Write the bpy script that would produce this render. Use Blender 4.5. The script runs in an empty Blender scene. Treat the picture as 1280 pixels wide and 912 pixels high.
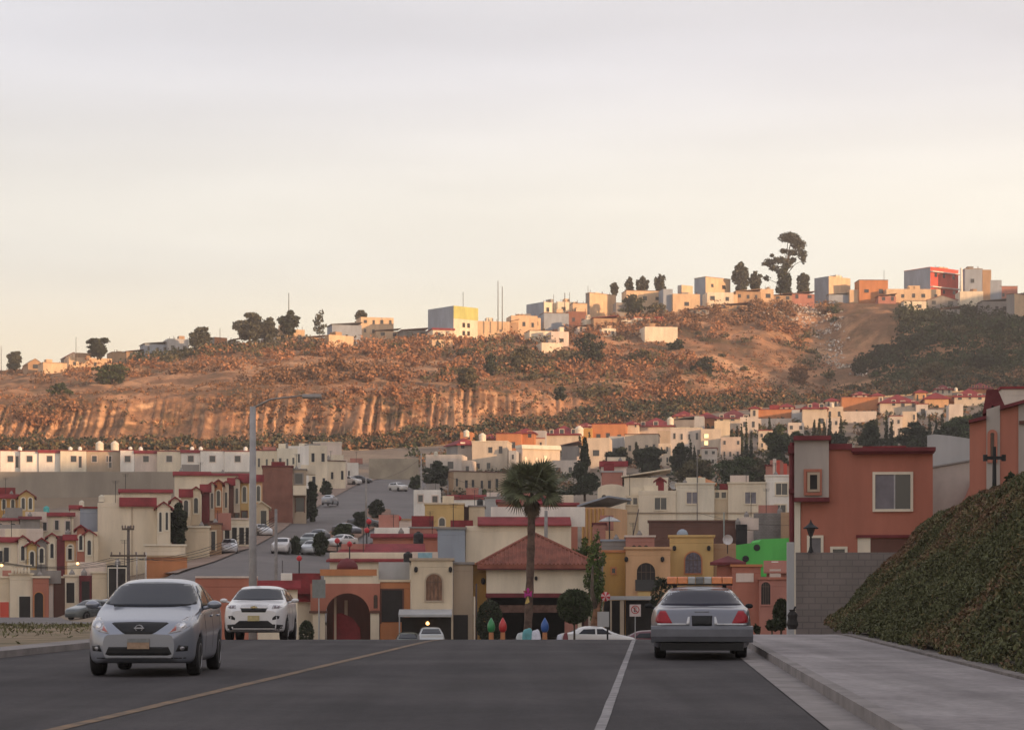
import bpy, bmesh, math, random
import numpy as np
from mathutils import Vector, Matrix
from mathutils.bvhtree import BVHTree
R = math.radians
scene = bpy.context.scene
COL = scene.collection

# ------------------------------------------------------------------ camera
F, CX, HY, EYE = 2800.0, 640.0, 734.0, 1.40
cam = bpy.data.cameras.new("camera")
camo = bpy.data.objects.new("camera", cam)
COL.objects.link(camo)
camo.location = (0, 0, EYE)
camo.rotation_euler = (R(90), 0, 0)
cam.sensor_width = 36
cam.lens = 36 * F / 1280
cam.shift_y = (HY - 456) / 1280
cam.clip_start = 0.5
cam.clip_end = 8000
scene.camera = camo

# ------------------------------------------------------------------ world: hazy late-afternoon sky
SUN = Vector((0.80, -0.60, 0.125)).normalized()
w = bpy.data.worlds.new("World")
scene.world = w
w.use_nodes = True
nt = w.node_tree
nt.nodes.clear()
def wn(t, **k):
    n = nt.nodes.new(t)
    for a, b in k.items(): setattr(n, a, b)
    return n
def wl(a, b): nt.links.new(a, b)
out = wn('ShaderNodeOutputWorld')
sky = wn('ShaderNodeTexSky', sky_type='NISHITA', sun_disc=False)
sky.sun_elevation = math.asin(SUN.z)
sky.sun_rotation = math.atan2(SUN.x, SUN.y)
sky.dust_density = 3.0
bg1 = wn('ShaderNodeBackground'); bg1.inputs[1].default_value = 0.10
wl(sky.outputs[0], bg1.inputs[0])
tc = wn('ShaderNodeTexCoord')
sep = wn('ShaderNodeSeparateXYZ'); wl(tc.outputs['Generated'], sep.inputs[0])
def ramp(stops, src, interp='EASE'):
    r = wn('ShaderNodeValToRGB'); r.color_ramp.interpolation = interp
    e = r.color_ramp.elements
    while len(e) < len(stops): e.new(0.5)
    for i, (p, c) in enumerate(stops):
        e[i].position = p; e[i].color = (*c, 1)
    wl(src, r.inputs[0]); return r
rl = ramp([(0.0, (.80, .66, .50)), (.09, (.87, .76, .58)), (.15, (.79, .765, .70)), (.24, (.675, .675, .715)), (.60, (.55, .545, .59)), (1, (.52, .53, .60))], sep.outputs[2])
rr = ramp([(0.0, (1.2, 1.04, .74)), (.10, (1.12, 1.03, .77)), (.15, (.97, .915, .80)), (.24, (.73, .71, .73)), (.60, (.64, .615, .63)), (1, (.54, .545, .60))], sep.outputs[2])
mr = wn('ShaderNodeMapRange', interpolation_type='SMOOTHSTEP')
mr.inputs[1].default_value = -.30; mr.inputs[2].default_value = .30
wl(sep.outputs[0], mr.inputs[0])
mx = wn('ShaderNodeMix', data_type='RGBA'); wl(mr.outputs[0], mx.inputs[0]); wl(rl.outputs[0], mx.inputs[6]); wl(rr.outputs[0], mx.inputs[7])
mp = wn('ShaderNodeMapping'); mp.inputs['Scale'].default_value = (2.2, 2.2, 15); mp.inputs['Rotation'].default_value = (0, R(10), 0)
wl(tc.outputs['Generated'], mp.inputs[0])
nz = wn('ShaderNodeTexNoise'); nz.inputs['Scale'].default_value = 1.6; nz.inputs['Detail'].default_value = 5; nz.inputs['Roughness'].default_value = .5
wl(mp.outputs[0], nz.inputs['Vector'])
m2 = wn('ShaderNodeMapRange'); m2.inputs[1].default_value = .3; m2.inputs[2].default_value = .7; m2.inputs[3].default_value = .92; m2.inputs[4].default_value = 1.06
wl(nz.outputs[0], m2.inputs[0])
mu = wn('ShaderNodeVectorMath', operation='SCALE'); wl(mx.outputs[2], mu.inputs[0]); wl(m2.outputs[0], mu.inputs['Scale'])
bg2 = wn('ShaderNodeBackground'); wl(mu.outputs[0], bg2.inputs[0])
ms = wn('ShaderNodeMixShader'); bg2.inputs[1].default_value = 1.01; ms.inputs[0].default_value = .93
wl(bg1.outputs[0], ms.inputs[1]); wl(bg2.outputs[0], ms.inputs[2]); wl(ms.outputs[0], out.inputs[0])

# ------------------------------------------------------------------ sun and exposure
sl = bpy.data.lights.new("sun", 'SUN'); sl.energy = 5.0; sl.angle = R(0.6); sl.color = (1.0, .59, .30)
so = bpy.data.objects.new("sun", sl); COL.objects.link(so)
so.rotation_euler = (-SUN).to_track_quat('-Z', 'Y').to_euler()
scene.view_settings.view_transform = 'Standard'
scene.view_settings.look = 'None'
scene.view_settings.exposure = 0.34
scene.view_settings.gamma = 1.0
scene.view_settings.use_curve_mapping = False
scene.render.engine = 'CYCLES'
scene.cycles.max_bounces = 5
scene.cycles.volume_bounces = 0

# ------------------------------------------------------------------ helpers
rng = np.random.default_rng(7)
rnd = random.Random(11)
def P(px, py, Y): return Vector(((px - CX) * Y / F, Y, EYE + (HY - py) * Y / F))
def PZ(px, Y, z): return Vector(((px - CX) * Y / F, Y, z))
def zpy(Y, z): return HY - (z - EYE) * F / Y

def tag(o, label=None, cat=None, group=None, kind=None):
    if label: o['label'] = label
    if cat: o['category'] = cat
    if group: o['group'] = group
    if kind: o['kind'] = kind
    return o
def empty(name, loc, rz=0, label=None, cat=None, group=None):
    o = bpy.data.objects.new(name, None); COL.objects.link(o)
    o.location = loc; o.rotation_euler = (0, 0, rz)
    return tag(o, label, cat, group)
def copy_tree(o, parent=None):
    c = o.copy(); COL.objects.link(c)
    if parent: c.parent = parent
    for ch in list(o.children): copy_tree(ch, c)
    return c

# materials -------------------------------------------------------
_m = {}
def mat(name, col, rough=.85, var=.12, scale=1.5, metal=0.0, bump=0.0, streak=False, coat=0.0, spec=.3, island=0.0, emit=None, col2=None, trans=0.0, bscale=None):
    key = (name, tuple(col))
    if key in _m: return _m[key]
    m = bpy.data.materials.new(name); m.use_nodes = True; _m[key] = m
    n = m.node_tree; L = n.links; b = n.nodes['Principled BSDF']
    b.inputs['Roughness'].default_value = rough
    b.inputs['Metallic'].default_value = metal
    b.inputs['Specular IOR Level'].default_value = spec
    if coat: b.inputs['Coat Weight'].default_value = coat; b.inputs['Coat Roughness'].default_value = .06
    if trans: b.inputs['Transmission Weight'].default_value = trans
    if emit: b.inputs['Emission Color'].default_value = (*emit[0], 1); b.inputs['Emission Strength'].default_value = emit[1]
    b.inputs['Base Color'].default_value = (*col, 1)
    if var or col2:
        t = n.nodes.new('ShaderNodeTexCoord')
        src = t.outputs['Object']
        if streak:
            mpn = n.nodes.new('ShaderNodeMapping'); mpn.inputs['Scale'].default_value = (1, 1, .25); L.new(src, mpn.inputs[0]); src = mpn.outputs[0]
        no = n.nodes.new('ShaderNodeTexNoise'); no.inputs['Scale'].default_value = scale; no.inputs['Detail'].default_value = 6; no.inputs['Roughness'].default_value = .62
        L.new(src, no.inputs['Vector'])
        cr = n.nodes.new('ShaderNodeValToRGB'); e = cr.color_ramp.elements
        c2 = col2 if col2 else tuple(min(1, c * (1 + var)) for c in col)
        c1 = col if col2 else tuple(c * (1 - var * 1.3) for c in col)
        e[0].position = .36; e[0].color = (*c1, 1); e[1].position = .64; e[1].color = (*c2, 1)
        L.new(no.outputs[0], cr.inputs[0]); o = cr.outputs[0]
        if island:
            g = n.nodes.new('ShaderNodeNewGeometry'); mr_ = n.nodes.new('ShaderNodeMapRange')
            mr_.inputs[3].default_value = 1 - island; mr_.inputs[4].default_value = 1 + island
            L.new(g.outputs['Random Per Island'], mr_.inputs[0])
            hs = n.nodes.new('ShaderNodeVectorMath'); hs.operation = 'SCALE'
            L.new(o, hs.inputs[0]); L.new(mr_.outputs[0], hs.inputs['Scale']); o = hs.outputs[0]
        L.new(o, b.inputs['Base Color'])
        if bump:
            n2 = n.nodes.new('ShaderNodeTexNoise'); n2.inputs['Scale'].default_value = bscale or scale * 12; n2.inputs['Detail'].default_value = 4
            L.new(t.outputs['Object'], n2.inputs['Vector'])
            bp = n.nodes.new('ShaderNodeBump'); bp.inputs['Strength'].default_value = bump; bp.inputs['Distance'].default_value = .05
            L.new(n2.outputs[0], bp.inputs['Height']); L.new(bp.outputs[0], b.inputs['Normal'])
    return m

def brick_mat(name, c1, c2, mortar, scale, var=.2):
    key = (name, tuple(c1))
    if key in _m: return _m[key]
    m = bpy.data.materials.new(name); m.use_nodes = True; _m[key] = m
    n = m.node_tree; L = n.links; b = n.nodes['Principled BSDF']; b.inputs['Roughness'].default_value = .95
    b.inputs['Specular IOR Level'].default_value = .15
    t = n.nodes.new('ShaderNodeTexCoord'); sp = n.nodes.new('ShaderNodeSeparateXYZ'); cb = n.nodes.new('ShaderNodeCombineXYZ')
    ad = n.nodes.new('ShaderNodeMath'); ad.operation = 'ADD'
    L.new(t.outputs['Object'], sp.inputs[0]); L.new(sp.outputs[0], ad.inputs[0]); L.new(sp.outputs[1], ad.inputs[1])
    L.new(ad.outputs[0], cb.inputs[0]); L.new(sp.outputs[2], cb.inputs[1])
    br = n.nodes.new('ShaderNodeTexBrick'); br.inputs['Scale'].default_value = scale
    br.inputs['Color1'].default_value = (*c1, 1); br.inputs['Color2'].default_value = (*c2, 1); br.inputs['Mortar'].default_value = (*mortar, 1)
    br.inputs['Mortar Size'].default_value = .02; br.inputs['Brick Width'].default_value = .5; br.inputs['Row Height'].default_value = .25
    L.new(cb.outputs[0], br.inputs['Vector'])
    no = n.nodes.new('ShaderNodeTexNoise'); no.inputs['Scale'].default_value = .8; no.inputs['Detail'].default_value = 6
    L.new(t.outputs['Object'], no.inputs['Vector'])
    mr_ = n.nodes.new('ShaderNodeMapRange'); mr_.inputs[1].default_value = .3; mr_.inputs[2].default_value = .7; mr_.inputs[3].default_value = 1 - var; mr_.inputs[4].default_value = 1 + var
    L.new(no.outputs[0], mr_.inputs[0])
    vm = n.nodes.new('ShaderNodeVectorMath'); vm.operation = 'SCALE'
    L.new(br.outputs[0], vm.inputs[0]); L.new(mr_.outputs[0], vm.inputs['Scale']); L.new(vm.outputs[0], b.inputs['Base Color'])
    return m

# palette (real-world base colours)
C = dict(
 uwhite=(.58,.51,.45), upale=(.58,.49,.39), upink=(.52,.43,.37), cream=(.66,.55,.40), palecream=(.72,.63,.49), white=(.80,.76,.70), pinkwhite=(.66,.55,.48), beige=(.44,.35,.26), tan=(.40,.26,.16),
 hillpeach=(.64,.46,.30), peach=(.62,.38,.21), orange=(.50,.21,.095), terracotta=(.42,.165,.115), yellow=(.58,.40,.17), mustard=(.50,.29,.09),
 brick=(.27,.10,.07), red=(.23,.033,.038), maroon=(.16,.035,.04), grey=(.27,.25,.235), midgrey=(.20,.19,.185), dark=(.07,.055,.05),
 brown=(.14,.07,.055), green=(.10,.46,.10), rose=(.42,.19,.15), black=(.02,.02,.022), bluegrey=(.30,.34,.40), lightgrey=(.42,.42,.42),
 blue=(.10,.28,.48), coral=(.60,.10,.07), pale=(.70,.64,.52), sand=(.46,.33,.21), lime=(.50,.50,.18), stripe=(.6,.33,.12), teal=(.1,.42,.42))
def paint(k):
    if k == 'brick': return brick_mat('brick', C['brick'], (.22,.085,.06), (.25,.2,.17), 3.2)
    if k in ('red', 'maroon'): return mat('tile_' + k, C[k], .8, .22, .8, bump=.35, bscale=5)
    return mat('stucco_' + k, C[k], .9, .11, .6, streak=True, bump=.12, bscale=18)
def glass(): return mat('window_glass', (.035,.04,.05), .12, 0, spec=.6)
def dull(c, name='painted_metal'): return mat(name, c, .55, .08, 3)

# mesh builder ----------------------------------------------------
class MB:
    def __init__(s): s.v = []; s.f = []; s.m = []
    def add(s, vs, fs, m=0):
        o = len(s.v); s.v += [tuple(v) for v in vs]
        s.f += [tuple(i + o for i in f) for f in fs]; s.m += [m] * len(fs); return s
    def box(s, x0, x1, y0, y1, z0, z1, m=0):
        return s.add([(x0,y0,z0),(x1,y0,z0),(x1,y1,z0),(x0,y1,z0),(x0,y0,z1),(x1,y0,z1),(x1,y1,z1),(x0,y1,z1)],
                     [(0,3,2,1),(4,5,6,7),(0,1,5,4),(1,2,6,5),(2,3,7,6),(3,0,4,7)], m)
    def prism(s, pts, y0, y1, m=0):          # pts in (x, z), extruded along y
        n = len(pts)
        v = [(p[0], y0, p[1]) for p in pts] + [(p[0], y1, p[1]) for p in pts]
        return s.add(v, [tuple(range(n)), tuple(range(2*n-1, n-1, -1))] + [(i, i+n, (i+1) % n + n, (i+1) % n) for i in range(n)], m)
    def prismx(s, pts, x0, x1, m=0):         # pts in (y, z), extruded along x
        n = len(pts)
        v = [(x0, p[0], p[1]) for p in pts] + [(x1, p[0], p[1]) for p in pts]
        return s.add(v, [tuple(range(n-1, -1, -1)), tuple(range(n, 2*n))] + [((i+1) % n, (i+1) % n + n, i+n, i) for i in range(n)], m)
    def tube(s, pts, rad, n=8, m=0, cap=True):
        pts = [Vector(p) for p in pts]
        if not hasattr(rad, '__len__'): rad = [rad] * len(pts)
        vs = []; fs = []
        for i, p in enumerate(pts):
            d = (pts[min(i+1, len(pts)-1)] - pts[max(i-1, 0)]).normalized()
            a = d.orthogonal().normalized() if abs(d.z) < .9 else Vector((1, 0, 0)).cross(d).normalized().cross(d).normalized()
            b = d.cross(a)
            for k in range(n):
                t = 2 * math.pi * k / n
                vs.append(p + (a * math.cos(t) + b * math.sin(t)) * rad[i])
        for i in range(len(pts) - 1):
            for k in range(n):
                fs.append((i*n+k, i*n+(k+1) % n, (i+1)*n+(k+1) % n, (i+1)*n+k))
        if cap: fs += [tuple(range(n-1, -1, -1)), tuple(range((len(pts)-1)*n, len(pts)*n))]
        return s.add(vs, fs, m)
    def lathe(s, c, prof, n=16, m=0, axis='z'):   # prof: (r, h)
        vs = []; fs = []
        for r, h in prof:
            for k in range(n):
                t = 2 * math.pi * k / n; a, b = r * math.cos(t), r * math.sin(t)
                vs.append((c[0]+a, c[1]+b, c[2]+h) if axis == 'z' else ((c[0]+h, c[1]+a, c[2]+b) if axis == 'x' else (c[0]+a, c[1]+h, c[2]-b)))
        for i in range(len(prof) - 1):
            for k in range(n):
                fs.append((i*n+k, i*n+(k+1) % n, (i+1)*n+(k+1) % n, (i+1)*n+k))
        fs += [tuple(range(n-1, -1, -1)), tuple(range((len(prof)-1)*n, len(prof)*n))]
        return s.add(vs, fs, m)
    def build(s, name, mats, parent=None, smooth=False, bevel=0):
        me = bpy.data.meshes.new(name)
        me.from_pydata(s.v, [], s.f)
        if not isinstance(mats, (list, tuple)): mats = [mats]
        for q in mats: me.materials.append(q)
        if len(mats) > 1: me.polygons.foreach_set('material_index', s.m)
        if smooth: me.polygons.foreach_set('use_smooth', [True] * len(me.polygons))
        me.update()
        o = bpy.data.objects.new(name, me); COL.objects.link(o)
        if parent: o.parent = parent
        if bevel:
            b = o.modifiers.new('bevel', 'BEVEL'); b.width = bevel; b.segments = 2; b.limit_method = 'ANGLE'
        return o

def np_mesh(name, V, Q, mats, parent=None, smooth=False, midx=None):
    """V (n,3), Q (m,k) index array with k = 3 or 4"""
    me = bpy.data.meshes.new(name); k = Q.shape[1]
    me.vertices.add(len(V)); me.vertices.foreach_set('co', V.astype(np.float32).ravel())
    me.loops.add(Q.size); me.loops.foreach_set('vertex_index', Q.astype(np.int32).ravel())
    me.polygons.add(len(Q)); me.polygons.foreach_set('loop_start', np.arange(0, Q.size, k, dtype=np.int32))
    me.polygons.foreach_set('loop_total', np.full(len(Q), k, dtype=np.int32))
    if not isinstance(mats, (list, tuple)): mats = [mats]
    for q in mats: me.materials.append(q)
    if midx is not None: me.polygons.foreach_set('material_index', midx.astype(np.int32))
    me.polygons.foreach_set('use_smooth', np.full(len(Q), smooth))
    me.update(calc_edges=True)
    o = bpy.data.objects.new(name, me); COL.objects.link(o)
    if parent: o.parent = parent
    return o
def grid_quads(nu, nv):
    i = np.arange(nu - 1)[:, None] * nv + np.arange(nv - 1)[None, :]
    i = i.ravel(); return np.stack([i, i + nv, i + nv + 1, i + 1], 1)

def leaves(centers, size, g=rng, aspect=1.8, up=0.0):
    """random leaf quads at the given centres"""
    n = len(centers)
    a = g.normal(size=(n, 3)); a[:, 2] += up; a /= np.linalg.norm(a, axis=1)[:, None]
    b = g.normal(size=(n, 3)); b = np.cross(a, b); b /= np.linalg.norm(b, axis=1)[:, None]
    s = (size * g.uniform(.6, 1.35, n))[:, None]
    a = a * s * aspect * .5; b = b * s * .5
    V = np.stack([centers - a, centers - b * 1.0, centers + a, centers + b * 1.0], 1).reshape(-1, 3)
    return V, np.arange(4 * n).reshape(-1, 4)
def blob_points(clumps, n, g=rng, shell=.45):
    """points spread through ellipsoid clumps (cx,cy,cz,rx,ry,rz)"""
    cl = np.array(clumps, float); vol = (cl[:, 3] * cl[:, 4] * cl[:, 5]) ** (2/3); pr = vol / vol.sum()
    k = g.choice(len(cl), n, p=pr)
    d = g.normal(size=(n, 3)); d /= np.linalg.norm(d, axis=1)[:, None]
    r = g.uniform(shell, 1.0, n) ** .6 * g.uniform(.86, 1.12, n)
    return cl[k, :3] + d * cl[k, 3:] * r[:, None]
def vnoise(x, y, seed=0):
    """cheap smooth value noise, arrays in, -1..1 out"""
    xi = np.floor(x).astype(np.int64); yi = np.floor(y).astype(np.int64); xf = x - xi; yf = y - yi
    def h(a, b):
        q = (a * 374761393 + b * 668265263 + seed * 974711) & 0x7fffffff
        q = ((q ^ (q >> 13)) * 1274126177) & 0x7fffffff
        return ((q ^ (q >> 16)) & 0xffff) / 32767.5 - 1
    u = xf * xf * (3 - 2 * xf); v = yf * yf * (3 - 2 * yf)
    return (h(xi, yi) * (1-u) + h(xi+1, yi) * u) * (1-v) + (h(xi, yi+1) * (1-u) + h(xi+1, yi+1) * u) * v
def fbm(x, y, o=4, seed=0):
    s = 0; a = 1; t = 0
    for k in range(o):
        s = s + a * vnoise(x * 2**k, y * 2**k, seed + k); t += a; a *= .5
    return s / t
# ------------------------------------------------------------------ terrain as lines of sight: (distance, picture row) knots per bearing
def road_z(Y):
    Y = np.asarray(Y, float)
    k = .00164; Yc = 57 + .036 / (2 * k)
    z = np.where(Y < 57, 0, np.where(Y < Yc, -k * (Y - 57) ** 2, -k * (Yc - 57) ** 2 - .036 * (Y - Yc)))
    return np.maximum(z, -2.45)
def zk(*a): return [(Y, zpy(Y, z)) for Y, z in a]
GC = [
 (-4500, zk((4,-.4),(62,-.3),(100,-.6),(150,-1.2),(195,-1.2),(235,0),(275,5),(330,11),(440,17),(452,24),(515,33))),
 (-300, zk((4,-.4),(62,-.2),(100,-.5),(150,-1.05),(195,-1.3)) + [(235,738),(275,692),(330,655),(440,634),(452,588),(515,562)]),
 (60, zk((4,-.4),(62,-.2),(100,-.5),(150,-1.05),(195,-1.3)) + [(235,738),(275,692),(330,655),(440,634),(452,588),(515,562)]),
 (150, zk((4,-.4),(62,-.25),(100,-.7),(150,-1.1)) + [(190,738),(206,721),(260,690),(320,655),(440,632),(452,588),(515,562)]),
 (230, zk((4,-.4),(62,-.4),(100,-1.4),(145,-1.9)) + [(180,722),(206,706),(250,680),(320,650),(438,628),(452,588),(515,562)]),
 (300, zk((4,-.4),(62,-.4),(100,-1.7),(150,-2.2)) + [(182,720),(215,692),(260,668),(320,640),(400,606),(455,590),(515,562)]),
 (450, zk((4,-.4),(62,-.4),(100,-1.7),(150,-2.7)) + [(200,715),(235,690),(280,662),(340,630),(400,607),(455,598),(525,562)]),
 (600, zk((4,-.4),(62,-.4),(100,-1.7),(150,-2.7)) + [(200,724),(235,697),(280,668),(340,640),(400,612),(465,590),(540,553)]),
 (750, zk((4,-.4),(62,-.4),(100,-1.7),(150,-2.7)) + [(200,724),(235,700),(280,668),(340,640),(400,612),(480,582),(570,535)]),
 (900, zk((4,-.4),(62,-.4),(100,-1.7),(150,-2.7)) + [(200,724),(240,698),(290,668),(350,638),(410,605),(490,565),(590,515)]),
 (1050, zk((4,-.4),(62,-.3),(100,-.6),(150,-1.5)) + [(200,712),(250,680),(300,650),(360,618),(420,590),(500,553),(612,500)]),
 (1280, zk((4,-.4),(66,-.3),(76,3.4),(150,4)) + [(200,690),(250,660),(300,635),(360,605),(420,578),(500,542),(620,484)]),
 (1700, zk((4,-.4),(66,0),(76,4),(150,6)) + [(200,680),(250,650),(300,620),(360,590),(420,560),(500,525),(620,470)]),
 (6000, zk((4,-.4),(20,0),(76,8),(150,16),(200,20),(250,24),(300,28),(360,34),(420,40),(500,46),(620,60))),
]
HC = [
 (-4500, [(515,562),(540,545),(556,510),(600,488),(690,470),(730,462)]),
 (-300, [(515,562),(540,550),(556,510),(600,490),(690,470),(730,464)]),
 (0, [(515,562),(540,552),(556,505),(600,488),(690,470),(730,462)]),
 (150, [(515,562),(540,553),(558,500),(600,480),(690,459),(730,452)]),
 (300, [(515,562),(540,556),(560,492),(600,470),(690,441),(730,434)]),
 (450, [(525,562),(545,552),(567,488),(610,463),(690,430),(730,424)]),
 (600, [(540,553),(560,541),(582,488),(620,464),(690,432),(735,422)]),
 (680, [(555,544),(580,530),(602,490),(640,465),(700,440),(745,418)]),
 (750, [(570,535),(600,515),(618,485),(655,460),(705,432),(755,400)]),
 (850, [(585,521),(615,508),(642,478),(675,455),(715,428),(765,388)]),
 (950, [(600,510),(635,497),(670,475),(705,445),(745,405),(785,376)]),
 (1025, [(610,503),(660,492),(700,472),(745,435),(775,398),(805,378)]),
 (1060, [(612,499),(655,485),(700,462),(730,444),(752,398),(800,377)]),
 (1110, [(615,494),(650,478),(690,455),(715,440),(735,392),(795,378)]),
 (1160, [(617,490),(645,472),(675,448),(705,420),(735,394),(795,380)]),
 (1280, [(620,484),(642,462),(670,440),(698,415),(728,402),(795,386)]),
 (1700, [(620,470),(650,440),(670,420),(698,400),(728,385),(795,370)]),
 (6000, zk((620,60),(650,70),(670,75),(698,80),(728,88),(795,95))),
]
def knots(T, px):
    """interpolated (Y, py) knot arrays at an array of bearings"""
    xs = np.array([t[0] for t in T], float); K = np.array([t[1] for t in T], float)
    px = np.asarray(px, float)
    return np.stack([np.interp(px, xs, K[:, k, 0]) for k in range(K.shape[1])], -1), np.stack([np.interp(px, xs, K[:, k, 1]) for k in range(K.shape[1])], -1)
def surf_pt(T, px, t):
    Yk, pk = knots(T, px); n = Yk.shape[-1]
    t = np.clip(t, 0, n - 1 - 1e-6); i = np.floor(t).astype(int); f = t - i
    g = lambda A: np.take_along_axis(A, i[..., None], -1)[..., 0] * (1 - f) + np.take_along_axis(A, i[..., None] + 1, -1)[..., 0] * f
    # interpolate heights, not rows, so that the ground stays straight between knots
    Z = EYE + (HY - pk) * Yk / F
    Y = g(Yk); z = g(Z)
    return (np.asarray(px) - CX) * Y / F, Y, z
def ground_z(x, y):
    px = CX + x * F / y
    Yk, pk = knots(GC, np.array([px])); Z = EYE + (HY - pk) * Yk / F
    return float(np.interp(y, Yk[0], Z[0]))
def row_to_Y(T, px, py, lo=0):
    """distance at which the line of sight through the pixel meets the terrain"""
    Yk, pk = knots(T, np.array([px])); Yk = Yk[0][lo:]; Z = EYE + (HY - pk[0][lo:]) * Yk / F
    Ys = np.linspace(Yk[0], Yk[-1], 3000); zs = np.interp(Ys, Yk, Z); r = HY - (zs - EYE) * F / Ys
    j = np.argmax(r <= py)
    return float(Ys[j]) if (r <= py).any() else float(Ys[-1])
def G(px, py): # point on the valley floor under a pixel
    Y = row_to_Y(GC, px, py, 3); return P(px, py, Y)
def hillY(px, py): return row_to_Y(HC, px, py)

m_dirt = mat('dry_earth', (.17,.13,.10), .95, 0, .15, col2=(.26,.20,.145), bump=.4, bscale=2)
pxs = np.concatenate([np.linspace(-4500, -320, 40), np.arange(-300, 1702, 8), np.linspace(1720, 6000, 40)])
ts = np.linspace(0, 10, 181)
PX, TT = np.meshgrid(pxs, ts, indexing='ij')
x, y, z = surf_pt(GC, PX, TT)
z = z + .05 * fbm(x * .12, y * .12, 3, 5) - .08
o = np_mesh('ground', np.stack([x, y, z], -1).reshape(-1, 3), grid_quads(len(pxs), len(ts)), m_dirt, smooth=True)
tag(o, kind='structure')

# the hillside with its fluted cliffs
def hill_surface(PX, TT):
    x, y, z = surf_pt(HC, PX, TT)
    cl = np.clip(1 - np.abs(TT - 1.42 - .22 * vnoise(x * .025, x * 0, 17)) / .95, 0, 1) ** .7 * np.clip((790 - PX) / 120, 0, 1)      # cliff band
    u = x + 2.5 * fbm(x * .04 + 7, z * .02, 2, 9)
    rd = lambda f, q, e: (1 - np.abs(vnoise(u * f, z * q, e))) ** 2.2
    fl = .75 * rd(.09, .006, 3) + .75 * rd(.27, .008, 4) + .95 * rd(.52, .012, 8) + .40 * rd(1.05, .03, 10)
    fl = fl * (.65 + .45 * vnoise(x * .025, z * 0.03, 12)) + .35 * fbm(x * .12, z * .35, 4, 14)
    y = y + cl * (4.6 * (1.6 - fl))
    # gullies and spurs everywhere else
    gl = (1 - cl) * np.clip(TT * 1.4, 0, 1) * np.clip((5.15 - TT) * 1.5, 0, 1)
    z = z + gl * (3.0 * fbm(x * .022 + 3, y * .03, 3, 21) + 1.6 * np.abs(fbm(x * .09, y * .045, 3, 25)) - .6)
    c2 = np.clip(1 - np.abs(TT - 2.2 - .7 * vnoise(x * .03, x * 0, 31)) / .45, 0, 1) * np.clip((PX - 640) / 80, 0, 1) * np.clip((960 - PX) / 60, 0, 1)
    y = y + c2 * (5 * np.abs(vnoise(x * .12, z * .02, 33)) + 2 * np.abs(vnoise(x * .4, z * .02, 34)))
    z = z + .5 * fbm(x * .35, y * .35, 3, 40) * np.clip(TT, 0, 1)
    return x, y, z
pxs = np.concatenate([np.linspace(-4500, -80, 50), np.arange(-64, 1400, 1.8), np.linspace(1410, 6000, 50)])
ts = np.concatenate([np.linspace(0, 1, 16)[:-1], np.linspace(1, 2, 42)[:-1], np.linspace(2, 5, 90)])
PX, TT = np.meshgrid(pxs, ts, indexing='ij')
x, y, z = hill_surface(PX, TT)
# plateau and far side
bx = [x]; by = [y]; bz = [z]
for dy, dz in ((25, .5), (60, 0), (150, -12), (400, -45), (900, -70)):
    yy = y[:, -1:] + dy; bx.append(x[:, -1:] * yy / y[:, -1:]); by.append(yy); bz.append(z[:, -1:] + dz)
X = np.concatenate(bx, 1); Yh = np.concatenate(by, 1); Z = np.concatenate(bz, 1)
def hill_material():
    m = bpy.data.materials.new('hillside'); m.use_nodes = True
    n = m.node_tree; L = n.links; b = n.nodes['Principled BSDF']; b.inputs['Roughness'].default_value = .97; b.inputs['Specular IOR Level'].default_value = .1
    t = n.nodes.new('ShaderNodeTexCoord'); g = n.nodes.new('ShaderNodeNewGeometry'); sp = n.nodes.new('ShaderNodeSeparateXYZ')
    L.new(g.outputs['Normal'], sp.inputs[0])
    def noise(sc, det=5, s=(1, 1, 1)):
        mp_ = n.nodes.new('ShaderNodeMapping'); mp_.inputs['Scale'].default_value = s; L.new(t.outputs['Object'], mp_.inputs[0])
        q = n.nodes.new('ShaderNodeTexNoise'); q.inputs['Scale'].default_value = sc; q.inputs['Detail'].default_value = det; q.inputs['Roughness'].default_value = .65
        L.new(mp_.outputs[0], q.inputs['Vector']); return q.outputs[0]
    def rp(src, stops):
        r = n.nodes.new('ShaderNodeValToRGB'); e = r.color_ramp.elements
        while len(e) < len(stops): e.new(.5)
        for i, (p, c) in enumerate(stops): e[i].position = p; e[i].color = (*c, 1) if hasattr(c, '__len__') else (c, c, c, 1)
        L.new(src, r.inputs[0]); return r.outputs[0]
    def mix(f, a, c):
        q = n.nodes.new('ShaderNodeMix'); q.data_type = 'RGBA'; L.new(f, q.inputs[0]); L.new(a, q.inputs[6]); L.new(c, q.inputs[7]); return q.outputs[2]
    soil = rp(noise(.05, 9), [(.3, (.36,.175,.095)), (.5, (.54,.285,.155)), (.7, (.66,.40,.23))])
    cliff = rp(noise(.3, 9, (1, 1, .3)), [(.3, (.38,.20,.115)), (.5, (.63,.375,.215)), (.72, (.78,.53,.33))])
    brush = rp(noise(.09, 9), [(.3, (.12,.090,.045)), (.5, (.21,.12,.07)), (.7, (.31,.17,.10))])
    bf = rp(noise(.055, 9), [(.40, 0.0), (.54, 1.0)])
    slope = rp(sp.outputs[2], [(.35, 0.0), (.72, 1.0)])
    base = mix(bf, soil, brush)
    base = mix(slope, cliff, base)
    L.new(base, b.inputs['Base Color'])
    bp = n.nodes.new('ShaderNodeBump'); bp.inputs['Strength'].default_value = .9; bp.inputs['Distance'].default_value = .9
    L.new(noise(.9, 6), bp.inputs['Height']); L.new(bp.outputs[0], b.inputs['Normal'])
    return m
o = np_mesh('hill', np.stack([X, Yh, Z], -1).reshape(-1, 3), grid_quads(len(pxs), X.shape[1]), hill_material(), smooth=True)
tag(o, kind='structure')

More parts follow.
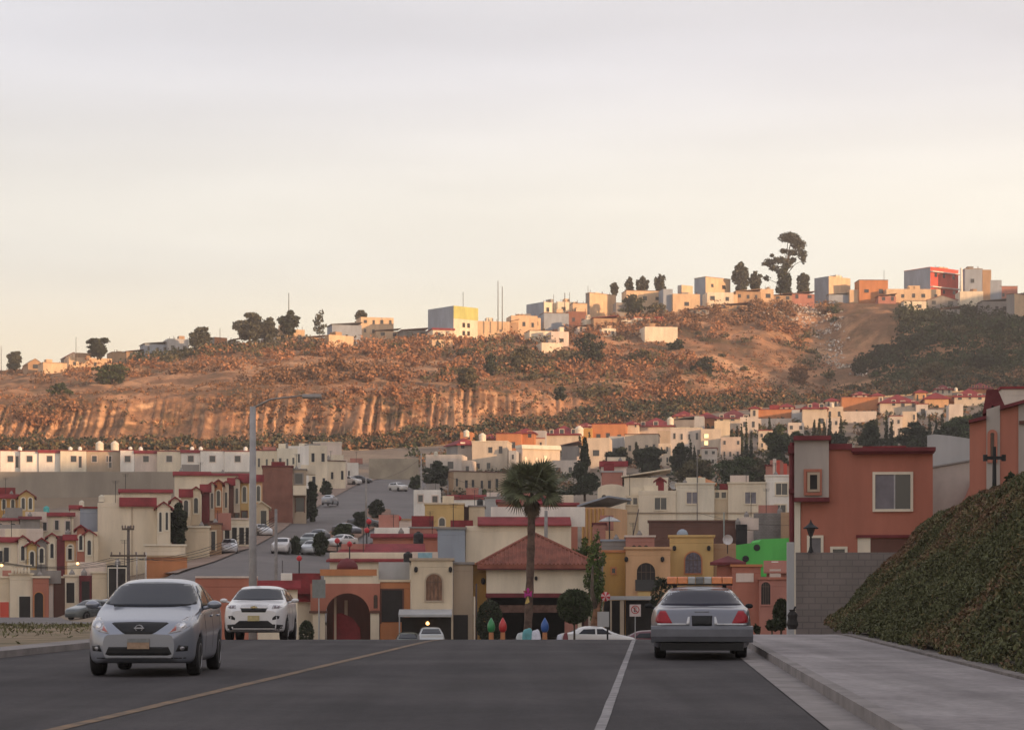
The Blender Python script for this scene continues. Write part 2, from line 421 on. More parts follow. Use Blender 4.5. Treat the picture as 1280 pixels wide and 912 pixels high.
# unseen range to the right and behind, crest shaped to shade the valley
cy = np.array([-900, -500, -200, 0, 108, 200, 268, 300, 400, 450, 497, 535, 607, 652, 700, 800, 1000.])
ch = np.array([30, 32, 34, 34, 44, 62, 67, 54, 54, 58, 70, 90, 109, 120, 126, 126, 124.])
yy = np.arange(-900, 1001, 8.0); hh = np.interp(yy, cy, ch)
hh = hh + 1.6 * fbm(yy * .03, yy * 0, 4, 77) * np.clip(yy / 200, .2, 1)
V = []
offs = [(-62, 0.02), (-48, .22), (-30, .55), (-12, .88), (0, 1.0), (40, .98), (120, .8), (300, .5)]
for q, (oy, hy) in enumerate(zip(yy, hh)):
    cx = .3 * max(oy, -150) + 92
    for dx, fr in offs:
        V.append((cx + dx, oy, -2 + (hy + 2) * fr))
o = np_mesh('hill', np.array(V), grid_quads(len(yy), len(offs)), m_dirt, smooth=True)
tag(o, kind='structure')

# ------------------------------------------------------------------ foreground road
VPX = 817.0
TU = (VPX - CX) / F                       # the road bears slightly right
def strip(name, u0, u1, y0, y1, dz, m, thick=0, du=None, step=2.0, zf=road_z, kind='structure', wig=0):
    n = max(2, int((y1 - y0) / step) + 1); ys = np.linspace(y0, y1, n)
    us = np.linspace(u0, u1, du or 2)
    Yg, Ug = np.meshgrid(ys, us, indexing='ij')
    Xg = Ug + TU * Yg
    if wig: Xg = Xg + wig * fbm(Yg * .7, Ug * 3, 3, 3)
    Zg = zf(Yg) + dz
    V = np.stack([Xg, Yg, Zg], -1).reshape(-1, 3); Q = grid_quads(n, len(us))[:, ::-1]
    if thick:
        nv = len(V); V2 = V.copy(); V2[:, 2] -= thick; k = len(us)
        L_ = np.arange(n - 1) * k; Rr = L_ + k - 1
        side = np.concatenate([np.stack([L_, L_ + k, L_ + k + nv, L_ + nv], 1), np.stack([Rr, Rr + nv, Rr + k + nv, Rr + k], 1)])
        e = np.arange(k - 1); end = np.stack([e, e + nv, e + 1 + nv, e + 1], 1)
        V = np.concatenate([V, V2]); Q = np.concatenate([Q, side, end])
    o = np_mesh(name, V, Q, m, smooth=False); tag(o, kind=kind); return o
m_asph = mat('asphalt', (.042,.038,.041), .9, 0, .22, col2=(.070,.063,.065), bump=.5, bscale=60, spec=.25)
m_conc = mat('concrete', (.23,.207,.20), .92, .16, 1.3, bump=.3, bscale=20)
m_conc2 = mat('sidewalk_concrete', (.21,.188,.188), .92, 0, .5, col2=(.28,.255,.252), bump=.3, bscale=25)
m_yel = mat('yellow_paint', (.23,.14,.075), .8, 0, 2.5, col2=(.09,.07,.055))
m_wht = mat('white_paint', (.30,.285,.285), .8, 0, 2.5, col2=(.15,.14,.145))
def road_wear(m):
    n = m.node_tree; L = n.links; b = n.nodes['Principled BSDF']; src = b.inputs['Base Color'].links[0].from_socket
    t = n.nodes.new('ShaderNodeTexCoord'); acc = src
    for sc, s3, lo, hi in ((1.0, (1.3, .045, 1), .80, 1.22), (1.0, (9, 9, 9), .86, 1.16), (1.0, (.25, .25, 1), .90, 1.12)):
        mp_ = n.nodes.new('ShaderNodeMapping'); mp_.inputs['Scale'].default_value = s3; mp_.inputs['Rotation'].default_value = (0, 0, math.atan(TU)); L.new(t.outputs['Object'], mp_.inputs[0])
        q = n.nodes.new('ShaderNodeTexNoise'); q.inputs['Scale'].default_value = sc; q.inputs['Detail'].default_value = 5; L.new(mp_.outputs[0], q.inputs['Vector'])
        r_ = n.nodes.new('ShaderNodeMapRange'); r_.inputs[1].default_value = .3; r_.inputs[2].default_value = .7; r_.inputs[3].default_value = lo; r_.inputs[4].default_value = hi; L.new(q.outputs[0], r_.inputs[0])
        v_ = n.nodes.new('ShaderNodeVectorMath'); v_.operation = 'SCALE'; L.new(acc, v_.inputs[0]); L.new(r_.outputs[0], v_.inputs['Scale']); acc = v_.outputs[0]
    L.new(acc, b.inputs['Base Color'])
road_wear(m_asph); road_wear(m_conc2)
strip('road', -13.0, 2.0, 3, 150, 0, m_asph, du=12)
strip('road_marking', -.58, -.475, 3, 120, .006, m_wht, wig=.008, step=.5)
strip('road_marking', -5.98, -5.80, 3, 120, .006, m_yel, wig=.015, step=.5)
strip('gutter', 1.72, 2.20, 3, 140, .012, m_conc)
strip('kerb', 2.20, 2.38, 3, 140, .15, m_conc, thick=.3)
strip('sidewalk', 2.38, 5.02, 3, 74, .145, m_conc2, thick=.3, du=6)
strip('sidewalk', 2.38, 3.6, 74, 140, .145, m_conc2, thick=.3, du=3)
strip('drain_channel', 5.02, 5.10, 3, 74, .10, mat('dirty_channel', (.10,.088,.082), .95, .2, 3), thick=.3)
strip('sidewalk', 5.10, 6.0, 3, 74, .17, mat('sandy_concrete', (.20,.175,.163), .95, .2, 2.5, bump=.5, bscale=12), thick=.3)
strip('kerb', -13.9, -13.0, 3, 61, .14, m_conc, thick=.3)
# verge on the left
m_verge = mat('dry_grass_earth', (.12,.10,.055), .97, 0, .5, col2=(.28,.20,.13), bump=.8, bscale=6)
n = 70; ys = np.linspace(3, 150, n); us = np.linspace(-13.9, -80, 40)
Yg, Ug = np.meshgrid(ys, us, indexing='ij'); Xg = Ug + TU * Yg
lim = np.where(Yg < 61, 1e3, (226 - np.clip((Yg - 61) / 6, 0, 1) * 96 - CX) / F * Yg); Xg = np.minimum(Xg, lim + (Ug + 13.9) * .05)
Zg = .12 + np.where(Yg < 62, 0, np.maximum(-.014 * (Yg - 62), -1.25)) + .16 * fbm(Xg * .3, Yg * .2, 3, 2) * np.clip((-14.5 - Ug) / 3, 0, 1)
o = np_mesh('verge', np.stack([Xg, Yg, Zg], -1).reshape(-1, 3), grid_quads(n, 40)[:, ::1], m_verge, smooth=True); tag(o, kind='structure')

# embankment on the right
def bank_z(v, Y):
    z = np.where(v < 3.2, v * 1.02, 3.26 + (v - 3.2) * .46)
    z = np.where(v > 7, 5.0 + (v - 7) * .05, z)
    return z * np.clip((70.3 - Y) / 1.6, 0, 1) ** .5 + .25
def bank_fn(V_, Y_):
    nz = .28 * fbm(V_ * .7, Y_ * .35, 3, 60) * np.clip(V_, 0, 1)
    return V_ + 5.42 + TU * Y_, Y_, bank_z(V_, Y_) + nz
vs = np.linspace(0, 22, 60); ys = np.linspace(5, 70.3, 160)
VG, YG = np.meshgrid(vs, ys, indexing='ij'); x, y, z = bank_fn(VG, YG)
o = np_mesh('embankment', np.stack([x, y, z], -1).reshape(-1, 3), grid_quads(60, 160), mat('bank_earth', (.06,.05,.035), .97, .3, 2), smooth=True); tag(o, kind='structure')
N = 380000
v = rng.uniform(-.06, 8.5, N); Yb = 18 + (70.2 - 18) * rng.uniform(0, 1, N) ** .75
x, y, z = bank_fn(v, Yb)
hump = np.clip(fbm(x * 1.6, y * .8, 3, 71) * 1.5, -1, 1)
z = z + rng.uniform(-.02, .10, N) + hump * .15
cen = np.stack([x - .1 * np.abs(hump), y, z], -1)
V, Q = leaves(cen, .044, aspect=2.4, up=.8)
patch = 1.5 * fbm(x * .6, y * .22, 4, 80) + .18 * rng.normal(size=N) + .06 * (v - 3)
mi = np.where(patch > .22, 2, np.where(patch > -.05, 1, 0))
mi = np.where(rng.uniform(size=N) < .015, 3, mi)
leafm = [mat('bank_leaf_green', (.088,.092,.040), .7, .2, 2, island=.35), mat('bank_leaf_olive', (.135,.108,.050), .7, .2, 2, island=.4),
         mat('bank_leaf_rust', (.165,.098,.058), .7, .2, 2, island=.4), mat('bank_leaf_yellow', (.17,.125,.055), .7, .2, 2, island=.3)]
o = np_mesh('ground_cover', V, Q, leafm, midx=mi); tag(o, 'low green and rust coloured creeping plants covering the roadside bank', 'ground cover', kind='stuff')

# grass tufts on the left verge
N = 40000
u = -14.1 - rng.uniform(0, 1, N) ** .8 * 40; Yv = rng.uniform(30, 125, N)
keep = (fbm(u * .25, Yv * .12, 3, 90) + .25 * rng.normal(size=N)) > np.where(Yv > 75, -.1, .25)
u = u[keep]; Yv = Yv[keep]; xx = u + TU * Yv
k2 = (Yv < 61) | (xx < (128 - CX) / F * Yv); u = u[k2]; Yv = Yv[k2]; xx = xx[k2]
zz = .12 + np.where(Yv < 62, 0, np.maximum(-.014 * (Yv - 62), -1.25)) + .16 * fbm(xx * .3, Yv * .2, 3, 2) + rng.uniform(0, .16, len(u))
V, Q = leaves(np.stack([xx, Yv, zz], -1), .05, aspect=3.0, up=1.2)
o = np_mesh('grass', V, Q, mat('dry_grass', (.11,.105,.045), .8, .25, 2, island=.5)); tag(o, 'patchy short grass on the dirt verge left of the road', 'grass', kind='stuff')

# ------------------------------------------------------------------ the street climbing through the town
def drape(name, left, right, m, dz, n=70, k=8):
    """ribbon between two picture polylines lying on the valley floor"""
    def res(pl):
        pts = [PZ(p[0], p[2], 0) if len(p) > 2 else G(*p) for p in pl]; d = [0]
        for a, b in zip(pts, pts[1:]): d.append(d[-1] + (b - a).length)
        t = np.linspace(0, d[-1], n); A = np.array([tuple(p) for p in pts]); return np.stack([np.interp(t, d, A[:, i]) for i in range(2)], -1)
    A, B = res(left), res(right); f = np.linspace(0, 1, k)[None, :, None]
    XY = A[:, None] * (1 - f) + B[:, None] * f
    V = np.array([(p[0], p[1], ground_z(p[0], p[1]) + dz) for p in XY.reshape(-1, 2)])
    o = np_mesh(name, V, grid_quads(n, k)[:, ::-1], m, smooth=True); tag(o, kind='structure'); return o
m_asph2 = mat('street_asphalt', (.14,.125,.122), .92, 0, .12, col2=(.185,.165,.158))
drape('street', [(120,0,158),(215,719),(262,703),(300,688),(345,658),(388,632),(430,611),(470,599.5)], [(440,0,162),(425,717),(430,700),(462,680),(505,664),(532,648),(540,626),(530,601)], m_asph2, .12)
m_pave = mat('street_pavement', (.27,.19,.15), .92, .2, .4)
drape('pavement', [(190,719),(240,703),(285,684),(330,653),(374,627),(418,606),(458,597)], [(222,719),(272,703),(313,687.5),(362,657.5),(402,631.5),(439,610.6),(474,599)], m_pave, .24, k=4)
drape('median', [(386,690),(415,665),(445,648),(464,636)], [(425,693),(458,668),(490,650),(488,639)], mat('median_soil', (.22,.12,.08), .95, .25, .5), .34, k=4)
o = MB().add([(-90,148,-1.0),(-26,148,-1.0),(-26,181,-1.0),(-90,181,-1.0)], [(0,1,2,3)]).build('street', m_asph2); tag(o, kind='structure')
# ------------------------------------------------------------------ buildings
class House:
    """a building whose front-left corner stands at picture column b; the front runs to c, the left side to a"""
    def __init__(s, label, a, b, c, top, base, Y=None, th=0, depth=8, col='cream', roof='flat', rc='red', side=None, win=None, auto=None, wc='dark', found=3.0, group=None, cat='house', name='house', T=None, trim=None, align=True):
        if Y is None: Y = row_to_Y(T or GC, b, base, 0 if T is HC else 4)
        s.Y = Y; s.s = F / Y; th = R(th); s.b = b; s.base = base
        if a is None and align and abs(th) < R(13): th -= math.atan(((b if b + c > 1280 else c) - CX) / F)
        s.th = th
        s.root = empty(name, P(b, base, Y), th, label, cat, group)
        s.w = (c - b) / s.s / max(.2, (math.cos(th) - (c - CX) / F * math.sin(th)))
        ka = ((a or 0) - CX) / F; s.d = ((b - CX) / F - ka) * Y / max(.12, math.sin(th) + ka * math.cos(th)) if a is not None else depth
        s.H = (base - top) / s.s
        s.col = col; W, D, H = s.w, s.d, s.H
        far = Y > 300
        m = MB(); hp = H
        if roof == 'gablefront': hp = H - min(1.6, W * .35)
        if roof == 'hip': hp = H - min(2.4, W * .3)
        if roof == 'shed': hp = H - .9
        if roof in ('flat', 'tile', 'bare') and not far:
            t = .18; zr = hp - .45
            m.box(0, W, 0, D, -found, zr)
            m.box(0, W, 0, t, zr, hp); m.box(0, W, D - t, D, zr, hp); m.box(0, t, t, D - t, zr, hp); m.box(W - t, W, t, D - t, zr, hp)
        else: m.box(0, W, 0, D, -found, hp)
        if roof == 'gablefront': m.prism([(0, hp), (W, hp), (W / 2, H)], 0, D)
        if roof == 'archfront':
            r = [(W * (.5 - .5 * math.cos(q * math.pi / 8)), hp + .35 * math.sin(q * math.pi / 8) * W * .5) for q in range(9)]; m.prism(r, 0, .3)
        s.wall = m.build('wall', paint(col), s.root, bevel=0 if far else .03)
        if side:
            MB().box(-.012, -.002, 0, D, -found, hp - .002).build('side_tone', paint(side), s.root)  # thin sheet; the greys put the left face's shade into its colour
        e = .12
        if roof == 'flat' and trim != 'no':
            q = MB(); h = .16
            q.box(-e, W + e, -e, .3, hp, hp + h); q.box(-e, .3, .3, D, hp, hp + h); q.box(W - .3, W + e, .3, D, hp, hp + h)
            q.build('parapet_coping', paint(trim or rc), s.root)
        elif roof == 'tile':
            q = MB(); hh = min(.85, H * .13)
            q.prismx([(-.32, hp - hh), (-.32, hp - hh + .10), (-.02, hp + .1), (.25, hp + .1), (.25, hp + .002), (-.004, hp - hh)], -.2, W + .2)
            q.box(-.2, -.003, .26, D, hp - hh * .7, hp + .08)
            q.build('tile_roof', paint(rc), s.root)
        elif roof == 'gablefront':
            q = MB(); o = .3; t = .14; sl = (H - hp) / (W / 2)
            q.prism([(-o, hp - o * sl), (W / 2, H), (W / 2, H + t), (-o, hp - o * sl + t)], -.25, D); q.prism([(W / 2, H), (W + o, hp - o * sl), (W + o, hp - o * sl + t), (W / 2, H + t)], -.25, D)
            q.build('roof', paint(rc), s.root)
        elif roof == 'hip':
            o = .45; zt = H - hp; rr = min(W, D) / 2
            if W >= D: r1, r2 = (rr, D / 2), (W - rr, D / 2)
            else: r1, r2 = (W / 2, rr), (W / 2, D - rr)
            vs = [(-o, -o, hp), (W + o, -o, hp), (W + o, D + o, hp), (-o, D + o, hp), (r1[0], r1[1], H), (r2[0] + 1e-3, r2[1] + 1e-3, H)]
            vs += [(v[0], v[1], hp - .18) for v in vs[:4]]
            fs = [(0, 1, 5, 4), (2, 3, 4, 5), (1, 2, 5), (3, 0, 4)] if W >= D else [(0, 1, 4), (1, 2, 5, 4), (2, 3, 5), (3, 0, 4, 5)]
            fs += [(6, 7, 1, 0), (7, 8, 2, 1), (8, 9, 3, 2), (9, 6, 0, 3), (9, 8, 7, 6)]
            MB().add(vs, fs).build('roof', paint(rc), s.root)
        elif roof == 'shed':
            MB().prism([(-.35, hp + .02), (W + .35, H + .02), (W + .35, H + .18), (-.35, hp + .18)], -.4, D + .3).build('roof', paint(rc), s.root)
        for q in (win or []): s.window(*q)
        if auto: s.auto(*auto, wc=wc)
        return
    def fx(s, px):  # picture column on the front plane -> local x
        k = (px - CX) / F; x0 = (s.b - CX) / F * s.Y
        c, n = math.cos(s.th), math.sin(s.th)
        return (k * s.Y - x0) / (c - k * n)
    def fz(s, py, px=None):
        Yp = s.Y + (s.fx(px) * math.sin(s.th) if px is not None else 0)
        return (EYE + (HY - py) * Yp / F) - s.root.location.z
    def window(s, l, r, t, b, kind='plain', frame='palecream', gl=None, side=False):
        x0, x1, z1, z0 = s.fx(l), s.fx(r), s.fz(t, l), s.fz(b, l)
        s.win_local(x0, x1, z0, z1, kind, frame, gl)
    def win_local(s, x0, x1, z0, z1, kind='plain', frame='palecream', gl=None, y=0.0):
        g = gl or glass(); w, h = x1 - x0, z1 - z0
        t = .10 if s.Y < 200 else .14
        nm = 'door' if kind in ('door', 'garage', 'archdoor') else 'window'
        if kind in ('arch', 'archdoor'):
            n = 12; r = w / 2; zc = z1 - r
            def outl(e): return [(x0 - e, z0 - (e if kind == 'arch' else 0)), (x1 + e, z0 - (e if kind == 'arch' else 0))] + [(x0 + r + (r + e) * math.cos(q * math.pi / n), zc + (r + e) * math.sin(q * math.pi / n)) for q in range(n + 1)]
            fr = MB(); a, b = outl(t), outl(0); k = len(a)
            for q in range(k):
                p = (q + 1) % k
                fr.add([(a[q][0], y-.07, a[q][1]), (a[p][0], y-.07, a[p][1]), (b[p][0], y-.07, b[p][1]), (b[q][0], y-.07, b[q][1]),
                        (a[q][0], y, a[q][1]), (a[p][0], y, a[p][1]), (b[p][0], y-.02, b[p][1]), (b[q][0], y-.02, b[q][1])], [(0, 1, 2, 3), (4, 5, 1, 0), (3, 2, 6, 7)])
            f = fr.build(nm, paint(frame), s.root)
            MB().prism(b, y - .03, y - .004).build('panel' if nm == 'door' else 'pane', g, f)
            if s.Y < 200 and kind == 'arch':
                br = MB()
                for q in range(1, 4): br.box(x0 + w*q/4 - .02, x0 + w*q/4 + .02, y - .06, y - .035, z0, zc + r * .8)
                br.box(x0, x1, y - .058, y - .036, zc - .02, zc + .02)
                br.build('grille', dull((.12,.08,.06), 'iron_grille'), f)
            return f
        fr = MB()
        fr.box(x0 - t, x0, y - .07, y, z0 - t, z1 + t); fr.box(x1, x1 + t, y - .07, y, z0 - t, z1 + t)
        fr.box(x0, x1, y - .07, y, z1, z1 + t)
        if nm == 'window': fr.box(x0, x1, y - .10, y, z0 - t, z0)
        f = fr.build(nm, paint(frame), s.root)
        if kind == 'slide':
            MB().box(x0, x0 + w * .53, y - .03, y - .004, z0, z1).build('pane', mat('curtained_glass', (.20,.19,.21), .3, .25, 6, streak=True, spec=.5), f)
            MB().box(x0 + w * .57, x1, y - .03, y - .004, z0, z1).build('pane', g, f)
            MB().box(x0 + w * .53, x0 + w * .57, y - .05, y - .004, z0, z1).build('mullion', dull((.4,.4,.4)), f)
        else:
            MB().box(x0, x1, y - .03, y - .004, z0, z1).build('panel' if nm == 'door' else 'pane', g, f)
            if kind == 'twin' or (kind == 'plain' and s.Y < 280 and w > .9):
                MB().box(x0 + w * .5 - .03, x0 + w * .5 + .03, y - .05, y - .031, z0, z1).build('mullion', paint(frame), f)
        return f
    def auto(s, nx, ny, fr=.34, wc='dark', z0=.16, frame='pinkwhite'):
        if s.Y > 330: frame = s.col
        fh = s.H / ny
        for j in range(ny):
            for i in range(nx):
                if rnd.random() < .12 and nx * ny > 1: continue
                cw = s.w / nx; cx = cw * (i + .5) + rnd.uniform(-.12, .12) * cw
                ww = min(1.5, cw * fr) * rnd.uniform(.75, 1.15); wh = min(1.4, fh * .42) * rnd.uniform(.8, 1.1); zc = fh * (j + .5 + rnd.uniform(-.04, .04))
                s.win_local(cx - ww / 2, cx + ww / 2, zc - wh / 2, zc + wh / 2, 'plain', frame)
    def part(s, name, mb, m): return mb.build(name, m, s.root)

def water_tank(label, px, py_top, py_base, Y, col='black', group='rooftop water tanks'):
    h = (py_base - py_top) * Y / F; r = h * .42
    t = empty('water_tank', P(px, py_base, Y), 0, label, 'water tank', group)
    m = mat('tank_' + col, C[col] if col in C else (.5,.5,.5), .6, .1, 2)
    MB().lathe((0, 0, 0), [(r*.95, 0), (r, .05*h), (r*.97, .25*h), (r, .28*h), (r*.97, .5*h), (r, .53*h), (r, .72*h), (r*.8, .85*h), (r*.4, .93*h)], 14).build('tank_body', m, t, smooth=False)
    MB().lathe((0, 0, 0), [(r*.36, .935*h), (r*.36, h), (r*.1, h*1.02)], 12).build('lid', m, t)
    return t

# ------------------------------------------------------------------ trees
m_bark = mat('bark', (.10,.075,.055), .95, .3, 3, bump=.5)
FOL = dict(dark=mat('foliage_dark', (.040,.050,.026), .8, .25, .5, island=.45), mid=mat('foliage_mid', (.050,.068,.026), .8, .25, .5, island=.45),
           olive=mat('foliage_olive', (.115,.100,.050), .8, .25, .5, island=.4), grey=mat('foliage_grey', (.075,.078,.052), .8, .25, .5, island=.35),
           bright=mat('foliage_bright', (.085,.125,.030), .8, .25, .5, island=.35), brown=mat('foliage_brown', (.24,.13,.068), .85, .25, .5, island=.4))
def branches(b, base, h, clumps, r, lean=0):
    top = Vector((lean, 0, h))
    b.tube([base, Vector((lean*.3, 0, h*.45)), top], [r, r*.75, r*.45], 7)
    for c in clumps:
        e = Vector(c[:3]); s_ = Vector((lean*.5, 0, h * rnd.uniform(.45, .9)))
        b.tube([s_, s_.lerp(e, .55) + Vector((0, 0, .06*h)), e], [r*.42, r*.28, r*.08], 5)
def tree(label, px, top, base, halfw, Y, fol='dark', kind='broad', name='tree', group=None, n=None, trunkfrac=.3, lean=0, ry=None, seed=None):
    """a tree with base at (px, base); crown reaches the row top and is 2*halfw wide in the picture"""
    s = F / Y; h = (base - top) / s; w = halfw / s
    g = np.random.default_rng(seed if seed is not None else int(px * 7 + top * 13))
    t = empty(name, P(px, base, Y), 0, label, 'tree', group)
    th = h * trunkfrac * (.35 if kind == 'broad' else 1); cl = []
    if kind == 'broad':
        k = 17; cz = (th + h) / 2; ch = (h - th) / 2
        for q in range(k):
            a = q * 2.399 + g.uniform(-.6, .6); zz = -.85 + 1.6 * q / (k - 1) + g.uniform(-.14, .14)
            f = math.sqrt(max(.03, 1 - zz * zz)); rr = g.uniform(.35, .75); cr = g.uniform(.18, .30) + .17 * f
            cl.append((lean + math.cos(a) * rr * w * f, math.sin(a) * rr * w * f, cz + zz * ch, w * cr, w * cr * g.uniform(.8, 1.1), ch * g.uniform(.16, .30)))
        cl.append((lean, 0, cz, w * .55, w * .55, ch * .62))
    elif kind == 'cypress':
        for q in range(8):
            f = q / 7; cl.append((g.uniform(-.1, .1) * w, 0, th + (h - th) * (.08 + .84 * f), w * (1 - f*.8) * .95, w * (1 - f*.8) * .95, (h - th) * .14))
    elif kind == 'conifer':
        for q in range(13):
            f = q / 12; a = g.uniform(0, 6.28); rr = w * (1 - f) * .5
            cl.append((math.cos(a) * rr, math.sin(a) * rr, th + (h - th) * (.06 + .88 * f), w * (1 - f*.82) * .6, w * (1 - f*.82) * .6, (h - th) * .10))
    elif kind == 'ball':
        cl.append((0, 0, h - w, w, w, w))
    elif kind == 'oval':
        cl.append((0, 0, h * .5, w, w, h * .5))
    elif kind == 'shrub':
        for q in range(5): cl.append((g.uniform(-.5, .5) * w, g.uniform(-.4, .4) * w, h * g.uniform(.4, .65), w * .5, w * .5, h * .38))
    n = n or int(min(6500, max(450, (2 * halfw) * (base - top) * (4.0 if kind not in ('ball', 'oval') else 4.5))))
    pts = blob_points(cl, n, g, .25 if kind not in ('ball', 'oval') else .9)
    if kind in ('broad', 'shrub'):
        keep = vnoise(pts[:, 0] * 2.2 / w * 1.3 + 50, pts[:, 2] * 2.2 / w * 1.3 + 90, 5) + vnoise(pts[:, 1] * 3 / w, pts[:, 2] * 3 / w, 6) * .6 > -.75
        pts = pts[keep]
    ls = max(.09, 1.8 / s) * (1.0 if kind in ('ball', 'oval') else 1.15)
    V, Q = leaves(pts, ls, g, 1.6)
    np_mesh('crown', V, Q, FOL[fol], t)
    b = MB()
    if kind in ('broad',): branches(b, Vector((0, 0, -.6)), th + (h - th) * .55, cl[:6], max(.10, w * .07), lean)
    else: b.tube([(0, 0, -.5), (0, 0, h * .8)], [max(.06, w * .08), max(.02, w * .03)], 7)
    b.build('trunk', m_bark, t, smooth=True)
    return t

def pole(label, px, top, base, Y, r=.09, name='utility_pole', cat='pole', col=(.24,.22,.21), arms=(), group=None, lean=0):
    s = F / Y; h = (base - top) / s
    t = empty(name, P(px, base, Y), 0, label, cat, group)
    MB().tube([(0, 0, -.6), (lean, 0, h)], [r, r * .7], 10).build('shaft', mat(name + '_concrete' if sum(col) > .4 else name + '_wood', col, .85, .15, 3), t, smooth=True)
    for (zf, wdt) in arms:
        z = h * zf
        a = MB().box(-wdt, wdt, -.11 - r*.6, -r*.8, z - .07, z + .07)
        ao = a.build('crossarm', dull((.10,.075,.06), 'weathered_timber'), t)
        q = MB()
        for k in (-.92, -.45, .45, .92): q.lathe((k * wdt, -.1 - r*.5, z + .07), [(.03, 0), (.07, .05), (.05, .12), (.07, .16), (.02, .22)], 8)
        q.build('insulators', dull((.18,.14,.12), 'ceramic'), ao)
    return t
# ------------------------------------------------------------------ vehicles
def smooth1(xs, keys, sig=.05):
    k = np.array(keys, float); v = np.interp(xs, k[:, 0], k[:, 1])
    d = xs[1] - xs[0]; n = max(1, int(2.5 * sig / d)); w_ = np.exp(-.5 * (np.arange(-n, n + 1) * d / sig) ** 2); w_ /= w_.sum()
    return np.convolve(np.concatenate([np.full(n, v[0]), v, np.full(n, v[-1])]), w_, 'valid')
def car_surface(sp, ny=110):
    L = sp['L']; ys = np.linspace(0, L, ny)
    wm = smooth1(ys, sp['wm'], .06); zb = smooth1(ys, sp['belt'], .05); zt = smooth1(ys, sp['top'], .05); wt = smooth1(ys, sp['wt'], .06)
    z0 = smooth1(ys, sp['bot'], .03); rw, ar = sp['rw'], sp['arch']
    secs = []
    for i, y in enumerate(ys):
        sill = z0[i]; und = z0[i]
        for wy in sp['wheels']:
            d = abs(y - wy)
            if d < ar: sill = max(sill, rw + math.sqrt(ar * ar - d * d) * .97); und = sill
        sill = min(sill, zb[i] - .08); und = min(und, sill)
        ze = zt[i] - min(.07, max(.012, (zt[i] - zb[i]) * .35))
        mid = max(sill + .02, (z0[i] + zb[i]) * .52)
        pts = [(0, und), (wm[i]*.72, und), (wm[i]*.965, sill + .0), (wm[i]*1.0, max(mid, sill + .03)), (wm[i]*.985, (max(mid, sill) + zb[i]) / 2 + .05 * 0), (wm[i]*.955, zb[i] - .01),
               (wm[i]*.93 if zt[i] - zb[i] > .15 else wm[i]*.9, zb[i] + min(.03, (zt[i]-zb[i])*.5)), (wt[i], ze), (wt[i]*.6, zt[i] - .008), (0, zt[i])]
        p = np.array(pts)
        for _ in range(2):
            q = [p[0]]
            for a, b in zip(p, p[1:]): q += [a * .75 + b * .25, a * .25 + b * .75]
            q.append(p[-1]); p = np.array(q)
        secs.append(p)
    S = np.array(secs)                                   # ny, k, 2
    right = np.stack([S[..., 0], np.repeat(ys[:, None], S.shape[1], 1), S[..., 1]], -1)
    left = right[:, ::-1].copy(); left[..., 0] *= -1
    full = np.concatenate([right, left[:, 1:-1]], 1)
    k = full.shape[1]; V = full.reshape(-1, 3)
    i = np.arange(ny - 1)[:, None] * k + np.arange(k)[None]; j = np.arange(ny - 1)[:, None] * k + (np.arange(k)[None] + 1) % k
    Q = np.stack([i.ravel(), (i + k).ravel(), (j + k).ravel(), j.ravel()], 1)
    return V, Q, k, ny
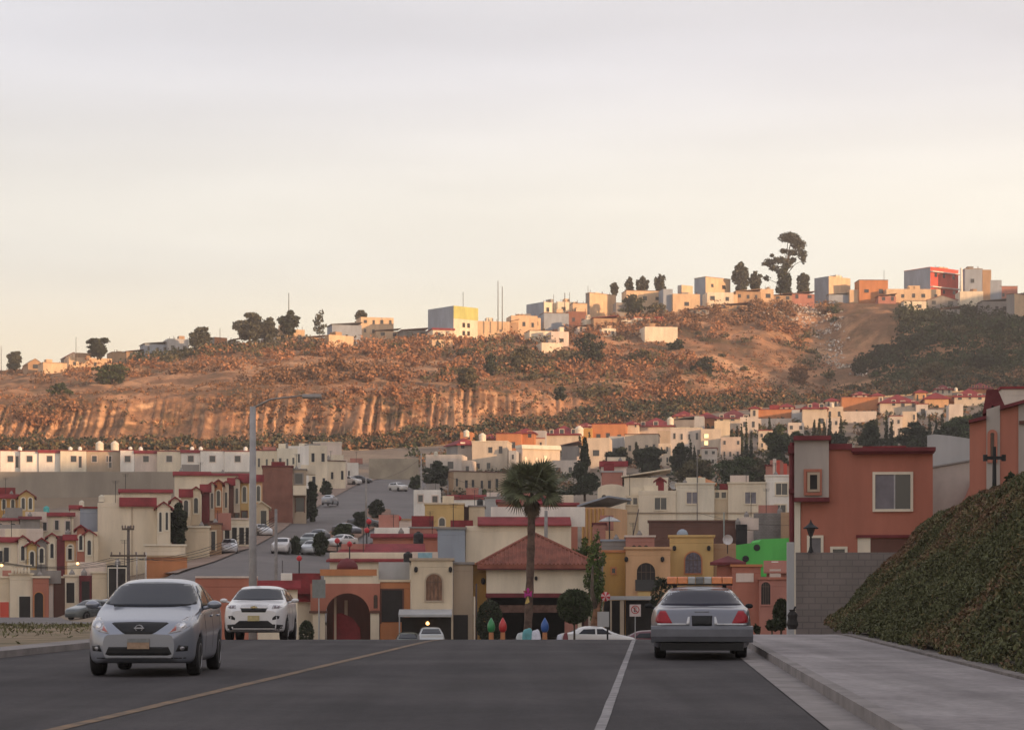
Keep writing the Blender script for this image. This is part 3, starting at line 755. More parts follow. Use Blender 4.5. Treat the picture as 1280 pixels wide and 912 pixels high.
class Car:
    def __init__(s, sp, label, cat, loc, rz, paintm, name='car', group=None, detail=True):
        s.sp = sp; s.root = empty(name, loc, rz, label, cat, group); s.detail = detail
        V, Q, k, ny = car_surface(sp, 110 if detail else 54)
        fs = [tuple(q) for q in Q.tolist()]
        fs += [tuple(range(k)), tuple(range((ny-1)*k + k - 1, (ny-1)*k - 1, -1))]
        me = bpy.data.meshes.new('body'); me.from_pydata([tuple(v) for v in V.tolist()], [], fs)
        bm = bmesh.new(); bm.from_mesh(me); bmesh.ops.recalc_face_normals(bm, faces=bm.faces); bm.to_mesh(me); s.bvh = BVHTree.FromBMesh(bm); bm.free()
        me.materials.append(paintm); me.polygons.foreach_set('use_smooth', [True] * len(me.polygons))
        s.body = bpy.data.objects.new('body', me); COL.objects.link(s.body); s.body.parent = s.root
        if detail:
            e = s.body.modifiers.new('edge', 'EDGE_SPLIT'); e.split_angle = R(38)
        for wy in sp['wheels']:
            for sx in (-1, 1): s.wheel(sx, wy)
    def wheel(s, sx, y):
        sp = s.sp; r = sp['rw']; t = sp.get('tw', .21); xo = sp['track'] + t / 2
        x0 = sx * xo
        w_ = MB().lathe((0, 0, 0), [(r*.66, 0), (r*.93, 0), (r, .03), (r, t-.03), (r*.93, t), (r*.6, t)], 28 if s.detail else 14, axis='x')
        w_.v = [((x0 - sx * v[0]), v[1] + y, v[2] + r) for v in w_.v]
        tire = w_.build('wheel', mat('tyre_rubber', (.022,.021,.022), .9, .1, 8), s.root)
        q = MB(); n = 5
        q.lathe((0, 0, 0), [(r*.645, .015), (r*.66, .0), (r*.60, .0), (r*.57, .05), (r*.2, .05), (r*.15, .015), (.01, .012)], 24 if s.detail else 12, axis='x')
        if s.detail:
            for k in range(n):
                a = 2*math.pi*k/n; c_, s_ = math.cos(a), math.sin(a); 
                for p in (-.17, .17):
                    c2, s2 = math.cos(a+p), math.sin(a+p)
                    q.add([(.008, c_*r*.12, s_*r*.12), (.008, c2*r*.6-s2*.02, s2*r*.6+c2*.02), (.008, c2*r*.6+s2*.02, s2*r*.6-c2*.02), (.052, c2*r*.6, s2*r*.6)], [(0, 1, 2), (0, 3, 1), (0, 2, 3)])
        q.v = [((x0 - sx * (v[0] - .006)), v[1] + y, v[2] + r) for v in q.v]
        q.build('rim', s.sp.get('rimmat') or mat('alloy', (.42,.42,.44), .3, .05, 5, metal=.8), tire)
    def patch(s, name, poly, view, m, off=.006, parent=None, step=.06, thick=.02, lift=None):
        """a conforming piece cut from an outline seen from the front, rear or a side and laid on the body skin"""
        bm = bmesh.new()
        vs = [bm.verts.new((p[0], p[1], 0)) for p in poly]
        try: bm.faces.new(vs)
        except ValueError: bm.free(); return None
        xs = [p[0] for p in poly]; ys = [p[1] for p in poly]
        for ax, lo, hi in ((0, min(xs), max(xs)), (1, min(ys), max(ys))):
            k = lo + step
            while k < hi - 1e-4:
                no = (1, 0, 0) if ax == 0 else (0, 1, 0); co = (k, 0, 0) if ax == 0 else (0, k, 0)
                bmesh.ops.bisect_plane(bm, geom=bm.verts[:] + bm.edges[:] + bm.faces[:], plane_co=co, plane_no=no, dist=1e-5); k += step
        O = {'front': lambda u, v: ((u, -3, v), (0, 1, 0)), 'rear': lambda u, v: ((u, s.sp['L'] + 3, v), (0, -1, 0)),
             'left': lambda u, v: ((-4, u, v), (1, 0, 0)), 'right': lambda u, v: ((4, u, v), (-1, 0, 0)), 'top': lambda u, v: ((u, v, 5), (0, 0, -1))}[view]
        last = None; bad = []; good = []
        for v in bm.verts:
            o_, d = O(v.co.x, v.co.y); o_ = Vector(o_); d = Vector(d)
            h = s.bvh.ray_cast(o_, d)
            if h[0] is None: bad.append(v); continue
            uv = (v.co.x, v.co.y); v.co = h[0] - d * off; last = v.co.copy(); good.append((uv, last))
        for v in bad:
            if last is None: bm.free(); return None
            o_, d = O(v.co.x, v.co.y); o_ = Vector(o_); d = Vector(d)
            gq = min(good, key=lambda q: (q[0][0] - v.co.x) ** 2 + (q[0][1] - v.co.y) ** 2)[1]; ax_ = [abs(c_) for c_ in d].index(1.0); o_[ax_] = gq[ax_]
            h = s.bvh.find_nearest(o_); v.co = h[0] - d * off
        bmesh.ops.recalc_face_normals(bm, faces=bm.faces)
        nrm = sum((f.normal for f in bm.faces), Vector())
        if nrm.dot(Vector(O(0, 0)[1])) > 0: bmesh.ops.reverse_faces(bm, faces=bm.faces)
        me = bpy.data.meshes.new(name); bm.to_mesh(me); bm.free(); me.materials.append(m)
        me.polygons.foreach_set('use_smooth', [True] * len(me.polygons))
        o = bpy.data.objects.new(name, me); COL.objects.link(o); o.parent = parent or s.root
        so_ = o.modifiers.new('thickness', 'SOLIDIFY'); so_.thickness = thick; so_.offset = -1
        return o
    def mirror(s, x, y, z, m, sz=.1):
        for sx in (-1, 1):
            q = MB().lathe((0, 0, 0), [(.35*sz, 0), (.85*sz, .03), (sz, .1), (.9*sz, .15)], 14, axis='y')
            q.v = [(v[0] * 1.15 + sx * x, y + v[1], v[2] * .68 + z) for v in q.v]
            q.tube([(sx * (x - .22), y + .08, z - .07), (sx * (x - .06), y + .07, z - .03)], .03, 6)
            q.build('mirror', m, s.root, smooth=True)
def sym(poly): return [(-p[0], p[1]) for p in poly][::-1]

SEDAN = dict(L=4.45, rw=.305, arch=.36, tw=.19, track=.735, wheels=(.86, 3.46),
  wm=[(0,.50),(.06,.62),(.16,.72),(.34,.80),(.7,.845),(3.7,.85),(4.15,.80),(4.35,.73),(4.45,.60)],
  belt=[(0,.60),(.10,.70),(.3,.80),(.6,.86),(1.15,.96),(2,1.00),(3.5,1.06),(4.2,1.07),(4.36,1.02),(4.45,.86)],
  top=[(0,.64),(.08,.77),(.25,.87),(.6,.95),(1.12,1.06),(1.30,1.15),(2.0,1.47),(2.45,1.525),(3.0,1.50),(3.35,1.42),(3.95,1.13),(4.25,1.11),(4.38,1.06),(4.45,.9)],
  wt=[(0,.42),(.2,.62),(.6,.72),(1.12,.79),(1.4,.755),(2.0,.64),(3.2,.60),(3.6,.62),(3.95,.68),(4.35,.66),(4.45,.5)],
  bot=[(0,.30),(.12,.22),(.5,.20),(4.0,.20),(4.3,.26),(4.45,.34)])
SUV = dict(L=4.28, rw=.35, arch=.42, tw=.22, track=.77, wheels=(.84, 3.40),
  wm=[(0,.60),(.06,.72),(.16,.80),(.34,.86),(.7,.885),(3.7,.885),(4.0,.85),(4.2,.78),(4.28,.66)],
  belt=[(0,.80),(.10,.92),(.3,1.00),(.6,1.03),(1.15,1.08),(2,1.10),(3.5,1.16),(4.1,1.18),(4.28,1.0)],
  top=[(0,.86),(.07,1.00),(.22,1.08),(.6,1.14),(1.02,1.20),(1.18,1.28),(1.75,1.58),(2.2,1.665),(3.3,1.655),(3.85,1.60),(4.05,1.50),(4.20,1.2),(4.28,1.05)],
  wt=[(0,.50),(.2,.68),(.6,.76),(1.02,.78),(1.3,.73),(1.8,.64),(3.7,.63),(4.1,.62),(4.28,.56)],
  bot=[(0,.34),(.12,.26),(.5,.24),(3.9,.24),(4.15,.32),(4.28,.42)])
BIG = dict(L=5.38, rw=.34, arch=.395, tw=.225, track=.80, wheels=(.98, 3.90),
  wm=[(0,.60),(.08,.76),(.25,.88),(.5,.955),(.9,.985),(4.4,.985),(4.9,.955),(5.2,.91),(5.33,.86),(5.38,.78)],
  belt=[(0,.62),(.10,.70),(.3,.78),(.9,.84),(1.6,.93),(3.9,.96),(4.8,.975),(5.2,.96),(5.30,.90),(5.34,.74),(5.38,.66)],
  top=[(0,.66),(.08,.76),(.25,.84),(.9,.92),(1.60,1.00),(1.78,1.06),(2.5,1.38),(3.0,1.44),(3.7,1.42),(4.0,1.36),(4.62,1.035),(4.95,1.02),(5.20,.995),(5.29,.93),(5.335,.76),(5.38,.69)],
  wt=[(0,.46),(.2,.68),(.9,.82),(1.6,.84),(1.9,.78),(2.5,.67),(4.0,.66),(4.3,.73),(4.65,.85),(5.2,.82),(5.32,.72),(5.38,.66)],
  bot=[(0,.30),(.12,.24),(.5,.22),(4.7,.22),(5.1,.29),(5.38,.36)])
m_glass = mat('car_glass', (.010,.013,.022), .10, 0, spec=.32)
m_trim = mat('black_trim', (.018,.018,.019), .6, .1, 6)
m_lamp = mat('lamp_lens', (.36,.35,.37), .15, .35, 14, spec=.8, coat=.6)
m_red = mat('red_lens', (.30,.012,.02), .3, .1, 9, spec=.3, coat=.1)
m_chrome = mat('chrome', (.75,.75,.77), .3, 0, metal=1)
def silver(c=(.28,.30,.35), name='silver_paint', metal=.45): return mat(name, c, .28, .02, 40, metal=metal, coat=.5, spec=.5)
def windows(c, ws, sidew, rear=None, m=None):
    m = m or m_glass
    c.patch('windscreen', ws, 'front', m, step=.04, off=.03)
    for poly in sidew:
        c.patch('side_window', poly, 'left', m, step=.08, off=.01); c.patch('side_window', poly, 'right', m, step=.08, off=.01)
    if rear: c.patch('rear_window', rear, 'rear', m, step=.09)

def simple_car(label, px, base, Y, rz, col, kind='sedan', group='cars parked and driving in the town', wpx=None, z=None, cat='car', name=None):
    sp = {'sedan': SEDAN, 'suv': SUV, 'big': BIG}[kind]
    loc = P(px, base, Y)
    cmat = silver(col, 'car_paint', .15)
    name = name or 'parked_car'
    c = Car(sp, label, cat, loc, R(rz), cmat, name, group, detail=False)
    L = sp['L']; zf = sp['top']; H = max(q[1] for q in zf)
    if kind == 'suv':
        windows(c, [(-.64,1.24),(.64,1.24),(.54,1.54),(-.54,1.54)], [[(1.45,1.2),(2.4,1.2),(2.4,1.54),(1.9,1.54)], [(2.5,1.2),(3.7,1.25),(3.5,1.54),(2.5,1.55)]], [(-.5,1.25),(.5,1.25),(.45,1.5),(-.45,1.5)])
        hz = .98
    else:
        k = L / 4.45
        windows(c, [(-.64,1.12),(.64,1.12),(.50,1.41),(-.50,1.41)] if kind == 'sedan' else [(-.7,1.06),(.7,1.06),(.56,1.33),(-.56,1.33)],
                [[(1.5*k,1.06),(2.35*k,1.06),(2.35*k,1.36),(2.0*k,1.36)], [(2.45*k,1.06),(3.4*k,1.08),(3.1*k,1.34),(2.45*k,1.36)]],
                [(-.5,1.18),(.5,1.18),(.42,1.38),(-.42,1.38)])
        hz = .78
    hl = [(.48,hz-.09),(.74,hz-.03),(.74,hz+.07),(.50,hz+.03)]
    for q in (hl, sym(hl)): c.patch('headlight', q, 'front', m_lamp, step=.2)
    tl = [(.5,hz),(.72,hz),(.72,hz+.16),(.55,hz+.16)]
    for q in (tl, sym(tl)): c.patch('tail_light', q, 'rear', m_red, step=.2)
    c.patch('grille', [(-.34,hz-.16),(.34,hz-.16),(.40,hz-.04),(-.40,hz-.04)], 'front', m_trim, step=.3)
    c.patch('number_plate', [(-.17,.46),(.17,.46),(.17,.60),(-.17,.60)], 'rear', mat('plate', (.5,.48,.42), .6, .1, 9), step=.2)
    return c

# the oncoming silver sedan
YS = 35.0
c = Car(SEDAN, 'silver four-door sedan driving towards the viewer on the left half of the road', 'car', PZ(173, YS, 0), R(.8), silver(), 'sedan')
c.root.location = ((173 - CX) / F * YS, YS, float(road_z(YS)))
c.root.scale = (1.035, 1, 1.02)
windows(c, [(-.715,1.125),(-.4,1.085),(0,1.078),(.4,1.085),(.715,1.125),(.70,1.22),(.62,1.35),(.565,1.425),(.25,1.46),(0,1.465),(-.25,1.46),(-.565,1.425),(-.62,1.35),(-.70,1.22)],
        [[(1.52,1.05),(2.42,1.06),(2.42,1.415),(2.12,1.405),(1.85,1.30)], [(2.50,1.06),(3.28,1.09),(3.24,1.34),(3.0,1.40),(2.50,1.415)], [(3.34,1.10),(3.66,1.13),(3.42,1.28),(3.32,1.32)]],
        [(-.6,1.18),(.6,1.18),(.5,1.38),(-.5,1.38)])
hl = [(.44,.665),(.62,.70),(.775,.80),(.79,.90),(.74,.935),(.66,.915),(.56,.83)]
for q in (hl, sym(hl)):
    h = c.patch('headlight', q, 'front', m_lamp, step=.05)
    sg = 1 if q is hl else -1
    c.patch('reflector', [(sg*.64+.045*math.cos(t), .80+.045*math.sin(t)) for t in np.linspace(0, 2*math.pi, 14)[:-1]], 'front', m_chrome, off=.010, parent=h)
    tri = [(.47,.69),(.56,.72),(.55,.79)]
    c.patch('turn_signal', tri if sg == 1 else sym(tri), 'front', mat('amber_red_lens', (.42,.12,.10), .3, 0, coat=.4), off=.010, parent=h)
c.patch('grille', [(-.20,.665),(.20,.665),(.25,.69),(.43,.825),(.40,.84),(0,.85),(-.40,.84),(-.43,.825),(-.25,.69)], 'front', m_trim, step=.05)
gb = MB()
q = [(.052*math.cos(t)*1.15, .752+.052*math.sin(t)) for t in np.linspace(0, 2*math.pi, 25)[:-1]]
yq = -.012
for k in range(24):
    a, b = q[k], q[(k+1) % 24]; f = .80
    gb.add([(a[0], yq, a[1]), (b[0], yq, b[1]), (b[0]*f, yq, .752+(b[1]-.752)*f), (a[0]*f, yq, .752+(a[1]-.752)*f), (a[0], yq+.05, a[1]), (b[0], yq+.05, b[1])], [(0,1,2,3), (0,4,5,1)])
gb.box(-.075, .075, yq-.006, yq+.03, .741, .763)
gb.v = [(v[0], v[1] + .055, v[2]) for v in gb.v]
gb.build('emblem', mat('dull_badge', (.42,.42,.44), .5, .05, 9), c.root)
c.patch('lower_grille', [(-.50,.355),(-.44,.335),(.44,.335),(.50,.355),(.45,.465),(-.45,.465)], 'front', m_trim, step=.05)
fg = [(.56,.395),(.72,.40),(.73,.475),(.60,.49)]
for q in (fg, sym(fg)):
    h = c.patch('fog_lamp_recess', q, 'front', m_trim, step=.05)
    sx = 1 if q is fg else -1
    c.patch('fog_lamp', [(sx*.65+.032*math.cos(t), .44+.032*math.sin(t)) for t in np.linspace(0, 2*math.pi, 12)[:-1]], 'front', m_lamp, off=.012, parent=h)
pl = MB().box(-.165, .165, -.03, -.012, .435, .595).build('number_plate', mat('plate_orange', (.36,.25,.17), .6, .15, 12), c.root)
MB().box(-.165, .165, -.034, -.031, .535, .595).build('plate_header', mat('plate_grey', (.24,.25,.25), .6, .1, 12), pl)
c.patch('bumper_seam', [(-.70,.285),(.70,.285),(.70,.30),(-.70,.30)], 'front', m_trim, step=.06, off=.003)
c.mirror(.96, 1.52, 1.10, silver())
for (y0, y1) in ((1.52, 1.53), (2.455, 2.465), (3.40, 3.41)):
    for side in ('left', 'right'): c.patch('door_seam', [(y0,.34),(y1,.34),(y1,1.02),(y0,1.02)], side, m_trim, off=.002, step=.1, thick=.006)
for y0 in (2.22, 3.12):
    for side in ('left', 'right'): c.patch('door_handle', [(y0,.90),(y0+.18,.905),(y0+.18,.935),(y0,.93)], side, silver(), off=.03, step=.05, thick=.03)
for (dx) in (-.33, .36):
    MB().tube([(dx-.22, 1.16, 1.085), (dx+.28, 1.22, 1.105)], .012, 5).build('wiper', m_trim, c.root)

# the white crossover behind it
YW = 62.0
c = Car(SUV, 'white crossover following the silver sedan over the crest of the road', 'car', ((317 - CX) / F * YW, YW, float(road_z(YW))), R(0.5), mat('white_car_paint', (.66,.65,.66), .3, .02, 30, coat=.5, spec=.5), 'crossover')
c.root.scale = (.99, 1, .94); c.root.rotation_euler.x = -.0228; c.root.location.z = -.060
windows(c, [(-.72,1.235),(0,1.205),(.72,1.235),(.62,1.46),(.585,1.555),(0,1.575),(-.585,1.555),(-.62,1.46)],
        [[(1.38,1.17),(2.30,1.18),(2.30,1.555),(1.95,1.545),(1.65,1.42)], [(2.38,1.18),(3.20,1.21),(3.20,1.54),(2.38,1.56)], [(3.27,1.24),(3.72,1.28),(3.62,1.44),(3.27,1.52)]],
        [(-.52,1.28),(.52,1.28),(.46,1.52),(-.46,1.52)])
c.patch('grille', [(-.36,1.02),(.36,1.02),(.40,1.075),(-.40,1.075)], 'front', m_trim)
c.patch('grille', [(-.33,.83),(.33,.83),(.37,.94),(-.37,.94)], 'front', m_trim)
c.patch('grille_bar', [(-.39,.955),(.39,.955),(.39,1.01),(-.39,1.01)], 'front', mat('white_car_paint', (.66,.65,.66)), off=.02)
c.patch('emblem', [(-.10,.965),(-.035,.965),(-.035,.952),(.035,.952),(.035,.965),(.10,.965),(.085,1.0),(.035,1.0),(.035,1.013),(-.035,1.013),(-.035,1.0),(-.085,1.0)], 'front', mat('brass_badge', (.40,.31,.15), .3, .05, 9, metal=.7), off=.04)
hl = [(.50,.93),(.68,.94),(.78,.99),(.76,1.055),(.52,1.045)]
fg = [(.52,.60),(.70,.64),(.72,.72),(.60,.73),(.52,.66)]
for q in (hl, sym(hl)):
    h = c.patch('headlight', q, 'front', m_lamp, step=.05); sg = 1 if q is hl else -1
    for xx in (.59, .68): c.patch('reflector', [(sg*xx+.035*math.cos(t), .99+.035*math.sin(t)) for t in np.linspace(0, 2*math.pi, 12)[:-1]], 'front', mat('dim_reflector', (.20,.16,.18), .3, 0), off=.012, parent=h)
for q in (fg, sym(fg)): c.patch('fog_lamp', q, 'front', m_trim, step=.05)
c.patch('lower_bumper', [(-.80,.30),(.80,.30),(.80,.46),(.52,.48),(.40,.58),(-.40,.58),(-.52,.48),(-.80,.46)], 'front', m_trim, step=.06)
MB().box(-.165, .165, -.06, -.035, .57, .73).build('number_plate', mat('plate_yellow', (.50,.42,.22), .6, .15, 12), c.root)
c.mirror(1.02, 1.42, 1.20, mat('white_car_paint', (.66,.65,.66)), .095)
for (y0, y1) in ((1.40, 1.412), (2.335, 2.347), (3.30, 3.312)):
    for side in ('left', 'right'): c.patch('door_seam', [(y0,.42),(y1,.42),(y1,1.12),(y0,1.12)], side, m_trim, off=.002, step=.1, thick=.006)

# the grey sedan with a light bar, parked at the kerb
YV = 43.2; sg = silver((.165,.17,.20), 'grey_paint', .25)
BIG['rimmat'] = None
c = Car(BIG, 'dusty grey sedan with an amber roof light bar parked at the right kerb', 'car', ((877.5 - CX) / F * (YV + 5.38), YV + 5.38, 0), R(180) - math.atan(TU), sg, 'patrol_car')
c.root.location = Vector(((877.5 - CX) / F * YV, YV, 0)) + Vector((TU, 1, 0)).normalized() * 5.38
c.patch('rear_window', [(-.80,1.06),(0,1.045),(.80,1.06),(.73,1.18),(.64,1.335),(.60,1.365),(0,1.388),(-.60,1.365),(-.64,1.335),(-.73,1.18)], 'rear', mat('tinted_rear_glass', (.012,.011,.024), .14, 0, spec=.28), step=.05, off=.012)
c.patch('windscreen', [(-.74,1.07),(.74,1.07),(.60,1.34),(-.60,1.34)], 'front', m_glass, step=.09)
for poly in ([(2.0,1.02),(3.0,1.02),(3.0,1.34),(2.45,1.32)], [(3.1,1.02),(4.2,1.04),(3.95,1.30),(3.1,1.35)]):
    for side in ('left', 'right'): c.patch('side_window', poly, side, m_glass, step=.12)
tl = [(.57,.715),(.86,.715),(.90,.75),(.89,.83),(.80,.955),(.70,.955)]
for q in (tl, sym(tl)): c.patch('tail_light', q, 'rear', m_red, step=.05, off=.012)
c.patch('reverse_lamp', [(-.93,.75),(-.90,.75),(-.90,.86),(-.92,.86)], 'rear', m_lamp, step=.05, off=.012)
c.patch('plate_recess', [(-.19,.665),(.19,.665),(.20,.86),(-.20,.86)], 'rear', m_trim, step=.06)
c.patch('trunk_strip', [(.24,.675),(.86,.675),(.86,.71),(.30,.712),(.27,.84),(.235,.84)], 'rear', mat('worn_chrome', (.55,.55,.56), .35, .1, 8, metal=.5), off=.014, step=.05)
c.patch('trunk_strip', sym([(.24,.675),(.86,.675),(.86,.71),(.30,.712),(.27,.84),(.235,.84)]), 'rear', mat('worn_chrome', (.55,.55,.56)), off=.014, step=.05)
bp = MB(); n = 20
prof = [(5.30,.34),(5.44,.36),(5.50,.46),(5.50,.60),(5.47,.655),(5.33,.665)]
for k in range(n):
    u0, u1 = -1 + 2*k/n, -1 + 2*(k+1)/n
    f = lambda u: (.985 * (u if abs(u) < .92 else math.copysign(.92 + (abs(u)-.92)*.95, u)), -.10 * abs(u) ** 4)
    (xa, ya), (xb, yb) = f(u0), f(u1)
    for (p, q) in zip(prof, prof[1:]):
        bp.add([(xa, p[0]+ya, p[1]), (xb, p[0]+yb, p[1]), (xb, q[0]+yb, q[1]), (xa, q[0]+ya, q[1])], [(0, 3, 2, 1)])
for sx in (-1, 1):
    bp.add([(sx*.983, p[0]-.1, p[1]) for p in prof] + [(sx*.983, 4.45, .66), (sx*.983, 4.45, .34)], [tuple(range(8))])
bp.build('rear_bumper', mat('grey_bumper_paint', (.15,.155,.175), .5, .08, 4, coat=.15), c.root)
MB().box(-.80, .80, 4.3, 5.40, .19, .335).build('underbody', m_trim, c.root)
c.patch('trunk_script', [(-.14,.925),(.14,.925),(.14,.945),(-.14,.945)], 'rear', mat('dim_badge', (.16,.165,.18), .4), off=.006)
c.mirror(1.04, 2.02, 1.02, m_trim, .075)
MB().lathe((.45, 5.25, .26), [(.03, 0), (.035, .22), (.02, .22)], 10, axis='y').build('exhaust', m_trim, c.root)
# roof light bar: amber ends, pale centre
lb = MB().box(-.66, .66, 3.02, 3.30, 1.475, 1.505).build('light_bar', m_trim, c.root); lb.location.z = -.03
m_am = mat('amber_lens', (.62,.17,.03), .25, .12, 7, coat=.5, spec=.6); m_cl = mat('clear_lens', (.34,.34,.33), .25, .1, 9, coat=.4)
def lens(x0, x1, m):
    pr = [(3.03,1.506),(3.29,1.506),(3.28,1.62),(3.24,1.65),(3.08,1.65),(3.04,1.62)]
    return MB().prismx(pr, x0, x1).build('lens', m, lb, bevel=.012)
lens(-.66, -.455, m_am); lens(-.445, -.245, m_am); lens(-.235, -.09, m_cl); lens(-.08, .08, mat('speaker_grille', (.16,.16,.155), .6, .15, 20)); lens(.09, .235, m_cl); lens(.245, .445, m_am); lens(.455, .66, m_am)
for sx in (-.5, .5): MB().box(sx-.04, sx+.04, 3.1, 3.22, 1.40, 1.475).build('mount', m_trim, lb)
# ------------------------------------------------------------------ hilltop settlement
m_dark = mat('shade_black', (.03,.027,.026), .8, .1, 3)  # near-black; paints the shade inside openings, also used on plain black things
HG = 'houses along the hilltop'
TRIM = dict(T=HC, found=6, group=HG)
def hh(label, a, b, c, top, base, col, roof='bare', rc='red', side=None, th=None, auto=None, depth=8, Y=None):
    if th is None: th = 36 if a is not None else 12
    if col == 'peach': col = 'hillpeach'
    h = House(label, a, b, c, top, base, Y, th, depth, col, roof, rc, side, auto=auto, **TRIM)
    if c - b > 14 and roof in ('bare', 'flat') and rnd.random() < .75:
        x0 = rnd.uniform(.05, .55) * h.w; x1 = x0 + rnd.uniform(.15, .35) * h.w; k = rnd.uniform(.5, 1.5)
        h.part('roof_room', MB().box(x0, x1, .6, 3.5, h.H, h.H + k), paint(rnd.choice(['tan', 'hillpeach', 'grey', 'palecream'])))
        q = MB()
        for _ in range(4):
            xx = rnd.uniform(.02, .98) * h.w; q.box(xx - .06, xx + .06, .3, .42, h.H, h.H + rnd.uniform(.5, 1.1))
        q.build('rebar_stubs', paint('brown'), h.root)
    return h
hh('small tan hut at the far left end of the hilltop', None, 35, 53, 448, 467, 'tan', 'gablefront', 'tan', auto=(1,1))
hh('long low sunlit wall-like house left of the round tree', None, 54, 84, 453, 468, 'peach', 'flat', 'tan')
hh('dark roofed shack beside the round hilltop tree', None, 82, 102, 440, 452, 'midgrey', 'gablefront', 'maroon', Y=hillY(84, 455) + 12)
hh('long sunlit peach house below the round hilltop tree', None, 86, 140, 446, 462, 'peach', 'bare', auto=(4,1))
hh('little brown shed at the right end of the long peach house', None, 140, 156, 440, 455, 'tan', 'flat', 'brown')
hh('grey shack with pale walls left of the bushy hilltop tree', None, 181, 212, 426, 446, 'bluegrey', 'shed', 'midgrey', auto=(3,1))
hh('pale blue-white house half behind the bushy hilltop tree', None, 210, 236, 423, 444, 'lightgrey', 'bare', auto=(2,1))
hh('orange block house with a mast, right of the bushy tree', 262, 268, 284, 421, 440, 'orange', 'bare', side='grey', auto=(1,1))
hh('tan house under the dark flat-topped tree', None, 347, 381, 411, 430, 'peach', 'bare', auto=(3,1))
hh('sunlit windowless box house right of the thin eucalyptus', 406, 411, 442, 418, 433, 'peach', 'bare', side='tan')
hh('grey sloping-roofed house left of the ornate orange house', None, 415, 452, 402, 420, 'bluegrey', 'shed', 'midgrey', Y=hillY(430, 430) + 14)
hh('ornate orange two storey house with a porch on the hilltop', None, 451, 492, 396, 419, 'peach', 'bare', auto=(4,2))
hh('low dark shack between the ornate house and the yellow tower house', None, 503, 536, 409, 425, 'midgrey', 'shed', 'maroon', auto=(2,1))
hh('tall pale yellow tower house with a green band and shade-grey side', 535, 567, 597, 382, 428, 'palecream', 'bare', side='bluegrey', th=40)
h = scene.objects[-1]
hh('low sunlit annex with a red roof at the foot of the yellow tower house', None, 541, 568, 410, 427, 'palecream', 'tile', 'red', auto=(2,1), Y=hillY(560, 428) - 6)
hh('long blank sunlit wall house right of the yellow tower house', None, 597, 637, 401, 424, 'peach', 'bare')
hh('stepped tan house between the twin masts and the grey-sided block', None, 639, 672, 394, 416, 'peach', 'bare', auto=(3,1))
hh('upper house with a shade-grey side and sunlit front near the ridge top', 658, 680, 700, 377, 396, 'palecream', 'bare', side='bluegrey', auto=(2,1), Y=hillY(690, 420)+35)
hh('pale sunlit house with rooftop clutter behind the brick house', None, 697, 716, 377, 395, 'palecream', 'bare', auto=(1,1), Y=hillY(700, 418)+35)
hh('grey plastered windowless block left of the red brick house', None, 680, 711, 391, 413, 'bluegrey', 'flat', 'brown')
hh('red brick house in the middle of the hilltop row', None, 710, 733, 389, 411, 'brick', 'bare', auto=(2,1))
hh('low bright sunlit house below the grey plastered block', None, 662, 690, 413, 431, 'palecream', 'flat', 'brown', auto=(2,1))
hh('pale lean-to right of the low bright house', None, 689, 711, 414, 436, 'pinkwhite', 'bare', auto=(1,1))
hh('sunlit retaining-wall house stepping down the slope beside the dark bush', None, 677, 704, 428, 443, 'palecream', 'bare')
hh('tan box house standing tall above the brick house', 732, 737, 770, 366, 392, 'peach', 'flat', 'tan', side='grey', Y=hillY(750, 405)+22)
hh('cluttered orange shack below the tan box house', None, 742, 772, 394, 415, 'tan', 'shed', 'red', auto=(2,1))
hh('small bright white-fronted house under the tan box house', None, 733, 748, 398, 414, 'palecream', 'bare')
hh('long flat-roofed sunlit house with windows below the three ridge trees', None, 783, 829, 363, 382, 'peach', 'flat', 'brown', auto=(3,1), Y=hillY(800, 395)+10)
hh('shaded grey block joined to the long flat-roofed house', None, 829, 841, 361, 390, 'bluegrey', 'bare')
hh('big windowless tan house right of the shaded grey block', None, 841, 875, 367, 391, 'peach', 'bare', auto=(1,1))
hh('small upper tan box on top of the hill behind the windowless house', 847, 852, 866, 356, 372, 'peach', 'bare', side='lightgrey', Y=hillY(850, 390)+18)
hh('narrow pale hut below the ridge houses at the left of the terrace', None, 777, 792, 400, 411, 'palecream', 'bare')
hh('long low terrace house with a bright red end bay', None, 793, 818, 397, 410, 'palecream', 'flat', 'coral', auto=(2,1))
hh('bright red cube room at the end of the terrace house', None, 818, 829, 396, 410, 'coral', 'bare', auto=(1,1))
hh('broad sunlit blank wall house just below the terrace house', None, 806, 847, 408, 429, 'palecream', 'bare')
hh('tan house with a sloping shade-grey side left of the dark ridge tree', 868, 882, 913, 346, 366, 'peach', 'flat', 'tan', side='bluegrey', auto=(2,1), Y=hillY(885, 382)+14)
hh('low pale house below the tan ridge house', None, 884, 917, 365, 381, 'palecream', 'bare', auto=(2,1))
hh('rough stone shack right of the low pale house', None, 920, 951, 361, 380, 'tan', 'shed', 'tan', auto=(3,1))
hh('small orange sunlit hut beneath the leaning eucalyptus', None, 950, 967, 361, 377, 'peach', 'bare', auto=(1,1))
hh('house with a shade-grey side and bright tan front right of the eucalyptus', 1018, 1036, 1063, 345, 372, 'peach', 'bare', side='bluegrey')
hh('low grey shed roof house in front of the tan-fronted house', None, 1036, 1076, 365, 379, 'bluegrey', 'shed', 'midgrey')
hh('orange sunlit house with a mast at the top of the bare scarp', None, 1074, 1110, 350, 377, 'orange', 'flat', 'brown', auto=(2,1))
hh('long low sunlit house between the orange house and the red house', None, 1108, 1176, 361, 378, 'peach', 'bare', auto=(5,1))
red = hh('tall bright red two storey house with white balconies on the ridge', 1130, 1163, 1198, 334, 372, 'coral', 'flat', 'coral', side='bluegrey', auto=(3,2), Y=hillY(1165, 382)+12)
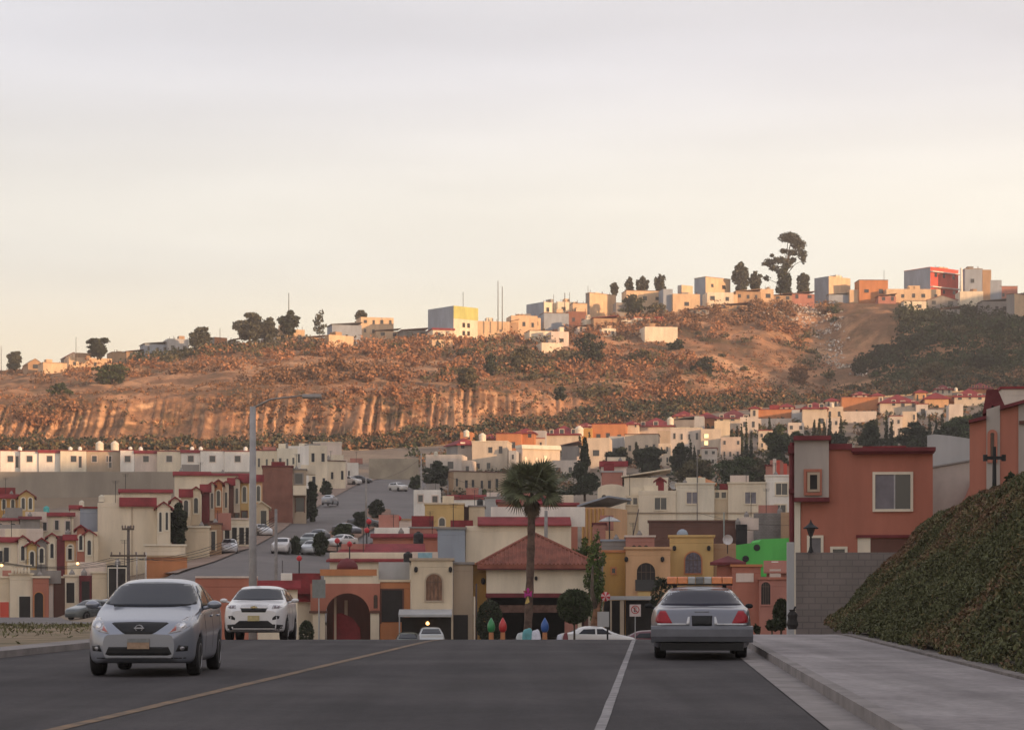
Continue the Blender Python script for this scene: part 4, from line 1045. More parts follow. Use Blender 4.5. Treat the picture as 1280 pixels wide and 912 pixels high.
hh('blue-grey block house behind the white chimney post', None, 1206, 1228, 336, 368, 'bluegrey', 'flat', 'tan', auto=(1,1))
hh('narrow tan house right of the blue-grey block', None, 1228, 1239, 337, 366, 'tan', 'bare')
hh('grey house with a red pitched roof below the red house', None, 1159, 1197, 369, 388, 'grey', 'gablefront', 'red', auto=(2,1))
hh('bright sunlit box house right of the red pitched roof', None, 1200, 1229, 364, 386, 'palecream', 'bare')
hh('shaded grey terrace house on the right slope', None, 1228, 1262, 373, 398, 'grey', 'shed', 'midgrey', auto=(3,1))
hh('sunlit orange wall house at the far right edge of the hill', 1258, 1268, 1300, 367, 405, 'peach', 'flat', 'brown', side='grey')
for l, r, tp, bs, col, rf, w_ in ((636,648,399,414,'tan','shed','between the twin masts and the stepped tan house'),(655,676,397,412,'hillpeach','bare','behind the low bright house'),(716,734,379,394,'hillpeach','flat','behind the red brick house'),(722,740,405,418,'pinkwhite','shed','just below the red brick house'),
    (770,783,378,396,'grey','bare','in the gap left of the long flat-roofed house'),(752,770,410,421,'palecream','bare','at the low end of the shacks below the tan box house'),(786,806,410,421,'tan','shed','left of the broad blank wall house'),(862,886,384,396,'grey','shed','in front of the big windowless tan house'),
    (914,922,368,380,'hillpeach','bare','squeezed left of the rough stone shack'),(966,990,366,379,'tan','shed','under the pointed dark tree'),(990,1018,364,378,'rose','shed','between the eucalyptus trees and the grey-sided house'),(1062,1076,362,377,'hillpeach','bare','left of the orange scarp house'),
    (1098,1120,367,379,'rose','shed','below the orange scarp house'),(1130,1158,376,389,'palecream','flat','below the long low sunlit house'),(1176,1200,383,396,'grey','shed','under the grey house with the pitched roof'),(1238,1252,350,372,'bluegrey','bare','right of the narrow tan house'),
    (1250,1272,358,380,'rose','flat','above the shaded grey terrace house'),(895,935,378,389,'tan','shed','lowest in the row under the tan ridge house'),(470,500,410,424,'hillpeach','shed','in front of the ornate orange house'),(382,410,418,432,'tan','shed','between the tan house and the box house'),
    (288,300,422,436,'grey','shed','right of the orange block house'),(330,347,414,430,'lightgrey','bare','left of the tan house'),(158,180,436,448,'tan','shed','left of the grey shack with pale walls'),(540,566,424,434,'hillpeach','bare','lowest, in front of the tower house annex'),(800,826,414,424,'hillpeach','shed','tucked under the terrace house')):
    hh('small %s shack %s' % ({'hillpeach': 'peach', 'pinkwhite': 'pinkish', 'palecream': 'cream', 'rose': 'rusty', 'bluegrey': 'blue-grey', 'lightgrey': 'pale grey'}.get(col, col), w_), None, l, r, tp, bs, col, rf, 'brown', auto=(2, 1) if r - l > 16 else None, depth=5)
# green band and slit windows of the tower house
t = [o for o in scene.objects if o.get('label', '').startswith('tall pale yellow tower')][0]
Wt = (597-567) * hillY(567, 428) / F / math.cos(R(40)); Ht = 46 * hillY(567, 428) / F
MB().box(-.05, Wt+.05, -.08, -.005, Ht*.66, Ht).build('green_band', paint('lime'), t)
for zz in (.5, .28):
    for q in (.36, .56): MB().box(Wt*q, Wt*q+1.0, -.12, -.01, Ht*zz-.7, Ht*zz+.7).build('window', m_dark, t)
MB().tube([(Wt*.55,2,Ht),(Wt*.55,2,Ht+5)], .1, 5).build('mast', dull((.12,.1,.09),'thin_mast'), t)
t = red.root
for zz in (.36, .86):
    MB().box(-.1, red.w+.1, -1.3, -.02, red.H*zz-.15, red.H*zz+.15).build('balcony', paint('white'), t)
tree('round dark tree standing above the long peach house', 122, 421, 447, 16, hillY(122, 462)+10, 'dark', name='round_tree', group='trees on the hilltop', trunkfrac=.1)
tree('bushy grey-green tree at the left edge of the hilltop', 17, 437, 464, 11, hillY(17, 462), 'grey', group='trees on the hilltop', trunkfrac=.12)
tree('bushy olive tree in front of the pale blue-white hilltop house', 250, 408, 440, 17, hillY(250, 446), 'grey', group='trees on the hilltop', trunkfrac=.05)
tree('wide dark tree between the orange block house and the tan house', 312, 391, 426, 21, hillY(312, 438)+5, 'grey', group='trees on the hilltop', trunkfrac=.05)
tree('lower right-hand companion of the wide dark hilltop tree', 334, 397, 428, 15, hillY(334, 436)+5, 'grey', group='trees on the hilltop', trunkfrac=.05)
tree('flat-topped dark tree growing behind the tan house', 361, 389, 420, 15, hillY(361, 432)+12, 'dark', group='trees on the hilltop', trunkfrac=.2)
tree('thin see-through eucalyptus right of the tan house', 399, 387, 425, 9, hillY(399, 432)+4, 'grey', name='eucalyptus', group='trees on the hilltop', trunkfrac=.35, n=420)
tree('small tree beside the ornate orange house', 452, 388, 412, 9, hillY(455, 422)+12, 'grey', group='trees on the hilltop', trunkfrac=.2)
for i, (px, top, hw, lb) in enumerate(((768, 353, 6, 'smallest of the ridge trees, above the tan box house'), (787, 347, 6, 'slim ridge tree above the long flat-roofed house'), (803, 346, 9, 'middle ridge tree behind the long flat-roofed house'), (825, 342, 8, 'dense rounded ridge tree at the right end of the three'))):
    tree(lb, px, top, 370, hw, hillY(px, 396)+30, 'grey', group='trees on the hilltop', trunkfrac=.2)
tree('big dark spreading bush on the slope below the hilltop houses', 736, 413, 468, 29, hillY(736, 462)+1, 'dark', name='large_bush', group='large bushes on the slope', trunkfrac=.02, n=3000)
tree('dark upright ridge tree left of the leaning eucalyptus', 926, 327, 366, 13, hillY(926, 378)+10, 'grey', group='trees on the hilltop', trunkfrac=.12)
tree('lower shoulder tree beside the dark upright ridge tree', 944, 338, 366, 9, hillY(944, 378)+10, 'grey', group='trees on the hilltop', trunkfrac=.12)
tree('pointed dark tree right under the leaning eucalyptus', 981, 334, 378, 11, hillY(981, 377)+3, 'dark', kind='broad', group='trees on the hilltop', trunkfrac=.1)
tree('pointed tree right of the leaning eucalyptus', 1004, 340, 380, 10, hillY(1004, 378)+3, 'grey', group='trees on the hilltop', trunkfrac=.1)
# the leaning eucalyptus
Ye = hillY(980, 378) + 8; se = F / Ye
t = empty('eucalyptus', P(982, 372, Ye), 0, 'tall leaning eucalyptus with separate leaf clouds, highest tree on the ridge', 'tree', 'trees on the hilltop')
cl = [(986,297,13,8),(998,306,10,9),(992,300,9,7),(1002,318,7,8),(990,316,7,5),(1004,325,4,6),(980,314,7,4),(974,326,10,6),(962,328,8,6),(968,335,7,5),(984,332,7,5),(958,348,5,4),(976,340,6,4),(954,330,3,3),(964,320,3,3),(990,325,6,5)]
L_ = [((a - 982) / se, rnd.uniform(-1.2, 1.2), (372 - b) / se, r / se, r / se, q * .85 / se) for a, b, r, q in cl]
V, Q = leaves(blob_points(L_, 4200, rng, .1), 1.9 / se, rng, 1.6); np_mesh('crown', V, Q, FOL['grey'], t)
b = MB(); b.tube([(0, 0, -1), (-.8, 0, 5), (.6, 0, 11), (1.2, 0, 17), (2, 0, 20)], [.45, .38, .3, .2, .1], 7)
for q in L_: b.tube([(.3, 0, min(q[2]-.5, 9 + rnd.uniform(-2, 3))), ((q[0]+.3)*.5, q[1]*.5, q[2]-1.6), q[:3]], [.18, .12, .05], 5)
b.build('trunk', m_bark, t, smooth=True)
# dark clumps on the shaded spur and the slope
for i, (px, top, base, hw, f, lb) in enumerate((
    (1105, 428, 452, 20, 'dark', 'dark thicket on the spur just right of the bare scarp'), (1075, 448, 470, 14, 'dark', 'dark thicket beside the rubble gully'), (1000, 455, 480, 16, 'brown', 'dry brown thicket left of the rubble gully'),
    (1150, 415, 436, 17, 'dark', 'dark thicket under the red pitched roof house'), (1200, 406, 426, 20, 'olive', 'olive thicket below the bright box house'), (1250, 402, 425, 20, 'dark', 'dark thicket near the right edge of the slope'),
    (1228, 440, 462, 22, 'dark', 'broad dark thicket on the lower spur'), (1165, 452, 474, 20, 'olive', 'olive scrub clump in the middle of the spur'),
    (880, 446, 472, 17, 'dark', 'dark bush on the slope right of the lit cliff pocket'), (842, 458, 492, 15, 'brown', 'brown bush filling the hollow right of the lit cliff pocket'), (846, 424, 442, 13, 'dark', 'dark bush below the broad blank wall house'),
    (800, 436, 462, 20, 'olive', 'green grassy bush above the lit cliff pocket'), (790, 368, 398, 22, 'dark', 'dark tree mass below the long flat-roofed house'), (822, 378, 398, 14, 'olive', 'olive tree below the shaded grey block'),
    (700, 482, 502, 9, 'dark', 'small dark bush low on the middle slope'), (612, 440, 470, 9, 'dark', 'dark upright bush below the blank sunlit wall house'), (652, 430, 470, 16, 'olive', 'olive bush left of the big dark spreading bush'),
    (585, 455, 490, 18, 'olive', 'olive thicket above the right end of the fluted cliff'), (420, 446, 470, 14, 'brown', 'brown thicket above the fluted cliff'), (75, 478, 500, 16, 'mid', 'green thicket near the left end of the slope'), (140, 455, 480, 26, 'mid', 'green overgrown patch below the long peach house'))):
    tree(lb, px, top, base, hw, hillY(px, base - 2) + 2, f, kind='broad', name='thicket', group='thickets on the hillside', trunkfrac=.02, n=int(min(2200, hw * 2 * (base - top) * 1.6)), ry=1)
for px, top, base, lb in ((361, 366, 392, 'mast standing over the flat-topped tree'), (622.5, 351, 402, 'taller of the twin masts above the blank wall house'), (627.8, 358, 402, 'shorter of the twin masts above the blank wall house'), (95, 421, 440, 'thin mast left of the round tree'), (1.5, 432, 460, 'thin mast at the left edge of the hilltop'), (275, 410, 424, 'thin mast over the orange block house'),
    (735, 357, 370, 'thin mast over the tan box house'), (706, 366, 380, 'short left mast over the pale cluttered house'), (712, 365, 380, 'short right mast over the pale cluttered house'), (1105, 338, 352, 'mast over the orange scarp house'), (1036, 345, 352, 'short mast on the grey-sided house'), (692, 368, 380, 'rooftop aerial over the grey-sided house')):
    pole(lb, px, top, base + 8, hillY(min(px, 1270), base + 25) + 6, r=.16 if top in (351, 358, 366) else .10, name='mast', cat='mast', col=(.13,.10,.085), group='masts on the hilltop')
pole('white square post between the red house and the blue-grey block', 1201.5, 335, 372, hillY(1200, 385)+8, r=.65, name='white_post', cat='post', col=(.8,.76,.68))

# ------------------------------------------------------------------ scrub over the whole hillside
def scatter(name, n, mats, size, per, tlo, thi, dens, seed, label, cat, k=None):
    g = np.random.default_rng(seed)
    px = g.uniform(-60, 1380, n); t = g.uniform(tlo, thi, n)
    x, y, z = hill_surface(px, t)
    d = dens(px, t, x, y, z, g); keep = d > 0; x, y, z, px, t = x[keep], y[keep], z[keep], px[keep], t[keep]
    m_ = len(x); r = size * g.uniform(.5, 1.7, m_) ** 1.3
    dd = g.normal(size=(m_, per, 3)); dd /= np.linalg.norm(dd, axis=2)[..., None]; dd *= g.uniform(.3, 1, (m_, per, 1)); dd[..., 2] = np.abs(dd[..., 2]) * .9
    c = np.stack([x, y, z], -1)[:, None] + dd * r[:, None, None]
    V, Q = leaves(c.reshape(-1, 3), min(.62, size * .46), g, 1.5)
    mi = np.repeat(g.integers(0, len(mats), m_), per)
    if k is not None: mi = np.repeat(k(px, t, x, y, z, g), per)
    o = np_mesh(name, V, Q, mats, midx=mi); tag(o, label, cat, kind='stuff')
mix_k = lambda px, t, x, y, z, g: np.clip(np.floor(1.5 + 2.6 * fbm(x * .02, z * .05, 3, 101) + (px > 1040) * 2.2 + g.normal(size=len(px)) * .55), 0, 4).astype(int)
sm = [FOL['brown'], mat('foliage_rust', (.34,.165,.085), .9, .25, .4, island=.35), FOL['olive'], FOL['mid'], FOL['dark']]
gul = lambda px, t: np.abs(px - (1040 - (t - 3) * 22)) < 20
wv = lambda x: .42 * vnoise(x * .035, x * 0, 150) + .25 * vnoise(x * .12, x * 0, 151)
cliffmask = lambda px, t, x: 3.0 * (t < 1.72 + wv(x)) * (px < 720)
scatter('scrub', 15000, sm, .8, 12, .0, 5.0, lambda px, t, x, y, z, g: fbm(x * .035, y * .05, 4, 111) + .22 * g.normal(size=len(px)) - .02 - cliffmask(px, t, x) - .9 * ((px > 1050) & (px < 1125) & (t > 2.9)) - 1.5 * gul(px, t) + .6 * ((px > 1125) | ((px > 1075) & (t < 2.6))), 31, 'low dry brown and olive scrub over the whole hillside', 'scrub', mix_k)
scatter('scrub', 5200, sm, 2.3, 70, 1.0, 4.9, lambda px, t, x, y, z, g: 1.3 * fbm(x * .02 + 4, y * .035 + z * .02, 4, 161) + .16 * g.normal(size=len(px)) - .02 - cliffmask(px, t, x) - 1.2 * ((px > 1045) & (px < 1125) & (t > 2.7)) - 1.5 * gul(px, t) + .6 * ((px > 1125) | ((px > 1075) & (t < 2.6))) - .25 * (px < 330), 35, 'taller rust brown and olive bushes in patches on the hillside', 'scrub', lambda px, t, x, y, z, g: np.clip(np.floor(1.2 + 3.2 * fbm(x * .012, z * .04, 3, 171) + (px > 1040) * 2.2 + g.normal(size=len(px)) * .35), 0, 4).astype(int))
scatter('scrub', 1500, sm, .9, 14, 1.0, 2.0, lambda px, t, x, y, z, g: fbm(x * .08, z * .15, 3, 181) - .02 + .1 * g.normal(size=len(px)) - 5.0 * (px > 720), 36, 'thin brown tufts clinging to the cliff face', 'scrub', lambda px, t, x, y, z, g: g.integers(0, 3, len(px)))
scatter('scrub', 5200, [FOL['brown'], FOL['dark'], FOL['olive']], 1.4, 22, .0, 1.12, lambda px, t, x, y, z, g: fbm(x * .04, y * .1, 3, 121) + .5 + .25 * g.normal(size=len(px)) - .5 * (px < 250), 32, 'dark scrub along the foot of the cliffs', 'scrub')
scatter('rubble', 9000, [mat('rubble_pale', (.75,.68,.60), .9, .2, 1, island=.3), mat('rubble_grey', (.36,.32,.29), .9, .2, 1, island=.3)], 1.15, 7, 1.6, 4.9,
        lambda px, t, x, y, z, g: 1 - np.abs(px - (1040 - (t - 3) * 22 + 14 * vnoise(t * 1.3, t * 0, 5))) / (18 + 22 * np.clip(t - 2.6, 0, 2)) - .9 * g.uniform(size=len(px)), 33, 'pale rubble and litter spilling down the gully below the ridge', 'rubble')
# ------------------------------------------------------------------ upper town (right, far)
UG = 'houses of the upper town'
def uh(label, a, b, c, top, base, col, roof='bare', rc='red', side=None, th=None, auto=None, depth=9, Y=None, **k):
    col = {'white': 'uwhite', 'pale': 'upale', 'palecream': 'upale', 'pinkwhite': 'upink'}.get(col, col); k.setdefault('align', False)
    return House(label, a, b, c, top, base, Y, th if th is not None else (26 if a is not None else -6), depth, col, roof, rc, side, auto=auto, found=5, group=UG, **k)
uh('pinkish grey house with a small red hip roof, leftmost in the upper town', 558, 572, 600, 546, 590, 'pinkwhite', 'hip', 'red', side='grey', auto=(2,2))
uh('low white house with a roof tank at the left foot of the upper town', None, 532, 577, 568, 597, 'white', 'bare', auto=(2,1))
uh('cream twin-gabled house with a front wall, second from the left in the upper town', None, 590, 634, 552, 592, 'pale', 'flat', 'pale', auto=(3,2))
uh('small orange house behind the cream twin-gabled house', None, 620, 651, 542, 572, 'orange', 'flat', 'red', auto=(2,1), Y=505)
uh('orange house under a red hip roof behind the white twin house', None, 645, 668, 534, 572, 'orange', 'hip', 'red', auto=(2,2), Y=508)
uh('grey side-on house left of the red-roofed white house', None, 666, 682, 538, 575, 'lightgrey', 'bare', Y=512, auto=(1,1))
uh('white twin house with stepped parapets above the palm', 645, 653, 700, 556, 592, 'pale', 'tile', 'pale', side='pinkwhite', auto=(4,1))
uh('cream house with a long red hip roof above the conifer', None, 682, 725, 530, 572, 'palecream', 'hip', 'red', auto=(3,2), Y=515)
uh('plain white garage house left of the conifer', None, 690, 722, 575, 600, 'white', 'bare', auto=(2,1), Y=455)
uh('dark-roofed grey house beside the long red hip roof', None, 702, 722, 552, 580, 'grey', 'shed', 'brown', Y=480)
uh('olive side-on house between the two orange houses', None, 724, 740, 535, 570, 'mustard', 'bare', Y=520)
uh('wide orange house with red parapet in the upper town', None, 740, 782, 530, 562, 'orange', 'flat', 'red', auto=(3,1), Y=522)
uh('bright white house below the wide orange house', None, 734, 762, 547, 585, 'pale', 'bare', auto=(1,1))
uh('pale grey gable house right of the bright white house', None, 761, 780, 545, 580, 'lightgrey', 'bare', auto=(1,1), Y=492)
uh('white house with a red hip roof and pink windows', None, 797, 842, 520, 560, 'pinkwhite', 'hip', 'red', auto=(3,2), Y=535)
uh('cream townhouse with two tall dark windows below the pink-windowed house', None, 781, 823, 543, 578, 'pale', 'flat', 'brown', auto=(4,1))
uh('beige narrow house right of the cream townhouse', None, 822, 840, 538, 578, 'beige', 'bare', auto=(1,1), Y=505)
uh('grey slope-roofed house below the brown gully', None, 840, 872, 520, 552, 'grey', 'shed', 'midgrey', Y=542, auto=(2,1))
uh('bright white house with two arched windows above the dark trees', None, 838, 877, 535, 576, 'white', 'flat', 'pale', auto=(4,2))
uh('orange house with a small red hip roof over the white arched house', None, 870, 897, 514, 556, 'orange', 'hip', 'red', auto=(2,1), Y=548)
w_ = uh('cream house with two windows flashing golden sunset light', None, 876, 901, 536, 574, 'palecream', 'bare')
m_glint = mat('sunset_glint', (.8,.5,.2), .2, 0, emit=((1, .62, .28), 1.6))  # pane emission imitates the low sun's reflection, no lamp inside
for q in ((880.5,885.5,542.5,547), (880.5,885,551,556)): w_.window(*q, gl=m_glint)
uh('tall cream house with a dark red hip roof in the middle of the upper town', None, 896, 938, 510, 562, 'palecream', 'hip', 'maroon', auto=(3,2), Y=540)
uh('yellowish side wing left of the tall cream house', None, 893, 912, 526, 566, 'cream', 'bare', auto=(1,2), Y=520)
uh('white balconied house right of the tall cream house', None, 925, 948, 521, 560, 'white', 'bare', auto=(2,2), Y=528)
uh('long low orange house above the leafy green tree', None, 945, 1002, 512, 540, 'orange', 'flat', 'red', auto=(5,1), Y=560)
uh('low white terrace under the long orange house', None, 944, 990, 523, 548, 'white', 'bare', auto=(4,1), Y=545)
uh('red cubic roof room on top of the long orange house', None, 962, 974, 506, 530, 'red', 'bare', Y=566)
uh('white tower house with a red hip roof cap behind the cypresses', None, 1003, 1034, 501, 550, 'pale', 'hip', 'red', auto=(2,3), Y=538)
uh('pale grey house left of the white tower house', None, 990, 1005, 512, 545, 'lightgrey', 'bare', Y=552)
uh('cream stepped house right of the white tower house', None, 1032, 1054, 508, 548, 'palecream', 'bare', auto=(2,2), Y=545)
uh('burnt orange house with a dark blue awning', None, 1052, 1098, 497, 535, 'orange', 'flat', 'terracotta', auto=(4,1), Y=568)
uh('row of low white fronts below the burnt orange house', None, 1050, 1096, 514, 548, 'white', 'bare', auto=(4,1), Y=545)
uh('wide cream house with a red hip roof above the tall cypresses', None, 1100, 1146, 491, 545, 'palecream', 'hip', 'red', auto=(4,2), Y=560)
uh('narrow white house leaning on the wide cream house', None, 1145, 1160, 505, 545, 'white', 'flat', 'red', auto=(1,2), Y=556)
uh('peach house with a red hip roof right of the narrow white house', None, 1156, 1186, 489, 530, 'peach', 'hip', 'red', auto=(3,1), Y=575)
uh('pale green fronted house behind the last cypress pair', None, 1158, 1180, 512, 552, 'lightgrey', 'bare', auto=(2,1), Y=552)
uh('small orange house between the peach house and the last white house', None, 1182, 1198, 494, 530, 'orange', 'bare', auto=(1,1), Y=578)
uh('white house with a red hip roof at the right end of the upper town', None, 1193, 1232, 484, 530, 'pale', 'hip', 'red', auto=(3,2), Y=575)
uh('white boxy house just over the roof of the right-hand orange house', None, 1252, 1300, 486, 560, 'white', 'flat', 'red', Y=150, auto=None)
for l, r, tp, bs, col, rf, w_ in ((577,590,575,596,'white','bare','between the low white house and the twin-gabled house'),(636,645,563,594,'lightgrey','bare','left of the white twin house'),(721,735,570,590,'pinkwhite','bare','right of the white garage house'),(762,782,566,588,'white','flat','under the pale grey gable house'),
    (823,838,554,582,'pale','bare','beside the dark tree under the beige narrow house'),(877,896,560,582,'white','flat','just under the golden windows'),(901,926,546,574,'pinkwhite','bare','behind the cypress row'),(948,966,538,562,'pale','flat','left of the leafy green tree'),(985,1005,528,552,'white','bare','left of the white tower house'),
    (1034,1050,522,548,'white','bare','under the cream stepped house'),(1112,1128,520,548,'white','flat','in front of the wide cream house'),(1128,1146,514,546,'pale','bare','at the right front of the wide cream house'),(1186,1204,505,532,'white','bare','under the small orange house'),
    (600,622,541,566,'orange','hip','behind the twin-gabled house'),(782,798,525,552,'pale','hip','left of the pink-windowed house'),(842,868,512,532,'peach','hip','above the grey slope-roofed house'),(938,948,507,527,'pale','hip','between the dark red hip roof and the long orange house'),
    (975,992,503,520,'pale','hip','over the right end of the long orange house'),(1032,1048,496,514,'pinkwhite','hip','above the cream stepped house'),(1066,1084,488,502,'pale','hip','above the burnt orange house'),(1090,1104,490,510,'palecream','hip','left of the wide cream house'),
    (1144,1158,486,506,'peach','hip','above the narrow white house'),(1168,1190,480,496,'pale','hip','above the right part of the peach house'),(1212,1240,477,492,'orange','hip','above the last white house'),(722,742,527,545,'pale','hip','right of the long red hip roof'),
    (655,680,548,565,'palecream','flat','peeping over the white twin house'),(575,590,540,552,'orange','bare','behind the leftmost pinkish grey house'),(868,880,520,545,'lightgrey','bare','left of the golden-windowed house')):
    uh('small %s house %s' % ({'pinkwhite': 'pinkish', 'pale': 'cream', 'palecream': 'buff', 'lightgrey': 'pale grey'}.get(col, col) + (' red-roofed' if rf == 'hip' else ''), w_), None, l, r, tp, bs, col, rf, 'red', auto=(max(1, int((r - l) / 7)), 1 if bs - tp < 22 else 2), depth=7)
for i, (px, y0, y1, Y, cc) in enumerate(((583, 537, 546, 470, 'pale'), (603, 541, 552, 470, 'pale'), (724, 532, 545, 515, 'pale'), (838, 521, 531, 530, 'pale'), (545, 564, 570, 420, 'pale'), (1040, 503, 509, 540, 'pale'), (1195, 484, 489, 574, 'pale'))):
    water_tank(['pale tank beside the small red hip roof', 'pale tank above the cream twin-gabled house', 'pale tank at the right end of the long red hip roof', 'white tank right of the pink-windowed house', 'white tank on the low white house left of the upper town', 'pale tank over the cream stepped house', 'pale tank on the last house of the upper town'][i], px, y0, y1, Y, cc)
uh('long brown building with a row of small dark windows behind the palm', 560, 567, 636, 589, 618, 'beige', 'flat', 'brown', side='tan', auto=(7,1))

# ------------------------------------------------------------------ trees of the town
TG = 'trees in the town'
def ct(lb, px, top, base, hw, fol='dark', kind='broad', Y=None, **k):
    tree(lb, px, top, base, hw, Y or row_to_Y(GC, px, base, 4), fol, kind, name=k.pop('name', 'cypress' if kind == 'cypress' else 'tree'), group='cypresses in the upper town' if kind == 'cypress' else TG, **k)
ct('tall dark conifer behind the fan palm', 731, 548, 622, 22, 'dark', 'conifer', Y=330, name='conifer', trunkfrac=.08)
ct('leafy green street tree beside the small white house', 545, 576, 616, 19, 'dark', trunkfrac=.2)
ct('low green tree at the end of the climbing street', 520, 594, 612, 9, 'mid', trunkfrac=.1)
ct('dark tree below the bright white house', 772, 558, 592, 17, 'dark', trunkfrac=.1)
ct('broad dark tree under the cream townhouse', 812, 556, 592, 24, 'dark', trunkfrac=.08)
ct('round dark tree under the white arched house', 850, 555, 592, 14, 'dark', trunkfrac=.1)
ct('wide olive tree on the slope above the cream apartments', 868, 574, 610, 26, 'olive', trunkfrac=.08)
ct('green tree mass above the right half of the cream apartments', 922, 568, 612, 30, 'mid', trunkfrac=.05)
ct('olive tree left of the red banner', 946, 572, 606, 18, 'olive', trunkfrac=.05)
ct('leafy green tree below the long orange house', 970, 531, 580, 20, 'mid', trunkfrac=.1)
ct('smaller leafy tree right of the leafy green tree', 996, 536, 580, 12, 'mid', trunkfrac=.1)
ct('dark bushy tree behind the orange corner house', 1045, 540, 575, 16, 'dark', trunkfrac=.05)
ct('dark round tree above the orange corner house roof', 1088, 526, 575, 17, 'dark', trunkfrac=.05)
ct('dark wide tree in front of the wide cream house', 1140, 528, 572, 24, 'dark', trunkfrac=.05)
ct('olive tree mass left of the right-hand orange house', 1205, 516, 562, 26, 'mid', trunkfrac=.05)
ct('dark tree below the last white house', 1226, 512, 556, 18, 'dark', trunkfrac=.05)
ct('dark low tree over the white gable wall', 1180, 534, 570, 18, 'dark', trunkfrac=.05)
ct('tall green tree at the end of the cream house on the left', 221, 630, 683, 17, 'dark', Y=209, trunkfrac=.12)
ct('dark bushy tree in front of the brick house', 388, 600, 655, 12, 'dark', Y=292, trunkfrac=.25)
ct('dark street tree between the parked cars', 400, 664, 696, 11, 'dark', trunkfrac=.12)
ct('slim dark tree left of the parked pickup', 369, 668, 694, 8, 'dark', trunkfrac=.1)
ct('green tree in the middle of the median', 430, 653, 682, 14, 'mid', trunkfrac=.1)
ct('dark shrub tree at the upper end of the median', 470, 622, 650, 11, 'dark', trunkfrac=.1)
ct('small dark tree on the median by the street pole', 450, 637, 662, 10, 'dark', trunkfrac=.1)
ct('dark garden tree below the conifer', 700, 612, 640, 22, 'dark', Y=270, trunkfrac=.1)
ct('small green tree beside the cream facades on the street', 408, 600, 620, 8, 'dark', trunkfrac=.1)
CY = [(863,548,590),(868,556,592),(915,538,570),(921,532,572),(927,530,572),(933,522,575),(939,540,578),(900,545,572),(1024,522,552),(1030,526,554),(1037,518,556),(1018,526,550),(1051,520,556),(1096,520,558),(1108,514,560),(1114,524,562),(1162,518,560),(1170,522,562),(962,522,552),(737,540,575),(748,548,578),(725,544,575),(795,552,578),(801,560,582),(1178,516,560)]
WHO = ['below the orange hip-roofed house','beside its taller neighbour under the golden windows','at the left of the cypress row under the tall cream house','second in the row under the tall cream house','in the middle of the row under the tall cream house','tallest in the row under the tall cream house','at the right end of the row under the tall cream house','alone right of the golden windows','in front of the white tower house wall','right behind the white tower house corner','tallest beside the cream stepped house','leftmost at the white tower house','below the burnt orange house','left of the tall cypress before the wide cream house','tallest in front of the wide cream house','short, in front of the wide cream house','under the peach house','right of the one under the peach house','at the low white terrace','tall and thin above the conifer','right of the conifer top','left of the conifer top','before the cream townhouse','short, before the cream townhouse','last on the right by the pale green house']
for (px, top, base), w_ in zip(CY, WHO):
    ct('dark slender cypress ' + w_, px, top, base, 3.6 + rnd.uniform(-.6, .9), 'dark', 'cypress', Y=row_to_Y(GC, px, base, 4), trunkfrac=.05, n=420)

def town_scatter(name, n, mats, size, per, dens, seed, label):
    g = np.random.default_rng(seed); px = g.uniform(500, 1330, n); t = g.uniform(5.0, 10, n)
    x, y, z = surf_pt(GC, px, t); d = dens(px, y, g); k = d > 0; x, y, z = x[k], y[k], z[k]; m_ = len(x)
    r = size * g.uniform(.5, 1.6, m_); dd = g.normal(size=(m_, per, 3)); dd /= np.linalg.norm(dd, axis=2)[..., None]; dd *= g.uniform(.3, 1, (m_, per, 1)); dd[..., 2] = np.abs(dd[..., 2])
    V, Q = leaves((np.stack([x, y, z], -1)[:, None] + dd * r[:, None, None]).reshape(-1, 3), size * .4, g, 1.5)
    o = np_mesh(name, V, Q, mats, midx=np.repeat(g.integers(0, len(mats), m_), per)); tag(o, label, 'shrubbery', kind='stuff')
town_scatter('shrubbery', 5200, [FOL['dark'], FOL['olive'], FOL['mid'], FOL['brown']], 1.1, 20, lambda px, y, g: (fbm(px * .012, y * .03, 3, 141) + .15 * g.normal(size=len(px)) - .10 + .3 * (y > 400) - 2.0 * ((px < 560) & (y < 455)) - 1.2 * ((y < 330) & (px > 700))), 61, 'shrubs and hedges filling the slope between the upper town houses')
# ------------------------------------------------------------------ left: white row on its long retaining wall
Yw = 450.0
def ztop(px): return EYE + (HY - 587) * Yw / F
q = MB(); q.box(-30 * 0, .01, 0, .01, 0, .01)
x0, x1 = (-260 - CX) / F * 444, (318 - CX) / F * 444; zt_ = EYE + (HY - 588) * 444 / F
o = MB().box(x0, x1, 443.2, 444.4, zt_ - 12, zt_ - .25).build('retaining_wall', mat('wall_render', (.30,.26,.215), .95, .2, .12, streak=True, bump=.2, bscale=3)); tag(o, 'long bare grey retaining wall below the white row on the left', 'wall')
RW = [(-30,0),(0,25),(25,48),(48,75),(75,108),(108,150),(150,168),(168,196),(196,226),(226,250),(250,280),(280,313)]
OR = ['at the left edge of the photo', 'with a narrow dark door, first full one', 'second, with one dark window', 'third, with a red roof strip', 'fourth, with a side passage', 'recessed beige one below the two domed tanks', 'narrow one right of the domed tanks', 'red roof strip, right of the narrow one', 'plain cream one, right of its middle', 'with a roof box, fourth from the lamp pole', 'third from the lamp pole, plain', 'last one before the lamp pole, with faint windows']
